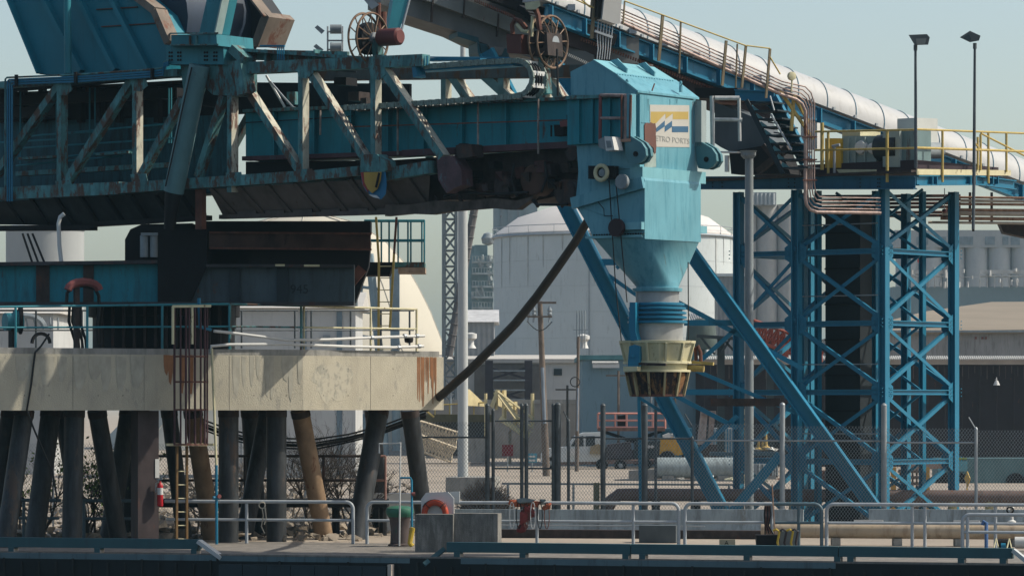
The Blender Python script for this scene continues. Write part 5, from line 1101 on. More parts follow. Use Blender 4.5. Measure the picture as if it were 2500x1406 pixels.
m_ = MB(); m_.beam(SR.pt(1775,380,.3), SR.pt(1775,420,.3), .12, .1, SR.n); m_.beam(SR.pt(1762,372,.3), SR.pt(1805,372,.3), .05, .3, SR.n); m_.build('small_bracket', M['white'], cl)
# ================= covered conveyor =================
HP = PL(2000, 129, -40); RH = 1.06
cv = thing('covered_conveyor', 'long inclined conveyor under a shiny white half round hood with thin seams', 'conveyor', HP.pt(2000,300,RH))
rimA, rimB = HP.pt(1330,0), HP.pt(2640,497.5)
A_, B_ = rimA+HP.n*RH, rimB+HP.n*RH; ax = (B_-A_).normalized(); upn = (UP-ax*ax.z).normalized()
def halfring(c, R_, n=28): return [c+(-HP.n)*R_*math.cos(math.pi*i/n)+upn*R_*math.sin(math.pi*i/n) for i in range(n+1)]
m_ = MB(); h0, h1 = halfring(A_, RH), halfring(B_, RH); n_ = len(h0)
vs = h0+h1+[A_, B_]; m_.add(vs, [(i,i+1,n_+i+1,n_+i) for i in range(n_-1)]+[tuple(range(n_))+(2*n_,)]+[tuple(range(2*n_-1,n_-1,-1))+(2*n_+1,)]+[(0,n_,2*n_+1,2*n_),(n_-1,2*n_,2*n_+1,2*n_-1)])
m_.build('hood', M['tube'], cv, True)
seam = mat('hood_seam', (.25,.38,.45), .5)
L_ = (B_-A_).length; step = 1.37; k = 0
while k*step < L_:
    c = A_+ax*(k*step+.3); m_ = MB(); m_.sweep(halfring(c, RH+.012, 20), .02, 5); m_.build('seam_band', seam, cv); k += 1
def along(name, y_off0, h, b, off, mt_, parent=cv, x0=1330, x1=2640, ib=False, t=.04):
    s = lambda x: (x-1330)*.3798+y_off0
    m = MB(); (m.ibeam if ib else m.beam)(HP.pt(x0,s(x0),off), HP.pt(x1,s(x1),off), h, b, HP.n, *((t,) if ib else ())); m.build(name, mt_, parent)
along('belt_shadow_gap', 10, .22, 1.2, RH, M['black'])
along('side_channel', 30, .52, .30, .25, BL, ib=True, t=.05)
along('far_channel', 30, .5, .2, 1.9, BL)
along('belt_pan', 75, .75, 1.3, 1.1, mat('pan_brown', (.045,.035,.038), .8, var=.4, vs=2, rust=.2), x1=1850)
for x in range(1345, 2500, 82):
    y = (x-1330)*.3798; m_ = MB(); m_.beam(HP.pt(x,y+10,.0), HP.pt(x,y+48,.0), .05, .2, HP.n); m_.build('bracket', BL, cv)
for x in (1395,1545,1622,1700,1775,1850,1925):
    y = (x-1330)*.3798; m_ = MB(); m_.obox(HP.pt(x,y-2,-.15)+Vector((0,0,.05)), Vector((.12,0,0)), Vector((0,.1,0)), Vector((0,0,.09))); m_.build('idler_foot', M['galv'], cv)
# serrated walkway grating strips under the pan
m_ = MB()
for k in range(70):
    x = 1420+k*6; y = (x-1330)*.3798+62
    if x < 1850: m_.obox(HP.pt(x,y,-.35), Vector((.02,0,0)), Vector((0,.3,0)), Vector((0,0,.03)))
m_.build('grating_edge', M['rust'], cv)
# walkway pipes in front and yellow rail
cp = thing('rusty_conduit_bundle', 'bundle of long rusty conduits following the conveyor down then dropping beside the tower', 'pipes', HP.pt(1975,500,-1.2))
WP = PL(1960, 121.3, -25)
pipem = mat('conduit_rust_pink', (.46,.34,.30), .55, metal=.2, var=.35, rust=.4, vs=6)
for k in range(5):
    r = .022 if k else .05; dy = [0,-9,-17,-26,-34][k]; xv = [1966,1972,1977,1982,1988][k]
    pts = [(1517,55+dy*.9),(1925-(4-k)*0,238+dy+ (0))]
    yb = 500+[40,28,18,8,-5][k]*.6 if k < 2 else 0
    path = [(1517,55+dy*.9),(1700,137+dy),(1910,232+dy*.95),(xv-22,243+dy*.9),(xv-8,254+dy*.8),(xv,272+dy*.6),(xv,300),(xv,480-k*8)]
    path += [(xv+3,500-k*8),(xv+12,512-k*8),(xv+28,518-k*9)] ; path += [(2150,520-k*9)]
    m_ = MB(); m_.sweep([WP.pt(x,y,.0) if x < 2100 else WP.pt(x,y,0) for x,y in path], r if k else .055, 8); m_.build('conduit', pipem, cp, True)
for x, y in ((1968,390),(1970,440),(1970,335)):
    m_ = MB(); m_.beam(WP.pt(1960,y,-.05), WP.pt(1994,y,-.05), .04, .06, WP.n); m_.build('strap', M['rust'], cp)
yr = thing('yellow_railing', 'yellow safety railing following the covered conveyor walkway uphill', 'railing', WP.pt(1700,180))
for a, b_ in (((1386,-30),(1440,18)),((1525,3),(1823,113)),((1823,112),(1880,119)),((1880,140),(1905,182)),((1380,-12),(1450,20))):
    m_ = MB(); m_.tube(WP.pt(*a,-.1), WP.pt(*b_,-.1), .024, 6); m_.build('top_rail', M['yellow'], yr, True)
postm = mat('post_khaki', (.25,.20,.12), .6, var=.5, rust=.3)
for x, y0, y1, w_ in ((1618,38,150,.09),(1662,55,180,.04),(1773,100,210,.08),(1800,108,215,.03),(1821,113,215,.07),(1880,120,240,.07),(1525,4,60,.035),(1454,-20,95,.1),(1447,-20,20,.05)):
    m_ = MB(); m_.beam(WP.pt(x,y0,-.08), WP.pt(x-10 if w_ > .05 else x-4,y1,-.08), w_, .06, WP.n); m_.build('post', postm, yr)
for (x0,y0,x1,y1) in ((1904,222,1985,340),(1938,235,1932,320),(1938,235,1975,300)):
    m_ = MB(); m_.beam(WP.pt(x0,y0,.2), WP.pt(x1,y1,.2), .09, .08, WP.n); m_.build('brace', M['yellow'], yr)
b = thing('control_box', 'white enclosure with cables hanging out, on the conveyor walkway at top centre', 'box', WP.pt(1495,60,-.4))
m_ = MB(); m_.prism([WP.pt(x,y,-.4) for x,y in ((1478,-30),(1520,-30),(1514,58),(1505,60),(1470,48))], WP.n*.35); m_.build('box', mat('box_white', (.55,.55,.53), .5, var=.06, rust=.1), b)
m_ = MB(); m_.prism([WP.pt(x,y,-.3) for x,y in ((1462,-30),(1477,-30),(1470,48),(1458,42))], WP.n*.5); m_.build('side', M['black'], b)
for k in range(6):
    m_ = MB(); m_.sweep([WP.pt(x,y,-.2) for x,y in ((1461+k*7,50+k*3),(1458+k*7,90),(1460+k*6,120),(1457+k*6,146))], .018, 5); m_.build('cable', M['galv'], b, True)
m_ = MB(); m_.beam(WP.pt(1452,76,-.25), WP.pt(1495,92,-.25), .07, .06, WP.n); m_.build('cable_tray', M['galv'], b)
b = thing('warning_beacon', 'small round cream warning horn on the conveyor pipes', 'beacon', WP.pt(1936,200,-.1)); m_ = MB(); m_.lathe(WP.pt(1936,186,-.25), [(.05,0),(.13,.02),(.14,.12),(.05,.14)], 16, WP.n); m_.tube(WP.pt(1934,190,-.1), WP.pt(1932,225,-.1), .03, 6); m_.build('horn', M['cream'], b, True)
# ================= upper grey gallery crossing behind the reels =================
GP = PL(1200, 121.5, -14)
gl = thing('conveyor_gallery', 'grey enclosed conveyor gallery crossing the top behind the cable reels', 'gallery', GP.pt(1200,130,1))
gg = mat('gallery_grey', (.17,.18,.18), .7, var=.25, vs=1.2, rust=.25, rcol=(.07,.05,.045))
m_ = MB(); m_.prism([GP.pt(x,y,1.2) for x,y in ((930,-50),(1180,-50),(1560,90),(1560,190),(1450,175),(1330,150),(1235,125),(1165,101),(1115,77),(1050,56),(995,38),(930,10))], GP.n*2.0); m_.build('side_wall', gg, gl)
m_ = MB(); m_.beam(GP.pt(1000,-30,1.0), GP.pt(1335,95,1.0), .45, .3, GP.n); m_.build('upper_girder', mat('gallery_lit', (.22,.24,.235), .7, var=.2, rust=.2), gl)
m_ = MB(); m_.beam(GP.pt(1120,-40,.6), GP.pt(1500,100,.6), .35, .4, GP.n); m_.build('belt_side', M['black'], gl)
for x, y0, y1 in ((1133,2,45),(1056,0,55),(1216,35,90)):
    m_ = MB(); m_.beam(GP.pt(x,y0,.9), GP.pt(x-3,y1,.9), .05, .15, GP.n); m_.build('wall_rib', M['rustlow'], gl)
m_ = MB(); m_.prism([GP.pt(x,y,.9) for x,y in ((1117,78),(1168,92),(1172,125),(1185,150),(1175,150),(1166,128),(1165,105),(1117,90))], GP.n*1.2); m_.prism([GP.pt(x,y,1.0) for x,y in ((1170,105),(1240,120),(1245,150),(1180,150))], GP.n*1.0); m_.build('support_bracket', mat('bracket_deepteal', (.02,.10,.13), .6, var=.3), gl)
m_ = MB(); m_.prism([GP.pt(x,y,.8) for x,y in ((1192,110),(1232,118),(1225,135),(1205,135))], GP.n*.5); m_.build('small_chute', gg, gl)
m_ = MB()
for k in range(20): m_.obox(GP.pt(1160+k*5,2+k*2.1,.3), Vector((.02,0,0)), Vector((0,.2,0)), Vector((0,0,.04)))
m_.build('grating_edge', M['rust'], gl)
b = thing('tail_enclosure', 'sunlit grey tail plate with a pale toothed edge beside the chute roof', 'enclosure', GP.pt(1400,180,.5))
m_ = MB(); m_.prism([GP.pt(x,y,.7) for x,y in ((1372,100),(1450,135),(1452,150),(1400,176),(1385,160))], GP.n*.5); m_.build('plate', mat('tail_slate', (.16,.18,.19), .7, var=.1), b)
m_ = MB()
for k in range(16): m_.beam(GP.pt(1382+k*4.2,128+k*1.9,.5), GP.pt(1379+k*4.2,134+k*1.9,.5), .022, .1, GP.n)
m_.build('toothed_edge', M['white'], b)
t = thing('blue_column', 'blue inclined plate column behind the left cable reel', 'column', GP.pt(960,85,-1))
m_ = MB(); m_.prism([GP.pt(x,y,-2) for x,y in ((967,-40),(1008,-40),(974,82),(946,80))], GP.n*.5); m_.build('plate_column', M['tealclean'], t)
m_ = MB(); m_.tube(GP.pt(1010,-40,-2), GP.pt(978,84,-2), .04, 6); m_.build('side_pipe', M['galv'], t)
# ================= orange pipe rack right =================
OP = PL(2400, 128.5, 3)
pk_ = thing('pipe_rack', 'rack of orange and cream pipes running right from under the drive platform', 'pipes', OP.pt(2400,545))
orp = mat('orange_pipe', (.42,.24,.15), .6, var=.4, rust=.4, vs=5); cmp_ = mat('cream_pipe', (.60,.50,.40), .6, var=.2, rust=.25, vs=5)
for k, (x0,y,r,mm) in enumerate(((2342,482,.04,orp),(2345,490,.05,cmp_),(2340,498,.045,orp),(2310,512,.05,orp),(2300,521,.075,cmp_),(2296,533,.06,orp),(2266,543,.045,cmp_))):
    m_ = MB(); m_.tube(OP.pt(x0,y), OP.pt(2600,y+3), r, 10); m_.build('pipe', mm, pk_, True)
dkp = mat('dark_pipe_rust', (.10,.05,.04), .6, var=.5, rust=.5)
for k, y in enumerate((478,487,496,505,518,526)):
    m_ = MB(); m_.tube(OP.pt(1995+k*4,y+2,.3+.15*k), OP.pt(2345,y,.3+.15*k), .05, 8); m_.build('pipe', dkp, pk_, True)
for x in (2368,2376,2421): m_ = MB(); m_.beam(OP.pt(x,470,.2), OP.pt(x,565 if x==2376 else 545,.2), .08, .1, OP.n); m_.build('hanger', M['rustlow'], pk_)
m_ = MB(); m_.prism([OP.pt(x,y,.6) for x,y in ((2440,545),(2600,545),(2600,600),(2450,568))], OP.n*1); tag(m_.build('dark_chute', M['rustlow']), 'dark sloping underside of the conveyor at the right picture edge', 'chute')
b = thing('hanging_lamp', 'small red capped lamp hanging from the drive platform edge', 'lamp', OP.pt(2307,520,-.5)); m_ = MB(); m_.tube(OP.pt(2306,460,-.5), OP.pt(2306,510,-.5), .015, 5); m_.build('cord', M['galv'], b); m_ = MB(); m_.lathe(OP.pt(2306,520,-.5), [(.05,0),(.09,.05),(.07,.13)], 10); m_.build('lamp', M['redpaint'], b, True)
# ================= tall lamp posts on the platform =================
for (xb,yb,xt,yt_,lab,pts,face_) in ((2236,410,2235,112,'tall thin lamp post with a boxy lamp head facing left, nearer the gearbox',((2218,86),(2263,84),(2270,92),(2266,110),(2233,111)),1),
                           (2378,430,2380,108,'thin lamp post with a tilted lamp head, at the platform right end',((2343,92),(2368,76),(2394,88),(2390,100),(2368,104)),0)):
    t = thing('lamp_post', lab, 'lamp post', FP.pt(xb,yb,-.25))
    PLm = PL(xb, 121.5, 20); m_ = MB(); m_.tube(PLm.pt(xb,yb), PLm.pt(xt,yt_), .055, 10, .04); m_.tube(PLm.pt(xt,yt_+12), PLm.pt(xt,yt_-2), .06, 8); m_.build('pole', mat('lamp_pole_grey'+str(xb), (.10,.12,.135), .5), t, True)
    m_ = MB(); m_.hull([PLm.pt(x,y,o) for x,y in pts for o in (-.22,.22)]); m_.build('lamp_head', mat('lamp_head_grey'+str(xb), (.16,.17,.165), .5), t)
    m_ = MB(); q = [PLm.pt(x,y,-.24) for x,y in (((2236,95),(2262,94),(2258,108),(2238,109)) if face_ else ((2352,93),(2366,84),(2372,98),(2362,101)))]; m_.prism(q, PLm.n*.01); m_.build('lens', mat('lamp_lens'+str(xb), (.35,.35,.32) if face_ else (.07,.09,.10), .3), t)
    if not face_: m_ = MB(); m_.tube(PLm.pt(2378,430), PLm.pt(2376,560), .05, 8); m_.build('lower_pole', bpy.data.materials['lamp_pole_grey2378'], t, True)

# ================= wharf edge =================
def wz(px, z, off=0.):  # point on the wharf face plane at photo column px and height z
    p = WH.pt(px, HY, off); return Vector((p.x, p.y, z))
RT = mat('bull_rail_teal', (.045,.12,.14), .6, var=.12, vs=1.5, dirt=.2, dcol=(.05,.09,.11), rust=.08)
lite = mat('block_pinkish', (.60,.52,.45), .8, var=.1)
for x0, x1, blocks, lab in ((-60,484,(20,230,466),'teal steel bull rail along the wharf edge at lower left'),(1090,1540,(1108,1268,1519),'teal steel bull rail along the wharf edge below the concrete blocks'),(1541,2047,(1560,1815,2036),'teal steel bull rail along the wharf edge, middle piece of the right hand run'),(2048,2472,(2068,2338,2440),'teal steel bull rail along the wharf edge at lower right')):
    t = thing('bull_rail', lab, 'bull rail', wz((x0+x1)/2, -.1, .15), 'bull rails along the wharf edge')
    m_ = MB(); a, b_ = wz(x0,.10), wz(x1-1.2,.10); m_.prism([a, b_, b_+Vector((0,0,.26)), a+Vector((0,0,.26))], WH.n*.3); m_.v = [v+Vector((0,0,.03)) for v in m_.v]; m_.build('rail_beam', RT, t)
    for x in blocks:
        m_ = MB(); a = wz(x,-.14,-.02); e = Vector(WH.d)*.16; m_.prism([a, a+e, a+e+Vector((0,0,.268)), a+Vector((0,0,.268))], WH.n*.30); m_.build('support_block', RT, t)
        m_ = MB(); a = a+e+WH.d*.003; m_.prism([a+Vector((0,0,.02)), a+WH.n*.30+Vector((0,0,.02)), a+WH.n*.30+Vector((0,0,.225)), a+Vector((0,0,.225))], WH.d*.008); m_.build('sunlit_block_face', lite, t)  # thin pale plate paints the sunlit right side of the block
m_ = MB(); a, b_ = wz(-80,-.17,-.06), wz(528,-.17,-.06); m_.prism([a, b_, b_+Vector((0,0,.15)), a+Vector((0,0,.15))], WH.n*.09); o = m_.build('waler', mat('waler_blue', (.12,.19,.22), .6, var=.15, dirt=.2)); tag(o, 'pale blue steel waler along the wharf edge at lower left', 'beam', 'walers on the wharf edge')
m_ = MB(); a, b_ = wz(535,-.17,-.06), wz(1000,-.17,-.06); m_.prism([a, b_, b_+Vector((0,0,.13)), a+Vector((0,0,.13))], WH.n*.09); o = m_.build('waler', bpy.data.materials['waler_blue']); tag(o, 'dull blue steel waler above the fender panels', 'beam', 'walers on the wharf edge')
m_ = MB(); a, b_ = wz(1125,-.17,-.06), wz(2040,-.17,-.06); m_.prism([a, b_, b_+Vector((0,0,.15)), a+Vector((0,0,.15))], WH.n*.09); o = m_.build('waler', bpy.data.materials['waler_blue']); tag(o, 'long blue steel waler under the right hand bull rails', 'beam', 'walers on the wharf edge')
fpn = mat('fender_dark', (.025,.04,.05), .6, var=.2, vs=3)
for k in range(7):
    x0 = 534+k*58.5; m_ = MB(); a, b_ = wz(x0,-.75,-.30), wz(x0+57,-.75,-.30); m_.prism([a, b_, b_+Vector((0,0,.50)), a+Vector((0,0,.50))], WH.n*.2); o = m_.build('fender_panel', fpn)
    tag(o, ['leftmost dark fender panel on the wharf face','dark fender panel, second from the left','dark fender panel, third from the left','middle dark fender panel','dark fender panel, third from the right','dark fender panel, second from the right','rightmost dark fender panel beside the pale end plate'][k], 'fender', 'fender panels on the wharf face')
m_ = MB(); a = wz(946,-.7,-.32); m_.prism([a, a+WH.d*.1, a+WH.d*.1+Vector((0,0,.5)), a+Vector((0,0,.5))], WH.n*.25); tag(m_.build('end_plate', lite), 'pale end plate at the right of the fender panels', 'plate')
wb = mat('brace_pale', (.60,.62,.62), .6, var=.1)
for a, b_, lab in (((486,.34),(543,-.10),'pale diagonal end brace of the left bull rail'),((2474,.34),(2535,-.15),'pale diagonal end brace of the right bull rail')):
    m_ = MB(); m_.beam(wz(*a,.05), wz(*b_,.05), .10, .3, WH.n); tag(m_.build('end_brace', wb), lab, 'brace')
m_ = MB(); m_.beam(wz(1085,.2,.3), wz(1035,-.2,-.1), .12, .1, WH.n); tag(m_.build('end_brace', RT), 'dark diagonal end brace left of the middle bull rail', 'brace')

# ================= guardrails =================
GR = PL(2300, 107.9, 10)
def gz(px, z, off=0.): p = GR.pt(px, HY, off); return Vector((p.x, p.y, z))
def gpanel(x0, x1, rl, rr, posts, mt_, lab, off=0., top=1.2, mid=.68, r=.05, feet=True):
    t = thing('guardrail', lab, 'guardrail', gz((x0+x1)/2, .011, off), 'guardrails along the wharf')
    pts = []; rad = .2; w1 = 93*1.0
    def arc(x, s):
        return [gz(x, top, off)+GR.d*(s*rad*(1-math.sin(u)))*1.0+Vector((0,0,-rad*(1-math.cos(u)))) for u in [math.pi/2*i/6 for i in range(7)]]
    L = [gz(x0,.012,off)]+[gz(x0,top,off)+GR.d*(rad*(1-math.cos(u)))+Vector((0,0,-rad*(1-math.sin(u)))) for u in [math.pi/2*i/6 for i in range(7)]] if rl else [gz(x0,top,off)]
    Rr = [gz(x1,top,off)-GR.d*(rad*(1-math.cos(u)))+Vector((0,0,-rad*(1-math.sin(u)))) for u in [math.pi/2*i/6 for i in range(6,-1,-1)]]+[gz(x1,.012,off)] if rr else [gz(x1,top,off)]
    m = MB(); m.sweep(L+Rr, r, 12); m.build('top_rail', mt_, t, True)
    m = MB(); m.tube(gz(x0,mid,off)+GR.d*r, gz(x1,mid,off)-GR.d*r, r*.85, 10); m.build('mid_rail', mt_, t, True)
    for x in posts: m = MB(); m.tube(gz(x,.012,off), gz(x,top,off)-Vector((0,0,r)), r*.95, 10); m.build('post', mt_, t, True)
    return t
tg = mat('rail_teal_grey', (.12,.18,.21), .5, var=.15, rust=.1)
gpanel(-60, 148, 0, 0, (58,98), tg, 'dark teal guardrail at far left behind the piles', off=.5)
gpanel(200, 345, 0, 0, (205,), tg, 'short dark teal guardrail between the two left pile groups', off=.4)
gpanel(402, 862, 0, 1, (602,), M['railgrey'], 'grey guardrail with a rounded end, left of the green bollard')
gpanel(896, 1657, 1, 1, (1311,1546), M['railgrey'], 'long grey guardrail with rounded ends behind the lifebuoy and concrete blocks')
gpanel(1672, 1885, 1, 0, (1884,), M['railgrey'], 'short bright grey guardrail right of the long one')
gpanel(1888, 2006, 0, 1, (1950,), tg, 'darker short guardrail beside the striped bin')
gpanel(2018, 2620, 1, 0, (2227,2258,2430), M['railgrey'], 'bright grey guardrail at lower right in front of the fence')
gpanel(2350, 2640, 1, 0, (2362,), M['railgrey'], 'nearer low grey guardrail at the lower right corner', off=-3.2, top=1.02, mid=.55)
M['blockdark'] = mat('stained_block', (.27,.26,.24), .9, var=.35, vs=4, bump=.5, rust=.4, rcol=(.15,.145,.13), dirt=.5, dcol=(.10,.10,.09))
# ================= objects on the wharf =================
b = thing('mooring_bollard', 'green mushroom topped mooring bollard with rusty red body', 'bollard', gz(976,.011,-1.5))
c = gz(976,.011,-1.5); gbm_ = mat('bollard_green', (.04,.17,.11), .5, var=.2, vs=3, dirt=.2, dcol=(.05,.10,.08)); 
MB().lathe(c, [(.33,0),(.33,.05),(.27,.08),(.25,.45),(.29,.75),(.34,.86)], 28).build('body', mat('bollard_body', (.10,.075,.07), .6, var=.4, vs=3, rust=.45, rcol=(.04,.12,.085), rs=2), b, True)
MB().lathe(c, [(.33,.82),(.38,.9),(.40,.98),(.37,1.06),(.26,1.12),(.05,1.14)], 28).build('cap', gbm_, b, True)
b = thing('yellow_bar', 'bent yellow bar standing beside the green bollard', 'bar', gz(1003,.011,-2)); m_ = MB(); m_.sweep([gz(1008,.55,-2), gz(1004,.35,-2), gz(1001,.12,-2), gz(1007,.03,-2)], .07, 8); m_.build('bar', mat('warm_yellow', (.60,.42,.05), .6), b, True)
LB = PL(1065, 105.6, 10)
b = thing('lifebuoy_board', 'white lifebuoy board standing behind the left concrete block', 'board', LB.pt(1068,1300)); m_ = MB(); m_.prism([LB.pt(x,y,.12) for x,y in ((1028,1218),(1040,1202),(1094,1200),(1108,1216),(1108,1300),(1028,1300))], LB.n*.04); m_.build('board', M['white'], b)
m_ = MB(); m_.prism([LB.pt(x,y,.5) for x,y in ((1098,1200),(1122,1199),(1122,1226),(1108,1226))], LB.n*.05); m_.build('rear_board', M['white'], b)
b = thing('lifebuoy', 'orange lifebuoy ring hung on the white board', 'lifebuoy', LB.pt(1062,1290)); c = LB.pt(1062,1252); m_ = MB(); m_.ring(c, .29, .085, LB.n, 36, 12); m_.build('ring', mat('buoy_orange', (.62,.09,.04), .5, var=.08), b, True)
m_ = MB()
for k in range(4):
    an = math.pi/4+math.pi/2*k; e = c+LB.d*.29*math.cos(an)+UP*.29*math.sin(an); m_.ring(e, .092, .012, LB.d*(-math.sin(an))+UP*math.cos(an), 14, 5)
m_.sweep([c+LB.d*.37*math.cos(t)+UP*.37*math.sin(t)-LB.n*.07 for t in [math.pi*.15+math.pi*.7*i/8 for i in range(9)]], .012, 5)
m_.build('grab_rope', mat('rope_dark', (.05,.04,.04), .8), b)
for x0, x1, y0, lab in ((1013,1106,1255,'grey concrete block in front of the lifebuoy, left of the pair'),(1108,1215,1253,'grey concrete block right of the lifebuoy, sunlit at its right end')):
    m_ = MB(); pl = PL(x0,104.6,10); a1 = pl.a(x1); z = pl.pt((x0+x1)/2,y0).z; m_.prism([pl.at(0,.011), pl.at(a1,.011), pl.at(a1,z), pl.at(0,z)], pl.n*.6); tag(m_.build('concrete_block', M['blockdark']), lab, 'concrete block', 'concrete blocks by the lifebuoy')
# standpipe and small frame left of the bollard
wpp = M['white']
b = thing('standpipe', 'thin white standpipe with a cross arm and teal branch behind the green bollard', 'pipe', gz(976,.011,.8)); SPp = PL(976,108.6,8)
m_ = MB(); m_.sweep([SPp.pt(x,y) for x,y in ((926,1106),(926,1083),(978,1081),(977,1140),(975,1332))], .024, 8); m_.build('white_pipe', wpp, b, True)
m_ = MB(); m_.sweep([SPp.pt(x,y) for x,y in ((976,1166),(1002,1166),(1005,1172),(1006,1330))], .03, 8); m_.build('teal_pipe', M['blue'], b, True)
m_ = MB(); m_.lathe(SPp.pt(1009,1205), [(.05,-.05),(.05,.05)], 8, (1,0,0)); m_.build('tap', M['redpaint'], b)
CW = PL(640, 117.5, 0)
b = thing('rear_walkway', 'dark railed walkway running behind the piles under the platform', 'walkway', CW.pt(640,1238))
m_ = MB(); m_.prism([CW.pt(x,y) for x,y in ((300,1219),(946,1219),(946,1238),(300,1238))], CW.n*1.5); m_.build('deck', M['black'], b)
for y in (1113,1172): m_ = MB(); m_.tube(CW.pt(320,y,.1), CW.pt(893,y,.1), .04, 8); m_.build('rail', M['rustlow'], b)
for x in (320,497,598,688,790): m_ = MB(); m_.tube(CW.pt(x,1112,.1), CW.pt(x,1219,.1), .045, 8); m_.build('post', M['rustlow'], b)
for a, c_ in (((893,1113),(893,1219)),((941,1113),(941,1219)),((893,1113),(941,1113)),((893,1172),(941,1172))): m_ = MB(); m_.tube(CW.pt(*a,-.05), CW.pt(*c_,-.05), .035, 8); m_.build('end_rail', mat('pink_rust_rail', (.35,.20,.17), .7, var=.3) if a == (893,1113) and c_ == (893,1219) else bpy.data.materials['pink_rust_rail'], b)
for x in (340,500,660,820,935): m_ = MB(); m_.tube(CW.pt(x,1238,.6), Vector((CW.pt(x,1238,.6).x, CW.pt(x,1238,.6).y, 0)), .12, 8); m_.build('leg', M['black'], b)
m_ = MB(); pl = PL(880,121,0); m_.prism([pl.pt(x,y) for x,y in ((905,1203),(1042,1205),(1042,1222),(905,1222))], pl.n*.6)
m_.prism([pl.pt(x,1222,.1)*1 if False else pl.pt(x,y,.12) for x,y in ((925,1222),(1035,1222),(1035,1300),(925,1300))], pl.n*.3)
tag(m_.build('white_barrier', M['white']), 'low white barrier behind the rightmost piles', 'barrier')
# sagging cables behind the piles
for k, dy in enumerate((0,9,16,24)):
    m_ = MB(); m_.sweep([P(x,y+dy*(1 if x < 850 else .8),118.5) for x,y in ((460,1000),(500,1026),(560,1048),(620,1062),(700,1070),(770,1072),(850,1060),(930,1040),(1000,1014),(1040,1000))], .03 if k != 2 else .055, 6)
    tag(m_.build('sagging_cable', M['hose'], None, True), ['topmost black cable sagging behind the piles','second black cable from the top sagging behind the piles','thickest black cable sagging behind the piles','lowest black cable sagging behind the piles'][k], 'cable', 'cables sagging behind the piles')
# orange gear on the rail
b = thing('safety_gear', 'tangle of orange and dark red safety gear hanging over the long grey guardrail', 'gear', gz(1290,.3,-.1)); rn = random.Random(2)
og = [mat('gear_orange', (.42,.11,.05), .7, var=.3), mat('gear_red', (.20,.03,.03), .6, var=.3), mat('gear_grey', (.2,.25,.27), .7)]
for k, (x,z,w_,h) in enumerate(((1262,1.22,.26,.14),(1300,1.15,.30,.12),(1285,1.25,.3,.1),(1282,.85,.22,.30),(1275,.55,.18,.2),(1335,1.1,.14,.12),(1292,.95,.16,.2),(1320,1.24,.2,.08))):
    m_ = MB(); cc_ = gz(x,z,-.12); m_.hull([cc_+Vector((rn.uniform(-1,1)*w_,rn.uniform(-1,1)*.12,rn.uniform(-1,1)*h)) for _ in range(14)]); m_.build('gear_piece', og[(0,0,2,1,1,0,1,2)[k]], b)
for k in range(6):
    x = 1250+k*17; m_ = MB(); m_.sweep([gz(x+6*math.cos(t), .85+.38*math.sin(t), -.2) for t in [2*math.pi*i/14 for i in range(14)]], .014, 5, True); m_.build('strap', [M['white'],M['black'],M['rust']][k % 3], b)
# striped bin
b = thing('waste_bin', 'grey bin wrapped with yellow and black straps behind the bull rail', 'bin', gz(1925,.011,-1.6)); m_ = MB(); cc_ = gz(1925,.011,-1.6)
m_.hull([cc_+Vector((sx*a,sy*a,z)) for a,z in ((.22,0),(.28,.5)) for sx in (-1,1) for sy in (-1,1)]); m_.build('bin', mat('bin_grey', (.20,.24,.27), .6), b)
m_ = MB(); cc2 = gz(1872,.011,-1.5); m_.hull([cc2+Vector((sx*a*1.1,sy*a,z)) for a,z in ((.25,0),(.28,.38)) for sx in (-1,1) for sy in (-1,1)]); m_.build('black_box', M['black'], b)
for x, col in ((1895,'warm_yellow'),(1912,'rope_dark'),(1928,'warm_yellow'),(1940,'rope_dark')):
    m_ = MB(); m_.sweep([gz(x-8,.52,-2), gz(x,.56,-2.0), gz(x+8,.5,-2), gz(x+3,.2,-2), gz(x+6,.05,-2)], .035, 6); m_.build('strap', bpy.data.materials[col], b)
b = thing('letter_plate', 'small tan plate with the letter A low on the wharf behind the bull rail', 'plate', gz(1775,.2,-.5)); m_ = MB(); m_.prism([gz(1756,.012,-.5), gz(1795,.012,-.5), gz(1795,.22,-.5), gz(1756,.22,-.5)], GR.n*.03); m_.build('plate', mat('tan_plate', (.45,.40,.28), .7), b); textmesh('A', .16, 'letter', M['black'], b, gz(1769,.075,-.51), GR.d, UP, .002)
# post cluster with rope near 1875, thin sticks
m_ = MB(); m_.tube(gz(1893,.0,-.4), gz(1885,1.75,-.3), .022, 6); tag(m_.build('wooden_stick', mat('stick_brown', (.28,.18,.13), .8)), 'thin brown stick leaning on the guardrail beside the striped bin', 'stick')
b = thing('rope_bundle', 'bundle of brown rope tied to the guardrail left of the leaning stick', 'rope', gz(1874,.6,-.1)); 
for k in range(5): m_ = MB(); m_.sweep([gz(1868+k*3,1.15,-.08), gz(1866+k*4,.9,-.12), gz(1872+k*2-4,.6,-.1), gz(1868+k*5,.35,-.1)], .022, 6); m_.build('strand', M['rust'] if k % 2 else M['black'], b, True)
m_ = MB(); m_.ring(gz(640,1.1,-.06), .09, .02, (0,1,0), 14, 5); m_.sweep([gz(640,1.02,-.06), gz(643,.8,-.06), gz(638,.5,-.06), gz(646,.3,-.06)], .018, 5); m_.sweep([gz(646,1.1,-.06), gz(650,.75,-.06), gz(645,.55,-.06)], .018, 5); tag(m_.build('knotted_rope', mat('rope_pale', (.5,.46,.38), .9)), 'pale knotted rope hanging from the left grey guardrail', 'rope')
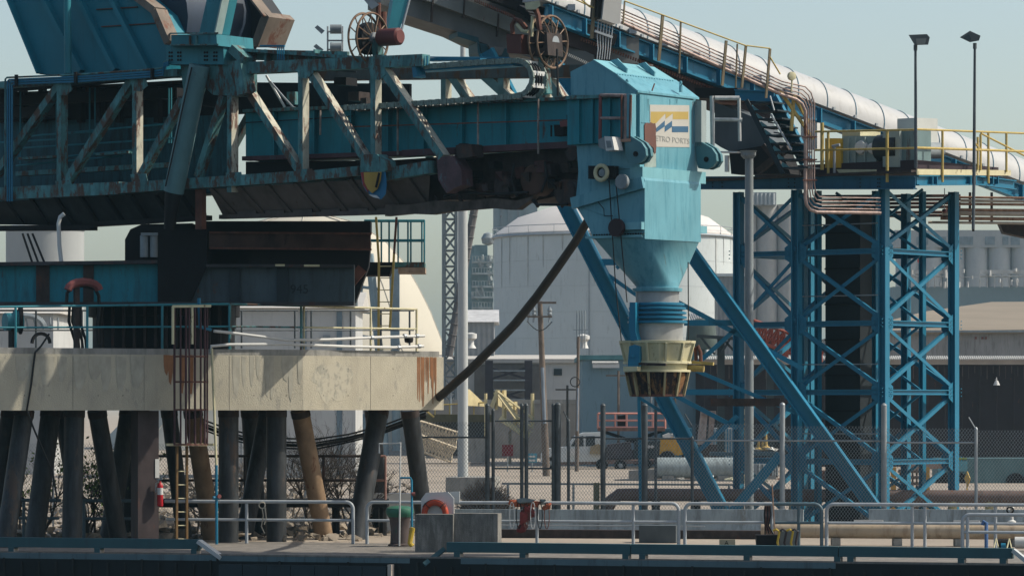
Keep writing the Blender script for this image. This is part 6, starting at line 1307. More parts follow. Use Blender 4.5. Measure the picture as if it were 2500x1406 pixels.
# pipes lying on the wharf at right
b = thing('wharf_pipe', 'long cream and brown pipeline lying on the wharf behind the right guardrails', 'pipe', gz(2200,.05,1.2)); m_ = MB(); m_.tube(gz(1860,.42,1.6), gz(2640,.42,1.2), .22, 18); m_.build('pipe', mat('cream_brown_pipe', (.62,.50,.36), .6, var=.12, dirt=.3, dcol=(.35,.25,.17)), b, True)
for x in (1900,2040,2190,2340,2480): m_ = MB(); m_.obox(gz(x,.11,1.45), Vector((.12,0,0)), Vector((0,.25,0)), Vector((0,0,.1))); m_.build('saddle', M['concrete2'], b)
for x0, x1, lab in ((2085,2156,'white strip lamp on the pipeline, left of the two'),(2328,2392,'white strip lamp on the pipeline, right of the two')):
    m_ = MB(); m_.beam(gz(x0,.70,1.1), gz(x1,.70,1.1), .07, .1, GR.n); o = m_.build('strip_lamp', M['white']); tag(o, lab, 'lamp', 'strip lamps on the pipeline')
m_ = MB(); m_.tube(gz(1140,.46,3.6), gz(1720,.46,3.4), .02, 6); m_.build('x', M['galv']); o = bpy.context.scene.collection.objects[-1]; o.name = 'thin_pipe'; tag(o, 'thin galvanised pipe low behind the long guardrail', 'pipe')
pb = mat('pale_blue_barrier', (.38,.45,.48), .7, var=.2, vs=1.5, rust=.3, rcol=(.26,.27,.26), dirt=.4, dcol=(.18,.20,.21), bump=.3)
for x0, x1, lab in ((1108,1655,'long pale blue concrete barrier behind the guardrail and gate'),(1660,1960,'pale blue concrete barrier behind the short guardrails'),(2120,2640,'pale blue concrete barrier behind the fence at lower right')):
    m_ = MB(); pl = PL(x0,118,9); a1 = pl.a(x1); m_.prism([pl.at(0,.004), pl.at(0,.004,.5), pl.at(0,.35,.38), pl.at(0,.80,.34), pl.at(0,.80,.16), pl.at(0,.35,.12)], pl.d*a1); tag(m_.build('barrier', pb), lab, 'barrier', 'pale blue barriers behind the wharf')
m_ = MB(); pl = PL(1500,115.5,9); m_.prism([pl.at(-4,.012), pl.at(-4,.25), pl.at(-4,.25,.5), pl.at(-4,.012,.5)], pl.d*8.5); tag(m_.build('dark_kerb', M['rustlow']), 'low dark kerb between the guardrail and the barriers', 'kerb')
m_ = MB(); m_.prism([gz(1560,.012,2.5), gz(1650,.012,2.5), gz(1650,.5,2.5), gz(1560,.5,2.5)], GR.n*.8); tag(m_.build('equipment_box', mat('box_darkgrey', (.10,.12,.13), .6)), 'dark grey equipment box under the long guardrail', 'box')
# valve group lower right
b = thing('blue_standpipe', 'short blue standpipe behind the nearest guardrail', 'pipe', gz(2405,.011,-2.4)); m_ = MB(); m_.sweep([gz(2398,.72,-2.4), gz(2402,.82,-2.4), gz(2408,.78,-2.4), gz(2408,.012,-2.4)], .05, 8); m_.build('pipe', mat('pipe_blue', (.10,.20,.42), .5), b, True)
b = thing('valve_trestle', 'cream A frame trestle holding a teal barrel and valves at lower right', 'trestle', gz(2450,.011,-2.6))
for x in (2432,2464): m_ = MB(); m_.tube(gz(x-8,.012,-2.9), gz(x,.36,-2.6), .02, 6); m_.tube(gz(x+8,.012,-2.9), gz(x,.36,-2.6), .02, 6); m_.build('a_frame', M['cream'], b)
m_ = MB(); m_.tube(gz(2436,.2,-2.4), gz(2470,.2,-2.4), .15, 14); m_.build('barrel', M['black'], b, True)
m_ = MB(); m_.tube(gz(2444,.16,-2.75), gz(2455,.16,-2.75), .09, 10); m_.build('valve', M['blue'], b, True)
m_ = MB(); m_.tube(gz(2478,.25,-2.4), gz(2520,.25,-2.4), .16, 14); m_.build('white_drum', M['white'], b, True)
b = thing('white_valve_post', 'white post with black valve wheels behind the lower right guardrail', 'valve', gz(2470,.6,.5)); m_ = MB(); m_.lathe(gz(2470,.62,.5), [(.12,0),(.12,.12),(.05,.16),(.04,.45),(.07,.5),(.02,.55)], 12); m_.build('post', M['white'], b, True); m_ = MB(); m_.ring(gz(2466,1.05,.4), .09, .025, (0,1,0), 12, 5); m_.build('wheel', M['black'], b)

# ================= chain link fence and gates =================
MESH = mat('chainlink_wire', (.34,.38,.40), .45, metal=.3, var=.1)
def mesh_panel(pl, x0, x1, zt, zb=.06, off=0., pitch=.098, r=.0052):
    a0, a1 = pl.a(x0,off), pl.a(x1,off); k = 1.35; m = MB(); H = zt-zb; w_ = H/k
    for s_ in (1, -1):
        n = int((a1-a0+w_)/pitch)+1
        for i in range(n):
            b0 = a0-w_+i*pitch if s_ == 1 else a0+i*pitch
            # line from (b0, zb) to (b0+s*w, zt)
            t0, t1 = 0., 1.
            e = b0+s_*w_
            lo_, hi = min(b0,e), max(b0,e)
            if hi < a0 or lo_ > a1: continue
            def tt(a): return (a-b0)/(e-b0)
            if s_ == 1:
                if b0 < a0: t0 = tt(a0)
                if e > a1: t1 = tt(a1)
            else:
                if b0 > a1: t0 = tt(a1)
                if e < a0: t1 = tt(a0)
            if t1 <= t0: continue
            m.tube(pl.at(b0+(e-b0)*t0, zb+H*t0, off+.004*s_), pl.at(b0+(e-b0)*t1, zb+H*t1, off+.004*s_), r, 3, caps=False)
    return m
FN = PL(1400, 120.5, 7)
def fz(px, z, off=0.): p = FN.pt(px, HY, off); return Vector((p.x, p.y, z))
zy = lambda y, px=1400: FN.pt(px, y).z
def fence(lab, x0, x1, ytop, posts, rails, mt_, cat='fence', name='chain_link_fence', outr=()):
    t = thing(name, lab, cat, fz((x0+x1)/2, 0)); zt = zy(ytop,(x0+x1)/2)
    mesh_panel(FN, x0, x1, zt).build('wire_mesh', MESH, t, fix=False)
    for x, y, r in posts: m = MB(); m.tube(fz(x,0,-.05), fz(x,zy(y,x),-.05), r, 10); m.lathe(fz(x,zy(y,x),-.05), [(r*1.1,0),(r*.8,.05),(r*.2,.08)], 10); m.build('post', mt_, t, True)
    for y, xa, xb in rails: m = MB(); m.tube(fz(xa,zy(y,(xa+xb)/2),-.02), fz(xb,zy(y,(xa+xb)/2),-.02), .028, 8); m.build('rail', mt_, t, True)
    for xa, ya, xb, yb in outr: m = MB(); m.tube(fz(xa,zy(ya,xa),-.05), fz(xb,zy(yb,xb),-.05), .022, 6); m.build('outrigger', mt_, t, True)
    return t
DR = M['darkrail']
fence('chain link fence panel left of the gates, crossing the white pole', 1010, 1188, 1030, ((1204,1003,.055),), ((1067,1010,1190),), DR)
fence('left leaf of the chain link gate', 1207, 1270, 1027, ((1190,990,.075),(1274,990,.06)), ((1027,1205,1272),(1143,1205,1272)), DR, 'gate', 'chain_link_gate')
fence('right leaf of the chain link gate', 1287, 1350, 1027, ((1285,990,.065),(1351,990,.06)), ((1027,1287,1350),(1143,1287,1350)), DR, 'gate', 'chain_link_gate')
fence('chain link fence bay right of the gates in front of the white truck', 1365, 1470, 1067, ((1362,988,.095),(1388,1028,.05),(1472,990,.085)), ((1067,1395,1470),), DR, outr=((1388,1028,1376,1003),))
fence('chain link fence bay behind the hanging bucket', 1474, 1688, 1067, ((1574,990,.10),(1690,1070,.05)), ((1070,1474,1690),), DR, outr=((1690,1040,1672,1010),))
fence('chain link fence bay between the raking leg and the tall grey post', 1692, 1908, 1034, ((1910,988,.085),), ((1075,1692,1908),), M['galv'])
fence('chain link fence bay in front of the tower middle columns', 1912, 2156, 1040, ((2158,990,.09),), ((1076,1912,2156),), M['greysteel'])
fence('chain link fence bay in front of the lit tower face', 2160, 2381, 1045, ((2383,1048,.05),), ((1080,2160,2381),), M['galv'], outr=((2383,1048,2365,1018),))
fence('chain link fence bay at the right picture edge', 2385, 2640, 1050, (), (), M['galv'])
m_ = MB(); m_.tube(P(1566,960,123), Vector((P(1566,960,123).x,123,0)), .09, 8); m_.tube(P(1601,960,125), Vector((P(1601,960,125).x,125,0)), .05, 8); tag(m_.build('slate_post', mat('post_slate', (.10,.13,.15), .6)), 'two slate grey posts standing below the hanging bucket', 'post')
# brown pipeline behind the fence
BP = PL(2000, 127, 0); brn = mat('brown_pipeline', (.20,.135,.115), .6, var=.25, vs=1.5, rust=.3, dirt=.2)
b = thing('brown_pipeline', 'thick brown pipeline on posts behind the chain link fence', 'pipe', BP.pt(2000,1290))
m_ = MB(); m_.sweep([BP.pt(x,y) for x,y in ((1462,1300),(1478,1250),(1492,1222),(1512,1207),(1545,1207),(2000,1209),(2660,1214))], .21, 16); m_.build('pipe', brn, b, True)
for x in (1601,1700,1936,2326,2415): 
    m_ = MB(); p = BP.pt(x,1212); m_.tube(Vector((p.x,p.y,0)), p, .14, 12); m_.build('support_post', M['black'] if x < 1800 else mat('post_cream%d' % x, (.55,.48,.25), .7, var=.1), b, True)
m_ = MB(); p = BP.pt(1456,1178); m_.prism([BP.pt(x,y,-1) for x,y in ((1449,1178),(1464,1178),(1464,1300),(1449,1300))], BP.n*.2); tag(m_.build('olive_post', mat('olive_paint', (.22,.22,.13), .7)), 'square olive post left of the brown pipeline elbow', 'post')
m_ = MB(); m_.beam(P(1225,1180,140), P(1800,1183,140), .07, .07, (0,1,0)); m_.beam(P(1500,1171,141), P(1800,1173,141), .05, .05, (0,1,0)); 
for x in (1240,1400,1600,1780): p = P(x,1182,140); m_.tube(p, Vector((p.x,p.y,0)), .05, 6)
tag(m_.build('low_rail', mat('low_rail_slate', (.18,.23,.27), .6)), 'low slate grey pipe rail across the yard behind the gates', 'rail')
m_ = MB()
for x, y0 in ((2028,1135),(2181,1140),(2263,1140)): m_.beam(P(x,y0,140), Vector((P(x,y0,140).x,140,0)), .18, .18, (0,1,0)); tag(m_.build('orange_post', mat('post_orange%d' % x, (.60,.34,.06), .6)), {2028:'orange steel post seen through the tower, leftmost of three',2181:'orange steel post seen through the tower, middle of three',2263:'orange steel post seen through the tower, rightmost of three'}[x], 'post', 'orange posts under the tower'); m_ = MB()
b = thing('timber_cribbing', 'brown timber cribbing stack seen between the orange posts', 'timber', P(2225,1215,143)); z0 = .0
for k in range(8): m_ = MB(); m_.beam(P(2195,1255-k*15,143)+Vector((0,0,0)), P(2252,1255-k*15,143), .10, .8, (0,1,0)); m_.build('timber', mat('crib_brown', (.17,.12,.09), .9, var=.3) if k == 0 else bpy.data.materials['crib_brown'], b)
for k in range(6): m_ = MB(); m_.beam(P(2198+k*10,1145,142.8), P(2198+k*10,1262,142.8), .06, .1, (0,1,0)); m_.build('upright', bpy.data.materials['crib_brown'], b)
# colourful trailer behind
TY = 196
b = thing('painted_trailer', 'pale teal trailer with a lime green lower band behind the right fence', 'trailer', P(2400,1178,TY))
m_ = MB(); rbox(m_, 2288, 2640, 1118, TY, 1180, 2.4); m_.build('body', mat('trailer_teal', (.13,.24,.25), .6, var=.2), b)
m_ = MB(); rbox(m_, 2290, 2362, 1125, TY-.05, 1150, .04); m_.build('side_panel', mat('trailer_blue', (.16,.42,.48), .6), b)
m_ = MB(); rbox(m_, 2286, 2364, 1157, TY-.06, 1179, .05); m_.build('lime_band', mat('trailer_lime', (.32,.40,.04), .6), b)
m_ = MB(); rbox(m_, 2330, 2360, 1117, TY-.07, 1121, .05); m_.build('lime_stripe', bpy.data.materials['trailer_lime'], b)
for x in (2310,2345,2480,2520): m_ = MB(); m_.lathe(P(x,1178,TY-.1), [(.48,0),(.5,.05),(.5,.3)], 20, (0,1,0)); m_.build('wheel', M['black'], b, True)
DI = PL(2360,150,70); m_ = MB(); m_.prism([DI.pt(x,y) for x,y in ((2354,1168),(2361,1150),(2368,1168),(2362,1188))], DI.n*.03); p = DI.pt(2361,1180); m_.tube(p, Vector((p.x,p.y,0)), .03, 6); tag(m_.build('diamond_sign', mat('sign_warm_yellow', (.65,.42,.10), .6)), 'small yellow diamond sign seen almost edge on by the fence post', 'sign')
m_ = MB(); m_.beam(P(2200,1142,160), P(2305,1136,160), .22, .4, (0,1,0)); tag(m_.build('rusty_plank', mat('plank_tan', (.38,.27,.21), .9)), 'rusty pinkish beam lying behind the lit tower face', 'beam')

# ================= yard machines =================
YT = 238
b = thing('flatbed_truck', 'white flatbed truck facing left, loaded with dark equipment, behind the fence', 'truck', P(1430,1143,YT)); wt = mat('truck_white', (.75,.80,.80), .4, var=.05)
def side(pts, Y, d, name, mt_, par): m = MB(); m.prism([P(x,y,Y) for x,y in pts], (0,d,0)); return m.build(name, mt_, par)
cab = side(((1320,1128),(1321,1108),(1330,1095),(1385,1090),(1404,1063),(1424,1056),(1470,1055),(1477,1062),(1478,1126)), YT, 2.0, 'cab', wt, b)
side(((1393,1089),(1408,1066),(1424,1063),(1425,1089)), YT-.02, .03, 'window', M['winddark'], cab)
side(((1430,1064),(1452,1064),(1453,1088),(1430,1089)), YT-.02, .03, 'window', M['winddark'], cab)
side(((1392,1094),(1416,1094),(1416,1112),(1392,1112)), YT-.3, .05, 'white_panel', M['white'], b)
side(((1330,1126),(1700,1120),(1700,1128),(1330,1136)), YT+.1, 1.8, 'flatbed', mat('bed_rust', (.28,.19,.16), .8, var=.5, vs=3), b)
for x, y in ((1344,1130),(1470,1134),(1515,1136),(1575,1132)):
    m_ = MB(); m_.lathe(P(x,y,YT-.08), [(.34,0),(.38,.04),(.38,.28)], 22, (0,1,0)); w_ = m_.build('wheel', M['black'], b, True); m_ = MB(); m_.lathe(P(x,y,YT-.1), [(.05,0),(.19,.03),(.19,.06)], 14, (0,1,0)); m_.build('rim', M['greysteel'], w_)
side(((1480,1118),(1482,1085),(1540,1078),(1545,1118)), YT+.2, 1.5, 'compressor', mat('equip_plum', (.07,.06,.07), .7, var=.4, vs=3), b)
side(((1440,1108),(1442,1090),(1460,1083),(1476,1090),(1476,1108)), YT-.3, .8, 'tan_bundle', mat('tan_canvas', (.38,.30,.18), .9, var=.3, vs=4), b)
b = thing('generator_set', 'dark generator set with small round lamps behind the bucket post', 'generator', P(1565,1120,YT+3))
side(((1550,1120),(1550,1078),(1612,1076),(1612,1120)), YT+3, 1.8, 'housing', mat('gen_black', (.04,.055,.06), .6, var=.3), b)
for x in (1584,1592,1600): m_ = MB(); m_.lathe(P(x,1090,YT+2.9), [(.10,0),(.10,.1)], 10, (0,1,0)); m_.build('gauge', M['white'], b)
side(((1548,1120),(1614,1120),(1614,1134),(1548,1134)), YT+3.2, 1.2, 'skid', M['rustlow'], b)
b = thing('work_platform', 'pink railed work platform on a dark scissor base behind the truck', 'work platform', P(1540,1110,YT+5)); pkm = mat('pink_rail', (.85,.38,.30), .6); Yp = YT+5
for y in (1009,1026,1043): m_ = MB(); m_.tube(P(1460,y,Yp), P(1624,y,Yp), .075, 6); m_.build('rail', pkm, b)
for x in (1460,1476,1502,1530,1562,1594,1624): m_ = MB(); m_.tube(P(x,1009,Yp), P(x,1046,Yp), .075, 6); m_.build('post', pkm, b)
side(((1460,1044),(1624,1044),(1624,1052),(1460,1052)), Yp-.1, 1.8, 'deck', mat('deck_rustpink', (.28,.15,.11), .8, var=.4, vs=4), b)
for s_ in (0,1): m_ = MB(); m_.beam(P(1470,1052 if s_ else 1100,Yp+.3), P(1615,1100 if s_ else 1052,Yp+.3), .2, .2, (0,1,0)); m_.build('scissor_arm', M['black'], b)
side(((1465,1098),(1620,1098),(1620,1128),(1465,1128)), Yp, 1.8, 'chassis', M['rustlow'], b)
side(((1508,1015),(1528,1012),(1530,1040),(1508,1040)), Yp+.5, .4, 'control_box', M['black'], b)
b = thing('wheel_loader', 'yellow loader with ragged bucket parked right of the generator', 'loader', P(1650,1125,YT)); ym = mat('loader_yellow', (.75,.42,.05), .6, var=.3, vs=3, rust=.2)
side(((1612,1110),(1614,1072),(1640,1066),(1660,1078),(1688,1080),(1700,1095),(1690,1108),(1640,1112)), YT-1, 1.6, 'body', ym, b)
side(((1700,1100),(1720,1092),(1765,1098),(1780,1104),(1705,1108)), YT-1, 1.0, 'arm', ym, b)
side(((1618,1062),(1634,1056),(1640,1070),(1620,1072)), YT-1.1, .6, 'seat', M['white'], b)
for x in (1630,1684): m_ = MB(); m_.lathe(P(x,1122,YT-1.2), [(.5,0),(.55,.06),(.55,.4)], 22, (0,1,0)); m_.build('wheel', M['black'], b, True)
b = thing('field_tank', 'pale blue horizontal tank lying on a skid behind the fence', 'tank', P(1700,1172,205)); ft = mat('tank_paleblue', (.40,.47,.48), .6, var=.2, vs=.8, dirt=.4, dcol=(.22,.25,.25))
m_ = MB(); m_.tube(P(1600,1142,205), P(1795,1142,205), .56, 24); m_.build('shell', ft, b, True)
for x in (1630,1700,1765): m_ = MB(); m_.obox(P(x,1166,205), Vector((.3,0,0)), Vector((0,.5,0)), Vector((0,0,.12))); m_.build('saddle', M['concrete2'], b)
side(((1590,1170),(1810,1170),(1810,1176),(1590,1176)), 204.5, 1.2, 'skid', M['rust'], b)
for x0, x1, lab in ((1536,1598,'grey concrete block on the yard left of the pale tank'),(1838,1895,'grey cast block and scrap under the tower')):
    side(((x0,1148 if x0<1600 else 1136),(x1,1145 if x0<1600 else 1134),(x1,1172),(x0,1172)), 206, 1.0, 'scrap_block', M['concrete2'], None); tag(bpy.context.scene.collection.objects[-1], lab, 'block')
b = thing('rusty_grab', 'rusty grey grab frame standing behind the raking leg', 'grab', P(1725,1085,232))
side(((1702,1085),(1712,1010),(1728,1005),(1722,1085)), 232, 1, 'jaw', mat('grab_grey', (.34,.29,.27), .8, var=.5, vs=3, rust=.4), b); side(((1728,1085),(1732,1012),(1746,1010),(1740,1085)), 232.2, 1, 'jaw', bpy.data.materials['grab_grey'], b)
side(((1712,1004),(1748,1003),(1749,1012),(1712,1014)), 231.8, 1.2, 'head', bpy.data.materials['grab_grey'], b)
side(((1700,1085),(1760,1085),(1760,1140),(1700,1140)), 232.3, 1.2, 'base', M['rustlow'], b)
b = thing('yellow_mast', 'yellow lifting mast with cream head seen through the left tower bay', 'mast', P(1815,1080,215))
side(((1806,998),(1825,998),(1825,1012),(1806,1012)), 215, .5, 'head', M['cream'], b); m_ = MB()
for x in (1808,1822): m_.tube(P(x,1012,215), P(x,1090,215), .09, 6)
for k in range(6): m_.tube(P(1808,1018+k*12,215), P(1822,1026+k*12,215), .05, 5)
m_.build('lattice', ym, b)
side(((1800,1088),(1830,1088),(1832,1150),(1798,1150)), 215, .8, 'base', M['rustlow'], b)
for k, (x,y0,y1) in enumerate(((1852,1062,1096),(1870,1055,1092),(1862,1075,1098))):
    m_ = MB(); m_.lathe(P(x,y1,210), [(.26,0),(.1,.1),(.05,(y1-y0)*210/FPX)], 12); o = m_.build('traffic_cone', mat('cone_cream%d' % k, (.55,.38,.12), .6), None, True); tag(o, ['yellow cone on the white scrap heap, leftmost','tallest yellow cone on the white scrap heap','smallest yellow cone on the white scrap heap'][k], 'cone', 'cones on the scrap heap')
b = thing('scrap_table', 'low bench of white scrap and rope seen through the left tower bay', 'bench', P(1860,1130,211)); rn = random.Random(8)
side(((1735,1103),(1905,1103),(1905,1112),(1735,1112)), 211, 1.4, 'top', mat('bench_slate', (.06,.12,.16), .7), b)
for x in (1745,1820,1895): m_ = MB(); m_.beam(P(x,1112,211.5), Vector((P(x,1112,211.5).x,211.5,0)), .15, .2, (0,1,0)); m_.build('leg', M['rustlow'], b)
for k in range(10):
    x = rn.uniform(1838,1895); m_ = MB(); c = P(x,1100,211.5); m_.hull([c+Vector((rn.uniform(-.4,.4),rn.uniform(-.3,.3),rn.uniform(-.05,.22))) for _ in range(9)]); m_.build('scrap_piece', M['white'] if k % 2 else M['concrete2'], b)
for k in range(6):
    x = [1846,1872,1905,1660,1720,1780][k]; Yk = rn.uniform(195,203); c = P(x,HY,Yk); c.z = .02; s_ = rn.uniform(.15,.5)
    m_ = MB(); m_.hull([c+Vector((rn.uniform(-s_,s_),rn.uniform(-s_,s_),rn.uniform(0,s_*.8))) for _ in range(10)]); o = m_.build('scrap_lump', [M['white'],M['cream'],M['rust'],M['concrete2']][k % 4]); tag(o, ['white scrap lump behind the pipeline, between the left tower columns','cream scrap lump behind the pipeline at the foot of the tower','rusty scrap lump behind the pipeline at the foot of the tower','grey scrap lump below the pale tank','white scrap lump below the middle of the pale tank','cream scrap lump below the right end of the pale tank'][k], 'scrap', 'scrap lumps behind the brown pipeline')
# blue corrugated container
b = thing('blue_container', 'blue ribbed container between the pink platform and the grab', 'container', P(1670,1085,244)); side(((1615,1045),(1690,1045),(1690,1128),(1615,1128)), 244, 2.4, 'body', mat('container_blue', (.06,.22,.32), .6), b)
m_ = MB()
for k in range(18): m_.beam(P(1617+k*4.2,1048,243.95), P(1617+k*4.2,1126,243.95), .05, .05, (0,1,0))
m_.build('ribs', bpy.data.materials['container_blue'], b)
m_ = MB(); m_.prism([P(x,y,244) for x,y in ((1740,1044),(1800,1044),(1800,1125),(1740,1125))], (0,2,0)); b = thing('striped_container', 'pale vertical striped container behind the left tower column', 'container', P(1770,1125,244)); m_.build('body', M['white'], b)
m_ = MB()
for k in range(9): m_.beam(P(1743+k*6.6,1046,243.9), P(1743+k*6.6,1123,243.9), .07, .06, (0,1,0))
m_.build('ribs', M['blue'], b)
rn = random.Random(44)
for k, (x0,x1,y0,y1,Yk,mn,nm,lab) in enumerate(((1640,1672,1058,1085,241,'white','white_drum_rack','white drum rack on the yard behind the yellow loader'),(1848,1880,1132,1165,178,'greysteel','winch_unit','grey winch frame sitting under the left tower bay, left one'),(1884,1900,1134,1160,178,'rust','rusty_crate','small rusty crate beside the grey winch frame'),(1808,1842,1158,1178,172,'cream','tan_crate','tan crate behind the brown pipeline under the left tower bay'),(2010,2050,1148,1180,160,'rust','rust_panel','rusty panel behind the fence near the leftmost orange post'),(2110,2140,1150,1190,160,'redpaint','plum_locker','plum coloured locker behind the fence beside the middle tower column'))):
    b = thing(nm, lab, 'equipment', P((x0+x1)/2, y1, Yk)); pq = PL(x0,Yk,-20)
    m_ = MB(); m_.prism([pq.pt(x,y) for x,y in ((x0,y0),(x1,y0),(x1,y1),(x0,y1))], pq.n*.8); m_.build('body', M[mn], b)
    for q_ in range(3): m_ = MB(); xx = x0+(x1-x0)*(q_+.5)/3; m_.beam(pq.pt(xx,y0,-.05), pq.pt(xx,y1,-.05), .06, .08, pq.n); m_.build('rib', M['greysteel'], b)
for k, (x, y0, Yk) in enumerate(((1510,905,246),(1590,930,246),(1648,940,246),(1100,930,270),(1385,940,262))):
    m_ = MB(); p = P(x,y0,Yk); m_.tube(Vector((p.x,p.y,0)), p, .09, 6); m_.beam(p-Vector((.8,0,.3)), p+Vector((.8,0,-.3)), .1, .1, (0,1,0)); tag(m_.build('yard_pole', M['greysteel'] if k % 2 else wood), ['thin yard pole between the low shed and the utility pole','thin yard pole just left of the hanging bucket post','thin yard pole right of the hanging bucket','thin yard pole left of the yellow stair tower','thin yard pole right of the utility pole with crossarms'][k], 'pole', 'thin yard poles')
# stairs, lattice booms and signs left of the gates
Ys = 258; cy = mat('stair_cream', (.95,.80,.45), .6, var=.15, vs=3)
b = thing('yellow_stair_tower', 'cream yellow access stair tower with railings behind the gates', 'stairs', P(1230,1085,Ys))
m_ = MB(); q_ = PL(1132,Ys,-45); m_.prism([q_.pt(x,y) for x,y in ((1132,952),(1146,950),(1184,986),(1184,992),(1140,990),(1132,975))], q_.n*.2); m_.build('sloped_panel', cy, b)
m_ = MB(); m_.prism([q_.pt(x,y,.5) for x,y in ((1210,958),(1232,962),(1258,990),(1250,1004),(1216,990))], q_.n*.2); m_.build('upper_panel', cy, b)
side(((1196,990),(1212,950),(1222,952),(1204,998)), Ys-.2, .3, 'raking_post', cy, b)
for x, y0, y1, w_ in ((1231,952,1030,.22),(1212,952,1000,.12),(1258,980,1040,.2),(1186,960,1065,.1),(1300,960,1040,.14)):
    m_ = MB(); m_.beam(P(x,y0,Ys), P(x,y1,Ys), w_, .2, (-.62,.78,0)); m_.build('post', cy, b)
for (x0,y0,x1,y1,w_) in ((1218,962,1292,1062,.3),(1215,955,1300,1020,.12),(1240,1000,1302,1045,.1),(1220,1020,1290,1068,.35)):
    m_ = MB(); m_.beam(P(x0,y0,Ys-.3), P(x1,y1,Ys-.3), w_, .1, (-.62,.78,0)); m_.build('stringer', cy, b)
for k in range(9): m_ = MB(); m_.beam(P(1222+k*8,970+k*10.5,Ys+.2), P(1236+k*8,970+k*10.5,Ys+.2), .06, .9, (-.62,.78,0)); m_.build('tread', cy, b)
side(((1030,1010),(1200,1012),(1200,1030),(1030,1030)), Ys+1, 3, 'landing', mat('landing_olive', (.16,.14,.08), .8), b); side(((1035,1030),(1195,1030),(1195,1112),(1035,1112)), Ys+2, 2.5, 'base', mat('base_dark', (.10,.10,.10), .8, var=.3), b)
for x in (1062,1098,1157): m_ = MB(); m_.tube(P(x,985,Ys+1), P(x,1012,Ys+1), .05, 6); m_.build('rail_post', M['yellow'], b)
m_ = MB(); m_.tube(P(1035,990,Ys+1), P(1190,982,Ys+1), .05, 6); m_.tube(P(1040,1002,Ys+1), P(1060,1018,Ys+1), .08, 6); m_.build('rail', M['yellow'], b)
for x in (1245,1275): m_ = MB(); m_.beam(P(x,1050,Ys), Vector((P(x,1050,Ys).x,Ys,0)), .2, .2, (0,1,0)); m_.build('leg', mat('leg_tan', (.38,.30,.2), .7) if x == 1245 else bpy.data.materials['leg_tan'], b)
lc = mat('lattice_cream', (.80,.68,.50), .7, var=.3, vs=4, rust=.2)
m_ = MB(); lattice(m_, P(1018,1046,236), P(1118,1076,236), 1.0, 12, .07, .035); tag(m_.build('lattice_boom', lc), 'cream lattice crane boom section lying in the yard, upper one', 'boom', 'lattice boom sections in the yard')
m_ = MB(); lattice(m_, P(1018,1078,232), P(1108,1110,232), .9, 11, .07, .035); tag(m_.build('lattice_boom', lc), 'cream lattice crane boom section lying in the yard, lower one', 'boom', 'lattice boom sections in the yard')
side(((1120,1068),(1196,1066),(1196,1128),(1120,1128)), 250, .5, 'low_wall', M['concrete2'], None); tag(bpy.context.scene.collection.objects[-1], 'low grey block wall right behind the white pole', 'wall')
b = thing('red_sign', 'plain dark red square sign on a post behind the gates', 'sign', P(1240,1135,228)); side(((1226,1085),(1253,1085),(1253,1113),(1226,1113)), 228, .04, 'panel', mat('sign_darkred', (.20,.02,.03), .6), b); m_ = MB(); p = P(1239,1113,228.1); m_.tube(p, Vector((p.x,p.y,0)), .05, 6); m_.build('post', M['greysteel'], b)
b = thing('blue_sign', 'small blue and white sign board behind the gates', 'sign', P(1300,1150,228)); side(((1287,1106),(1311,1106),(1311,1129),(1287,1129)), 228, .04, 'panel', mat('sign_lightblue', (.12,.38,.50), .6), b); side(((1291,1112),(1307,1112),(1307,1116),(1291,1116)), 227.95, .03, 'white_line', M['white'], b); side(((1291,1121),(1307,1121),(1307,1126),(1291,1126)), 227.95, .03, 'white_line', M['white'], b)
m_ = MB(); p = P(1299,1129,228.1); m_.tube(p, Vector((p.x,p.y,0)), .04, 6); m_.build('post', M['greysteel'], b)
# red lattice boom behind tower
rd = mat('boom_red', (.34,.08,.05), .6, var=.2)
m_ = MB(); lattice(m_, P(1832,803,212), P(2012,868,212), 1.0, 12, .08, .045, (0,1,0)); tag(m_.build('red_boom', rd), 'red lattice crane boom seen through the tower', 'boom')
side(((1905,838),(1925,838),(1925,872),(1908,872)), 211, .6, 'x', rd, None); o = bpy.context.scene.collection.objects[-1]; o.name = 'red_cab'; tag(o, 'red crane panel below the lattice boom behind the tower', 'panel')
m_ = MB(); m_.beam(P(1700,820,214), P(1930,835,214), .18, .3, (0,1,0))
for x0,x1 in ((1710,1745),(1760,1800),(1785,1760),(1860,1880)): m_.beam(P(x0,822,214), P(x1,865,214), .12, .2, (0,1,0))
for x in (1760,1880): p = P(x,865,214.5); m_.beam(p+Vector((0,0,1)), Vector((p.x,p.y,0)), .4, .3, (0,1,0))
tag(m_.build('dark_truss', mat('truss_slate', (.05,.065,.07), .7)), 'dark low truss frame behind the bucket and left tower column', 'truss')
m_ = MB(); m_.lathe(P(1712,815,250), [(.8,-1.0),(1.0,-.5),(.9,.6),(.3,1.0)], 16); p = P(1712,830,250); m_.tube(p, Vector((p.x,p.y,0)), .25, 8); tag(m_.build('olive_vessel', mat('vessel_olive', (.10,.13,.12), .7), None, True), 'dark olive vessel half hidden behind the ring flanges of the spout', 'vessel')
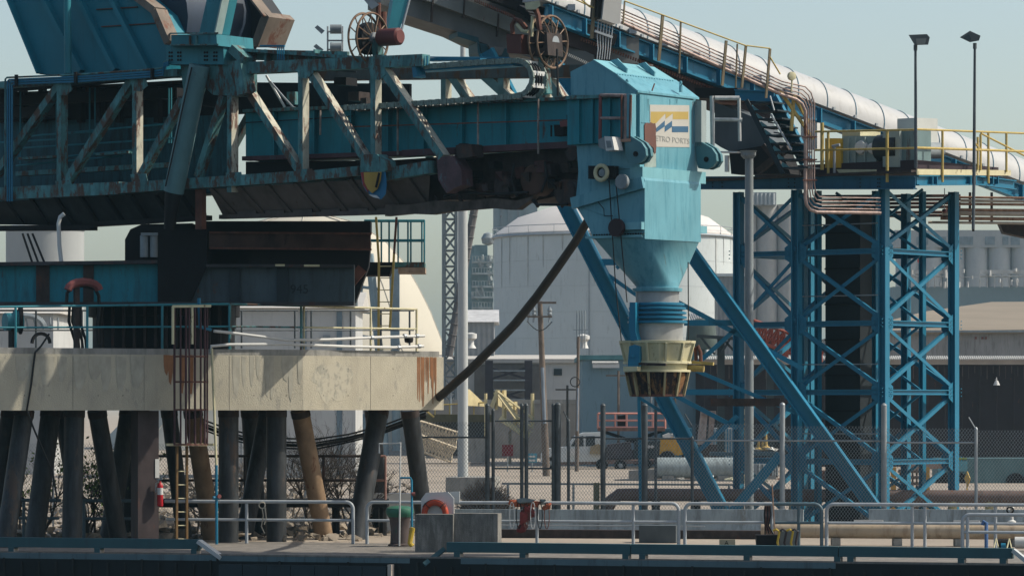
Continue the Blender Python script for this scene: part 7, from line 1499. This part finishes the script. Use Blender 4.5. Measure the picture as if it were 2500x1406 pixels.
# ================= vegetation and rubble =================
def twig(m, p, d, L, r, depth, rn, tips):
    q = p+d*L; mid = p+d*L*.5+Vector((rn.uniform(-1,1),rn.uniform(-1,1),rn.uniform(-1,1)))*L*.12
    m.sweep([p, mid, q], [r, r*.8, r*.6], 4); tips.append(q)
    if depth <= 0: return
    for k in range(rn.choice((2,3,3))):
        e = (d+Vector((rn.uniform(-1,1),rn.uniform(-.7,.7),rn.uniform(-.45,.75)))*.85).normalized(); s0 = p.lerp(q, rn.uniform(.4,1)); twig(m, s0, e, L*rn.uniform(.55,.8), r*.6, depth-1, rn, tips)
tw1 = mat('bare_twig', (.085,.07,.06), .9, var=.3, vs=5); tw2 = mat('pale_twig', (.34,.29,.24), .9, var=.3, vs=5); leafm = mat('fresh_leaf', (.26,.40,.08), .6, var=.4, vs=6)
def shrub(px, Y, H, seed, lab, n=5, pale=False, leaves=0, depth=4):
    rn = random.Random(seed); c = P(px, HY, Y); c.z = 0; t = thing('bare_shrub' if not leaves else 'leafy_shrub', lab, 'shrub', c, 'shrubs behind the piles'); tips = []; m = MB()
    for k in range(n): twig(m, c+Vector((rn.uniform(-.25,.25),rn.uniform(-.2,.2),0)), Vector((rn.uniform(-.7,.7),rn.uniform(-.3,.3),1)).normalized(), H*rn.uniform(.35,.5), .035, depth, rn, tips)
    m.build('branches', tw2 if pale else tw1, t, fix=False)
    if leaves:
        m = MB()
        for k in range(leaves):
            p = rn.choice(tips)+Vector([rn.gauss(0,.10) for _ in range(3)]); a = Vector([rn.gauss(0,1) for _ in range(3)]).normalized(); b_ = a.cross(Vector([rn.gauss(0,1) for _ in range(3)])).normalized(); s_ = rn.uniform(.04,.085)
            m.add([p-a*s_, p+b_*s_*.5, p+a*s_, p-b_*s_*.5], [(0,1,2,3)])
        m.build('leaves', leafm, t, fix=False)
for a in ((770,119.5,3.4,1,'tall bare dark shrub behind the tan leaning pile',7,False,0,5),(860,121,3.0,2,'bare dark shrub spreading left of the right pile pair',6,False,0,5),(640,122,2.8,3,'bare shrub behind the middle piles',6,True,0,4),(590,120,2.6,4,'bare shrub just right of the blue riser pipe',5,True,0,4),(725,123,3.2,5,'pale twiggy shrub behind the tan pile, taller one',6,True,0,4),(920,122,2.2,6,'low bare shrub by the rightmost pile pair',5,False,0,4),(490,120,2.4,7,'bare shrub seen through the ladder cage',5,True,0,4),
          (95,117,3.2,8,'leafy shrub between the first two piles at far left',4,False,420,4),(270,118,3.0,9,'leafy shrub between the crossing left piles',4,False,420,4),(215,116,2.4,10,'leafy shrub by the upright left pile',4,False,380,4),(330,121,2.0,12,'leafy shrub left of the brown square pile',4,False,300,4),(30,119,2.2,14,'leafy shrub at the left picture edge',4,False,260,4)): shrub(*a)
rn = random.Random(21); c = P(1185,HY,131); c.z = 0
t = thing('tumbleweed_bush', 'large round dry brown bush growing beside the pole block at the gates', 'bush', c); m_ = MB(); m2 = MB()
for k in range(1300):
    th = rn.uniform(0,2*math.pi); ph = math.acos(rn.uniform(.0,1)); rr_ = rn.uniform(.75,1.05); e = Vector((math.cos(th)*math.sin(ph)*1.12,math.sin(th)*math.sin(ph)*.9,math.cos(ph)*1.5))*rr_
    b0 = c+Vector((rn.uniform(-.5,.5),rn.uniform(-.4,.4),rn.uniform(0,.3))); mid = b0.lerp(c+e,.6)+Vector([rn.gauss(0,.1) for _ in range(3)]); (m_ if k % 3 else m2).sweep([b0, mid, c+e], [.016,.014,.008], 3)
m_.build('dry_stems', mat('dry_brown', (.24,.16,.11), .9, var=.4, vs=5), t, fix=False); m2.build('pale_stems', mat('dry_pale', (.42,.34,.27), .9, var=.3), t, fix=False)
rn = random.Random(31); m_ = MB()
for k in range(1500):
    px = rn.uniform(-80,1000); Yk = rn.uniform(112.5,150) if rn.random() < .6 else rn.uniform(118,190); c = P(px,HY,Yk); c.z = rn.uniform(-.05,.05); s_ = rn.uniform(.06,.30)
    m_.hull([c+Vector((rn.uniform(-s_,s_),rn.uniform(-s_,s_),rn.uniform(-.05,s_*1.1))) for _ in range(8)])
stuff(m_.build('rubble', mat('rubble_tan', (.38,.32,.25), .95, var=.45, vs=2, dirt=.3, dcol=(.10,.09,.08))), 'loose tan rubble covering the ground behind and between the piles', 'rubble')
# chain link behind piles
t = thing('rear_fence', 'chain link fence standing behind the piles and shrubs', 'fence', P(500,HY,126).xy.to_3d()); RF = PL(500,127,0)
mesh_panel(RF, -60, 1010, 2.7).build('wire_mesh', MESH, t, fix=False)
for x in (-20,130,290,440,590,745,900): m_ = MB(); p = RF.pt(x,HY); m_.tube(Vector((p.x,p.y,0)), Vector((p.x,p.y,2.9)), .035, 8); m_.build('post', M['galv'], t, True)
# pale buildings and things visible between the piles
side(((560,985),(652,985),(652,1042),(560,1042)), 300, 2.5, 'teal_container', mat('container_teal_far', (.07,.20,.27), .6), None); tag(bpy.context.scene.collection.objects[-1], 'dark teal container roofed in white seen between the middle piles', 'container')
side(((-40,990),(28,990),(28,1112),(-40,1112)), 290, 3, 'white_trailer', M['white'], None); tag(bpy.context.scene.collection.objects[-1], 'white trailer seen left of the first pile', 'trailer')
for k, (x,y,w_,h) in enumerate(((780,1000,60,110),(860,1010,40,95),(700,1010,30,80),(820,1060,90,60))):
    side(((x,y),(x+w_,y),(x+w_,1112),(x,1112)), 262+k*2, 2, 'yard_crate', [M['white'],mat('crate_blue', (.16,.24,.30), .7),M['concrete2'],mat('crate_tan', (.42,.34,.25), .8)][k], None); tag(bpy.context.scene.collection.objects[-1], ['pale crate behind the bare shrubs, right of the tan pile','slate blue crate behind the bare shrubs','narrow grey crate behind the tan pile','wide tan crate low behind the bare shrubs'][k], 'crate', 'crates behind the shrubs')

# ================= fine detail: seams, bolts, plates =================
def csseam(pts, r=.012, name='weld_seam'): m = MB(); m.sweep([CS.pt(x,y,-.004) for x,y in pts], r, 4); m.build(name, CB, ch)
csseam([(1636,242),(1636,256)]); csseam([(1566,300),(1586,300)]); csseam([(1575,500),(1700,500)]); csseam([(1640,442),(1640,545)]); csseam([(1602,442),(1602,545)],.008)
def cpseam(pts, r=.012): m = MB(); m.sweep([CP.pt(x,y,.03) for x,y in pts], r, 4); m.build('weld_seam', CB, ch)
cpseam([(1402,500),(1570,560)],.006); cpseam([(1500,475),(1500,583)]); cpseam([(1505,183),(1505,232)],.02)
m_ = MB()
for k in range(22): p = CP.pt(1507,183.5,-.08)+V*(k*.125); m_.obox(p, BM.d*.02, V*.02, UP*.03)
m_.build('roof_bolts', CB, ch)
m_ = MB()
for k in range(24): p = CP.at(.10, zz(573), .02+k*bW/24); m_.obox(p, BM.d*.02, V*.025, UP*.025)
m_.build('flange_bolts', M['chutepale'], ch)
m_ = MB()
for k in range(20):
    p = CP.at(CP.a(1452)+k*.083, zz(573), -.03); m_.obox(p, BM.d*.02, V*.02, UP*.02)
m_.build('flange_bolts', M['black'], ch)
rn = random.Random(77)
stain = mat('chute_run_stain', (.10,.30,.36), .6, var=.2, rust=.3, rcol=(.22,.24,.22))
for k, (x, y, L) in enumerate(((1590,443,40),(1612,443,25),(1668,443,60),(1690,443,35),(1622,566,1),(1583,566,1),(1650,242,12),(1580,242,30),(1693,242,40))):
    if L > 5: m_ = MB(); m_.prism([CS.pt(x,y,-.003), CS.pt(x+5,y,-.003), CS.pt(x+3.5,y+L,-.003), CS.pt(x+2,y+L*.9,-.003)], CS.n*.002); m_.build('run_stain', stain, ch)
# bolts on tower gussets and nodes
m_ = MB()
for i in range(1,5):
    for pl, aa in ((T1,(aA,aB,0)),(T2,(0,sD))):
        for a in aa:
            for s_ in (-1, 1):
                for dz in (-.12,0,.12): m_.obox(pl.at(a+s_*.28, zrow[i]+dz, -.12), pl.d*.018, pl.n*.012, UP*.018)
stuff(m_.build('bolts', dkb, tw))
m_ = MB()
for x in (1740,1763,1925,1940,2100,2143,2148):
    for y in (438,447,456): m_.obox(FP.pt(x,y,-.12), FP.d*.02, FP.n*.01, UP*.02)
m_.build('bolts', M['black'], pf)
# cables and pipes strung along the boom
for k, (pts, r) in enumerate(((((600,182),(700,178),(800,172),(870,176)),.02),(((600,300),(735,292),(860,284)),.016),(((445,250),(520,262),(560,258)),.02),(((660,200),(690,235),(715,262),(730,268)),.03),(((765,190),(780,230),(790,262)),.02))):
    m_ = MB(); m_.sweep([BM.pt(x,y,.5+.1*k) for x,y in pts], r, 6); m_.build('cable', M['hose'] if k != 3 else M['galv'], boom, True)
for k, (x,y,w_,h) in enumerate(((850,225,26,22),(690,262,22,14),(815,190,30,18),(700,225,20,30),(880,240,14,20))):
    m_ = MB(); m_.prism([BM.pt(X,Y_,1.0) for X,Y_ in ((x,y),(x+w_,y-1),(x+w_,y+h),(x,y+h))], BM.n*.5); m_.build('equipment_box', [M['rustlow'],M['galv'],M['black'],M['teal'],M['rustlow']][k], boom)
m_ = MB(); m_.tube(BM.pt(650,185,.9), BM.pt(695,262,.9), .035, 6); m_.build('pale_strut', M['white'], boom)
for x in range(1060, 1400, 60): 
    m_ = MB(); m_.beam(BM.pt(x,480,.7), BM.pt(x+14,505,.6), .08, .06, BM.n); m_.build('hanging_strip', M['rustlow'], us)
# gusset plates at truss nodes
for (x,y) in ((152,214),(152,452),(336,204),(336,436),(741,172),(741,424),(918,176),(568,432),(600,216)):
    m_ = MB(); m_.prism([BM.pt(x+dx,y+dy,-.18) for dx,dy in ((-18,-10),(20,-12),(24,6),(8,20),(-12,18))], BM.n*.02); m_.build('node_gusset', TL, boom)
# formwork joints and tie holes of the concrete cap
jn = mat('joint_dark', (.30,.28,.23), .9)
for x in (178, 352, 560): m_ = MB(); m_.beam(CL.pt(x,869,-.002), CL.pt(x,1000,-.002), .014, .006, CL.n); m_.build('form_joint', jn, cap)
m_ = MB(); m_.beam(CRt.pt(905,869,-.002), CRt.pt(905,1000,-.002), .014, .006, CRt.n); m_.build('form_joint', jn, cap)
for pl, xs in ((CL,(60,120,240,300,620,700)),(CRt,(790,850,960))):
    for x in xs:
        for y in (900, 965): m_ = MB(); m_.lathe(pl.pt(x,y,-.004), [(.022,0),(.022,.003)], 8, pl.n); m_.build('tie_hole', jn, cap)
streak(CL, 560, 735, 869, 985, 9, 5).build('water_streak', mat('water_streak', (.52,.49,.40), .9, var=.2, vs=4), cap)
streak(CL, 20, 340, 869, 960, 9, 6).build('water_streak', bpy.data.materials['water_streak'], cap)
mould = mat('soft_mould', (.47,.45,.37), .9, var=.3, vs=9, rust=.75, rcol=(.62,.57,.45), rs=5, streak=.7)
patch(CRt, blob(CRt,815,930,52,58,26,3), .0035).build('mould_stain', mould, cap)
# worn collars where piles meet the cap, and barnacle line at their feet
for o in list(cap.children):
    if o.name.startswith('pile'):
        vs = [ORG[o]+v.co for v in o.data.vertices]; n_ = len(vs)//2; c1 = sum(vs[:n_], Vector())/n_; c2 = sum(vs[n_:], Vector())/n_; r = (vs[0]-c1).length
        d = (c2-c1).normalized(); m_ = MB(); m_.tube(c1+d*.02, c1+d*.22, r*1.06, 18); m_.build('collar', M['rustlow'], o, True)

# plate courses, seams and a ladder on the big tank; seams on the silo
tk_ = [o for o in bpy.data.objects if o.name == 'storage_tank'][0]; sm_ = mat('tank_seam', (.58,.63,.64), .7)
rn = random.Random(6); m_ = MB()
for k in range(1, 8): m_.ring(T_+Vector((0,0,zt_tank*k/8)), r_+.01, .014, UP, 72, 4)
m_.build('course_seams', sm_, tk_)
m_ = MB()
for k in range(8):
    for j in range(20):
        a_ = -math.pi+math.pi*(j+.5*(k % 2)+rn.uniform(-.1,.1))/20; q_ = T_+Vector((math.cos(a_)*(r_+.01), math.sin(a_)*(r_+.01), zt_tank*k/8)); m_.tube(q_, q_+Vector((0,0,zt_tank/8)), .009, 4)
pass
ts_ = mat('tank_stain', (.52,.54,.53), .8, var=.3, vs=2)
for k in range(16):
    a_ = -math.pi+math.pi*(k+rn.random())/16; q_ = T_+Vector((math.cos(a_)*(r_+.03), math.sin(a_)*(r_+.03), zt_tank-.05)); d_ = Vector((-math.sin(a_), math.cos(a_), 0)); L = rn.uniform(1.5,6); w2 = rn.uniform(.06,.16)
    m_ = MB(); m_.prism([q_-d_*w2, q_+d_*w2, q_+d_*w2*.3-Vector((0,0,L)), q_-d_*w2*.4-Vector((0,0,L*.9))], d_.cross(UP)*.01); m_.build('drip_stain', ts_, tk_)
m_ = MB()
for k in range(24): 
    q_ = HP.pt(1360+k*52, (1360+k*52-1330)*.3798-3, -.01); m_.obox(q_, HP.d*.05, HP.n*.03, UP*.05)
m_.build('hood_clips', M['galv'], cv)
# tyre-worn edge, cleats and planks on the wharf face
m_ = MB()
for k in range(60): x = 10+k*42; a = wz(x,-2.2,-.075); m_.beam(a, a+Vector((0,0,1.95 if k % 4 else 2.05)), .05, .05, WH.n)
m_.build('x', mat('wet_timber', (.02,.022,.022), .7, var=.5)); o = scene.collection.objects[-1]; o.name = 'wharf_timbers'; o['kind'] = 'structure'
